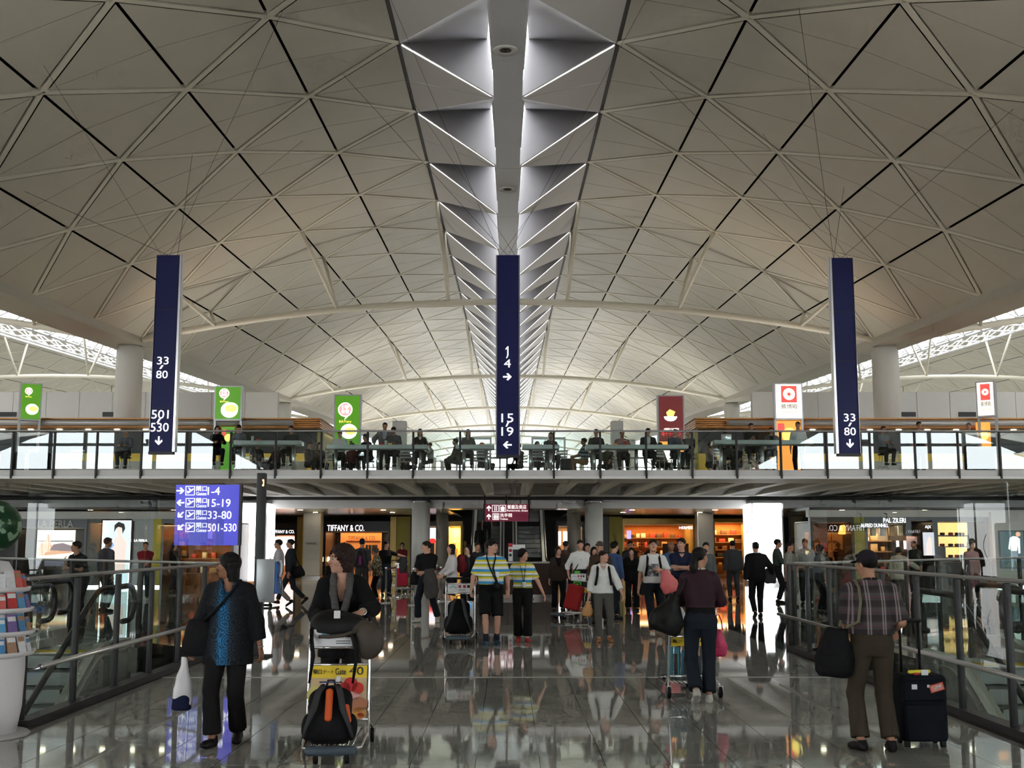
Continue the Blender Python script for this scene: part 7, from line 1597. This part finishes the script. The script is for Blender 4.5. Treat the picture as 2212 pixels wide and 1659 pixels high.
c = wpt(p23, (-.28, .02, 0)); soft_bag('briefcase', 'dark grey briefcase bag on the black suit man shoulder', (c.x + .02, c.y, 1.10), .1, (.30, .13, .34), K(.03, .03, .03), strap=[wpt(p23, q_) for q_ in ((-.28, .03, 1.09), J['T'](-.14, .02, .54), (-.28, -.05, 1.09))])
p24, J = person('man in profile silhouetted before the glowing pillar, reading', 1682, 1170 + 4250 / 32, 1.77, 1.45, 'far', 'm', .98, 'mid', 'short', 'black', top=K(.05, .07, .06), sleeve=1.9, bottom=char, shoes=M_shoeb, hands={'L': (.12, -.36, 1.10), 'R': (-.12, -.34, 1.10)})
p25, J = person('man in white shirt striding beside the payphone', 600, 1311, 1.76, -1.5, 'far', 'm', 1., 'mid', 'short', 'black', top=K(.42, .41, .42), sleeve=1.9, hem=-.02, bottom=K(.20, .18, .16), shoes=M_shoeb, feet={'L': (.08, .32, .08, .6), 'R': (-.08, -.22, 0, -.1)})
p26, J = person('man in dark suit striding with a long step, black bag at his side', 626, 1307, 1.77, -1.5, 'far', 'm', 1.03, 'mid', 'short', 'black', top=K(.022, .024, .03), sleeve=1.9, hem=.16, puff=.03, collar=white, bottom=K(.020, .022, .028), shoes=M_shoeb, feet={'L': (.08, .40, .10, .75), 'R': (-.08, -.36, 0, -.15)})
c = wpt(p26, (.22, .20, 0)); soft_bag('briefcase', 'black shoulder briefcase of the striding man in dark suit', (c.x, c.y, 1.04), -.1, (.34, .12, .30), M_nyl, tilt=-.25, strap=[wpt(p26, q_) for q_ in ((.24, .28, 1.02), J['T'](.12, .06, .53), J['T'](.12, -.04, .52), (.24, .12, 1.02))])
p27, J = person('man in grey shirt seen from behind with a purple and grey rucksack', 780, 1170 + 4250 / 32.5, 1.79, math.pi, 'far', 'm', 1.02, 'mid', 'short', 'black', top=K(.06, .062, .065), sleeve=.9, bottom=K(.045, .045, .042), shoes=M_shoeb)
bp = backpack('grey rucksack with purple panel on the back of the man in grey shirt', wpt(p27, (0, .22, .96)), 0, K(.03, .028, .032), .52, 0.); blob('purple_panel', [(cap((0, -.16, .32), (0, -.165, .12), .04), 0)], K(.20, .03, .13), bp, .012)
p28, J = person('elderly woman in floral blouse standing in profile', 814, 1298, 1.52, -1.35, 'far', 'f', 1.1, 'pale', 'puffy', 'grey', nod=.2, lean=.06, top=C_floral, sleeve=1.8, hem=.2, puff=.03, bottom=blk, shoes=M_shoer, hands={'L': (.14, -.30, 1.0), 'R': (-.12, -.3, 1.0)})
p29, J = person('man in black T-shirt stretching out his arm towards the shop', 832, 1170 + 4250 / 36.5, 1.71, .5, 'far', 'm', 1.05, 'mid', 'short', 'black', look=.4, top=blk, sleeve=.8, bottom=jean, shoes=M_shoeb, hands={'L': (.60, -.22, 1.25)}, hand_dir={'L': ((1, -.3, -.1), (0, 0, -1))})
w_ = wrist(p29, 'L', .05); jk = thing('folded_jacket', 'dark grey coat hanging from the outstretched arm', 'coat', (w_.x - .12, w_.y, w_.z)); blob('drape', [(loft((0, 0, .02), (0, 0, -.50), (1, 0, 0), [(0, .12, .05), (.6, .14, .07), (1, .12, .05)]), 0)], K(.05, .05, .055), jk, .018, .01)
p30, J = person('shop assistant in red and black before the olive panel', 868, 1262, 1.66, .0, 'far', 'f', 1.0, 'pale', 'puffy', 'black', top=K(.10, .010, .012), sleeve=.9, hem=.1, bottom=blk, shoes=M_shoeb, hands={'L': (.05, -.25, 1.1), 'R': (-.05, -.25, 1.1)})
t5 = trolley('small luggage trolley with dark red case far behind the queue', (at(866, 1265, 40).x, 40.2, 0), .4, 3, 'luggage trolleys')
rc = thing('suitcase', 'dark red case on the far trolley behind the queue', 'suitcase', (at(866, 1262, 40).x + .05, 39.9, .20)); blob('case_body', [(rbox((0, 0, .30), (.19, .13, .30), .04), 0)], K(.20, .01, .03), rc, .02); MB().tube([(-.05, 0, .6), (-.04, 0, .66), (.04, 0, .66), (.05, 0, .6)], .012, 6).build('grip', M_tyre, rc)
p31, J = person('person in dark suit with white collar behind the trolley backpack', 1013, 1170 + 4250 / 28, 1.62, -.5, 'far', 'f', 1.0, 'pale', 'bob', 'black', top=blk, sleeve=1.9, hem=.1, neck='v', inner=white, bottom=blk, shoes=M_shoeb, look=-.3)
p31b, J = person('passenger in black behind the striped polo man shoulder', 1030, 1170 + 4250 / 31, 1.68, .4, 'far', 'm', 1.05, 'mid', 'short', 'black', top=K(.02, .02, .022), sleeve=1.9, bottom=char, shoes=M_shoeb)
zst = lambda Y: (Y - 49.3 - .275) * math.tan(math.radians(30))
p32, J = person('passenger in dark coat riding the up escalator', 1036, 0, 1.66, math.pi - .3, 'far', 'f', 1., 'pale', 'long', 'black', top=blk, sleeve=1.9, hem=.2, bottom=char, shoes=M_shoeb, loc=(at(1036, 1160, 51.0).x, 51.0, .80))
p33, J = person('passenger with teal top higher up the escalator', 1051, 0, 1.65, math.pi, 'far', 'f', 1., 'mid', 'short', 'black', top=K(.04, .13, .14), sleeve=.9, bottom=char, shoes=M_shoeb, loc=(at(1052, 1150, 52.2).x, 52.2, 1.60))
p34, J = person('man in brown jacket going towards the lit windows', 1222, 1170 + 4250 / 33, 1.72, 2.6, 'far', 'm', 1., 'mid', 'short', 'black', top=K(.05, .03, .025), sleeve=1.9, bottom=char, shoes=M_shoeb)
p35, J = person('shop visitor in dark clothes before the olive panel right of the pale column', 1331, 1170 + 4250 / 45, 1.72, -1.2, 'far', 'm', 1., 'mid', 'short', 'black', top=blk, sleeve=1.9, bottom=char, shoes=M_shoeb)
# --- people beyond the voids
l1, J = person('man in black T-shirt leaning on the far balustrade, hand at his chin', 172, 1170 + 4250 / 24.3, 1.74, -.5, 'far', 'm', 1.08, 'mid', 'short', 'black', lean=.30, look=-.5, top=K(.014, .013, .014), sleeve=.8, bottom=djean, shoes=M_shoeb, hands={'R': (-.05, -.42, 1.30), 'L': (.12, -.45, 1.15)})
l2, J = person('man in dark suit before the dark grey pier, seen from behind', 224, 1170 + 4250 / 28, 1.80, 2.5, 'far', 'm', 1.08, 'mid', 'short', 'black', top=K(.025, .027, .04), sleeve=1.9, hem=.16, puff=.03, collar=white, bottom=K(.02, .022, .03), shoes=M_shoeb)
l3, J = person('man in red polo shirt with folded hands', 310, 1297, 1.70, .1, 'far', 'm', 1.08, 'mid', 'short', 'black', top=K(.20, .012, .018), sleeve=.85, hem=.03, collar=K(.20, .012, .018), bottom=jean, shoes=M_shoew, hands={'L': (-.02, -.24, 1.0), 'R': (.02, -.24, .98)})
l4, J = person('person in dark clothes by the yellow column', 372, 1170 + 4250 / 38, 1.68, 1.2, 'far', 'f', 1., 'mid', 'bob', 'black', top=blk, sleeve=1.9, bottom=blk, shoes=M_shoeb)
r1, J = person('person in pale grey shirt turned to the white T-shirt man', 1708, 1170 + 4250 / 30, 1.68, .9, 'far', 'm', 1.05, 'mid', 'short', 'black', top=K(.20, .20, .17), sleeve=.9, bottom=K(.25, .24, .22), shoes=M_shoeb, hands={'L': (.2, -.3, 1.1)})
r2, J = person('tall man in white T-shirt beyond the glass screen', 1743, 1170 + 4250 / 31, 1.78, -.2, 'far', 'm', 1.1, 'mid', 'short', 'brown', top=K(.33, .33, .31), sleeve=.85, hem=.05, bottom=char, shoes=M_shoeb)
r3, J = person('woman in cream coat stretching an arm out before the menswear shop', 1944, 1170 + 4250 / 30, 1.58, 2.6, 'far', 'f', 1.1, 'mid', 'puffy', 'black', lean=.25, top=K(.45, .40, .33), sleeve=1.9, hem=.25, puff=.03, bottom=char, shoes=M_shoeb, hands={'R': (-.45, -.35, 1.1)})
r4, J = person('blonde woman in pink blouse before the yellow shelf grid', 2104, 1170 + 4250 / 29, 1.74, .3, 'far', 'f', 1.0, 'pale', 'bob', 'grey', top=K(.38, .22, .22), sleeve=1.8, hem=.2, bottom=K(.14, .05, .06), leg='skirt', shoes=M_shoeb)
r5, J = person('man in dark green shirt walking past the figure poster', 1982, 1170 + 4250 / 33, 1.76, -1.2, 'far', 'm', 1.05, 'mid', 'short', 'black', top=K(.03, .035, .03), sleeve=1.9, bottom=char, shoes=M_shoeb)
r6, J = person('person in grey with dark trousers left of the olive pier', 1775, 1170 + 4250 / 27, 1.64, 1.8, 'far', 'f', 1., 'mid', 'bob', 'black', top=K(.16, .15, .14), sleeve=1.8, bottom=blk, shoes=M_shoeb)

# ================================================================== diners on the mezzanine
def diner(label, px, ytop, Y, H=1.66, rz=0., **k):
    zt_ = at(px, ytop, Y).z - ZF; s = H / 1.755; hip = zt_ - .82 * s; kw = dict(q='tiny', top=blk, bottom=char, shoes=M_shoeb, sleeve=1.9, eyes=False); kw.update(k)
    if hip < .86 * s:
        kw.setdefault('feet', {'L': (.12, -.34, max(0, hip - .50)), 'R': (-.12, -.34, max(0, hip - .50))}); kw.setdefault('sit', max(hip, .42)); kw.setdefault('hands', {'L': (.12, -.36, (hip + .22) / s), 'R': (-.12, -.36, (hip + .22) / s)})
    else: kw.setdefault('sit', hip)
    o, J = person(label, px, 0, H, rz, loc=(at(px, 960, Y).x, Y, ZF), group='diners on the mezzanine', **kw)
    if hip < .86 * s and hip > .5:
        st_ = thing('bar_stool', 'bar stool under the ' + label, 'stool', o.location, rz, 'bar stools'); st_['label'] = ' '.join(('stool of the ' + label).split()[:16])
        MB().lathe([(.17, 0), (.18, .02), (.16, .04)], 16, (0, .02, hip - .155)).build('seat', M_tyre, st_)
        for a in (.6, 2.2, 3.9, 5.3): MB().tube([(.12 * math.cos(a), .02 + .12 * math.sin(a), hip - .15), (.20 * math.cos(a), .02 + .20 * math.sin(a), 0)], .011, 6).build('leg', M_alu, st_)
        MB().tube([(.17 * math.cos(a), .02 + .17 * math.sin(a), .25) for a in np.linspace(0, 2 * math.pi, 14, endpoint=False)], .008, 5, True).build('foot_ring', M_alu, st_)
    return o, J
gsh = K(.14, .15, .18); dtee = K(.028, .03, .03)
diner('diner with dark hair beside the white cup sign', 468, 920, 36.2, 1.62, .4, hair='bob', sex='f')
diner('diner in grey shirt bending over the table under the white cup sign', 515, 917, 36.0, 1.66, .2, top=gsh, nod=.5)
diner('diner in dark T-shirt with a white badge', 629, 920, 36.0, 1.68, -.1, top=dtee, sleeve=.9)
diner('low seated diner in black behind the badge wearer', 668, 984, 38.0, 1.6, .9)
diner('diner in white shirt before the yellow bowl sign', 734, 930, 36.0, 1.64, .1, top=white, sleeve=.9)
diner('diner in black bending down at the table', 797, 936, 36.0, 1.6, -.6, lean=.3, hair='long', sex='f', nod=.3)
diner('standing diner in grey jacket and tie', 831, 913, 37.1, 1.78, .05, top=K(.16, .16, .17), neck='open', inner=K(.35, .37, .42), hem=.16, puff=.03, hands={'R': (-.34, -.05, 1.05)})
diner('diner in grey T-shirt leaning forward by the white cabinet', 852, 922, 36.0, 1.66, -.2, top=K(.11, .115, .12), sleeve=.9, lean=.15, nod=.3)
diner('dark-haired woman in black cardigan at the table end', 907, 926, 36.0, 1.62, .1, sex='f', hair='long', neck='v', inner=white)
diner('small child in white seated sideways', 930, 962, 36.8, 1.25, -1.2, top=white, sleeve=.9, sit=.45)
diner('long-haired woman in grey top left of the middle pylon', 1011, 927, 36.2, 1.62, 0, sex='f', hair='long', top=K(.06, .055, .05), neck='v', inner=K(.22, .2, .17))
diner('diner in olive jacket seated with back turned', 992, 955, 36.6, 1.6, -1.8, top=K(.075, .07, .03), hem=.15, lean=.2)
diner('diner in dark jacket resting his chin on his hand', 1188, 934, 36.2, 1.66, .3, lean=.12, top=K(.025, .022, .03), look=-.5, hands={'R': (-.04, -.30, 1.02)})
diner('diner in blue striped top turned away', 1263, 950, 36.6, 1.6, -1.9, top=C_bstr, sleeve=.9, bottom=K(.35, .17, .05))
diner('diner in dark T-shirt at the long table start', 1288, 927, 36.0, 1.68, -.1, top=K(.035, .033, .038), sleeve=.9, bottom=K(.16, .15, .11))
diner('diner in pink T-shirt', 1344, 930, 36.0, 1.64, 0, top=K(.33, .19, .16), sleeve=.85, bottom=K(.014, .014, .015), fat=1.1)
diner('diner in dark suit and white shirt', 1400, 925, 36.0, 1.70, 0, top=K(.013, .013, .02), neck='open', inner=white, fat=1.15)
diner('diner in blue shirt before the ramen sign', 1458, 927, 36.0, 1.66, .15, top=K(.045, .06, .10), sleeve=.9, bottom=K(.05, .065, .10))
diner('diner in black turned to the blue shirt', 1488, 929, 36.9, 1.66, -.6, top=K(.012, .012, .013))
diner('low seated diner in grey by the kiosk', 1533, 984, 38.0, 1.6, .5, top=K(.16, .13, .12), hair='bob', sex='f')
diner('diner behind the silver laptop', 1568, 930, 36.0, 1.64, 0, nod=.3)
diner('diner in black T-shirt leaning on the laptop table', 1621, 914, 36.2, 1.72, .05, top=K(.012, .012, .013), lean=.15, sleeve=.9, hands={'L': (.05, -.3, 1.10), 'R': (-.05, -.3, 1.10)})
diner('diner in grey and black at the laptop table end', 1667, 923, 36.0, 1.62, -.3, top=K(.10, .10, .11), neck='open', inner=blk)
diner('diner in white shirt standing by the orange poster', 1725, 911, 36.4, 1.74, -.3, top=white)
diner('reddish-haired diner behind the milky glass near the tall column', 1908, 921, 36.5, 1.62, .2, hairc='brown', top=K(.2, .2, .22))
diner('dark-haired man far behind the milky glass', 1986, 911, 37.5, 1.74, 0., top=K(.2, .2, .22))
diner('grey-haired standing person near the edgewise red square sign', 2096, 913, 37.4, 1.78, -.5, hairc='grey', top=K(.35, .34, .33), lean=.2)
diner('dark-haired diner behind the tall column left', 272, 928, 36.5, 1.62, 0., top=K(.12, .12, .14))

# second row of the cafe: low tables, chairs and seated people deeper on the terrace
def low_table(px, Y, lab):
    o = thing('cafe_table', 'small round cafe table ' + lab, 'table', (at(px, 990, Y).x, Y, ZF), group='small round cafe tables')
    MB().lathe([(.34, .71), (.35, .72), (.35, .74), (.05, .745)], 24).build('tabletop', M_alu, o); MB().lathe([(.03, .02), (.03, .71)], 10).build('stem', M_alu, o); MB().lathe([(.22, 0), (.21, .02), (.04, .03)], 20).build('base', M_alu, o)
ROW = [(556, 38.6, 986, 'man in black on a low chair under the white cup sign table', blk, .8), (598, 39.4, 980, 'man in maroon T-shirt on a low chair near the badge wearer', K(.05, .015, .015), -.6), (690, 39.0, 990, 'woman in brown on a low chair left of the yellow bowl sign', K(.05, .035, .02), .5),
       (762, 39.2, 978, 'man in dark red on a low chair before the yellow bowl sign', K(.09, .012, .012), -.3), (876, 40.0, 975, 'woman in grey on a low chair behind the cardigan woman', K(.08, .08, .085), .6), (1040, 39.0, 984, 'man in dark grey on a low chair left of the middle pylon', char, .9),
       (1122, 39.4, 986, 'man in black on a low chair just right of the middle pylon', blk, -.9), (1160, 38.6, 982, 'woman in brown on a low chair right of the middle pylon', K(.06, .04, .03), .4), (1312, 39.6, 980, 'man in olive on a low chair between pink and dark T-shirts', K(.05, .05, .025), -.5),
       (1425, 39.0, 984, 'woman in beige on a low chair behind the suit wearing diner', K(.22, .17, .10), .7), (1592, 39.0, 978, 'man in charcoal on a low chair behind the laptop table', char, -.6), (1648, 39.6, 980, 'woman in black on a low chair behind the laptop table end', blk, .5)]
for i, (px, Y, yt, lab, m_, rz) in enumerate(ROW):
    diner(lab, px, yt, Y, 1.62, rz, top=m_, sit=.47, sleeve=1.9 if i % 2 else .9, hair='bob' if 'woman' in lab else 'short', sex='f' if 'woman' in lab else 'm')
    o = copy_tree(cc); o.location = (at(px, 990, Y).x + .05 * math.sin(rz), Y + .06, ZF); o.rotation_euler = (0, 0, rz); o['label'] = 'silver tube chair of the ' + lab.split(' on a low chair')[0] + lab.split(' on a low chair')[1]
for px, Y, lab in ((577, 40.6, 'under the white cup sign'), (728, 39.3, 'left of the yellow bowl sign'), (1080, 39.2, 'behind the middle pylon'), (1196, 38.8, 'beside the black luggage'), (1372, 39.3, 'behind the pink T-shirt diner'), (1620, 39.4, 'behind the laptop table')): low_table(px, Y, lab)
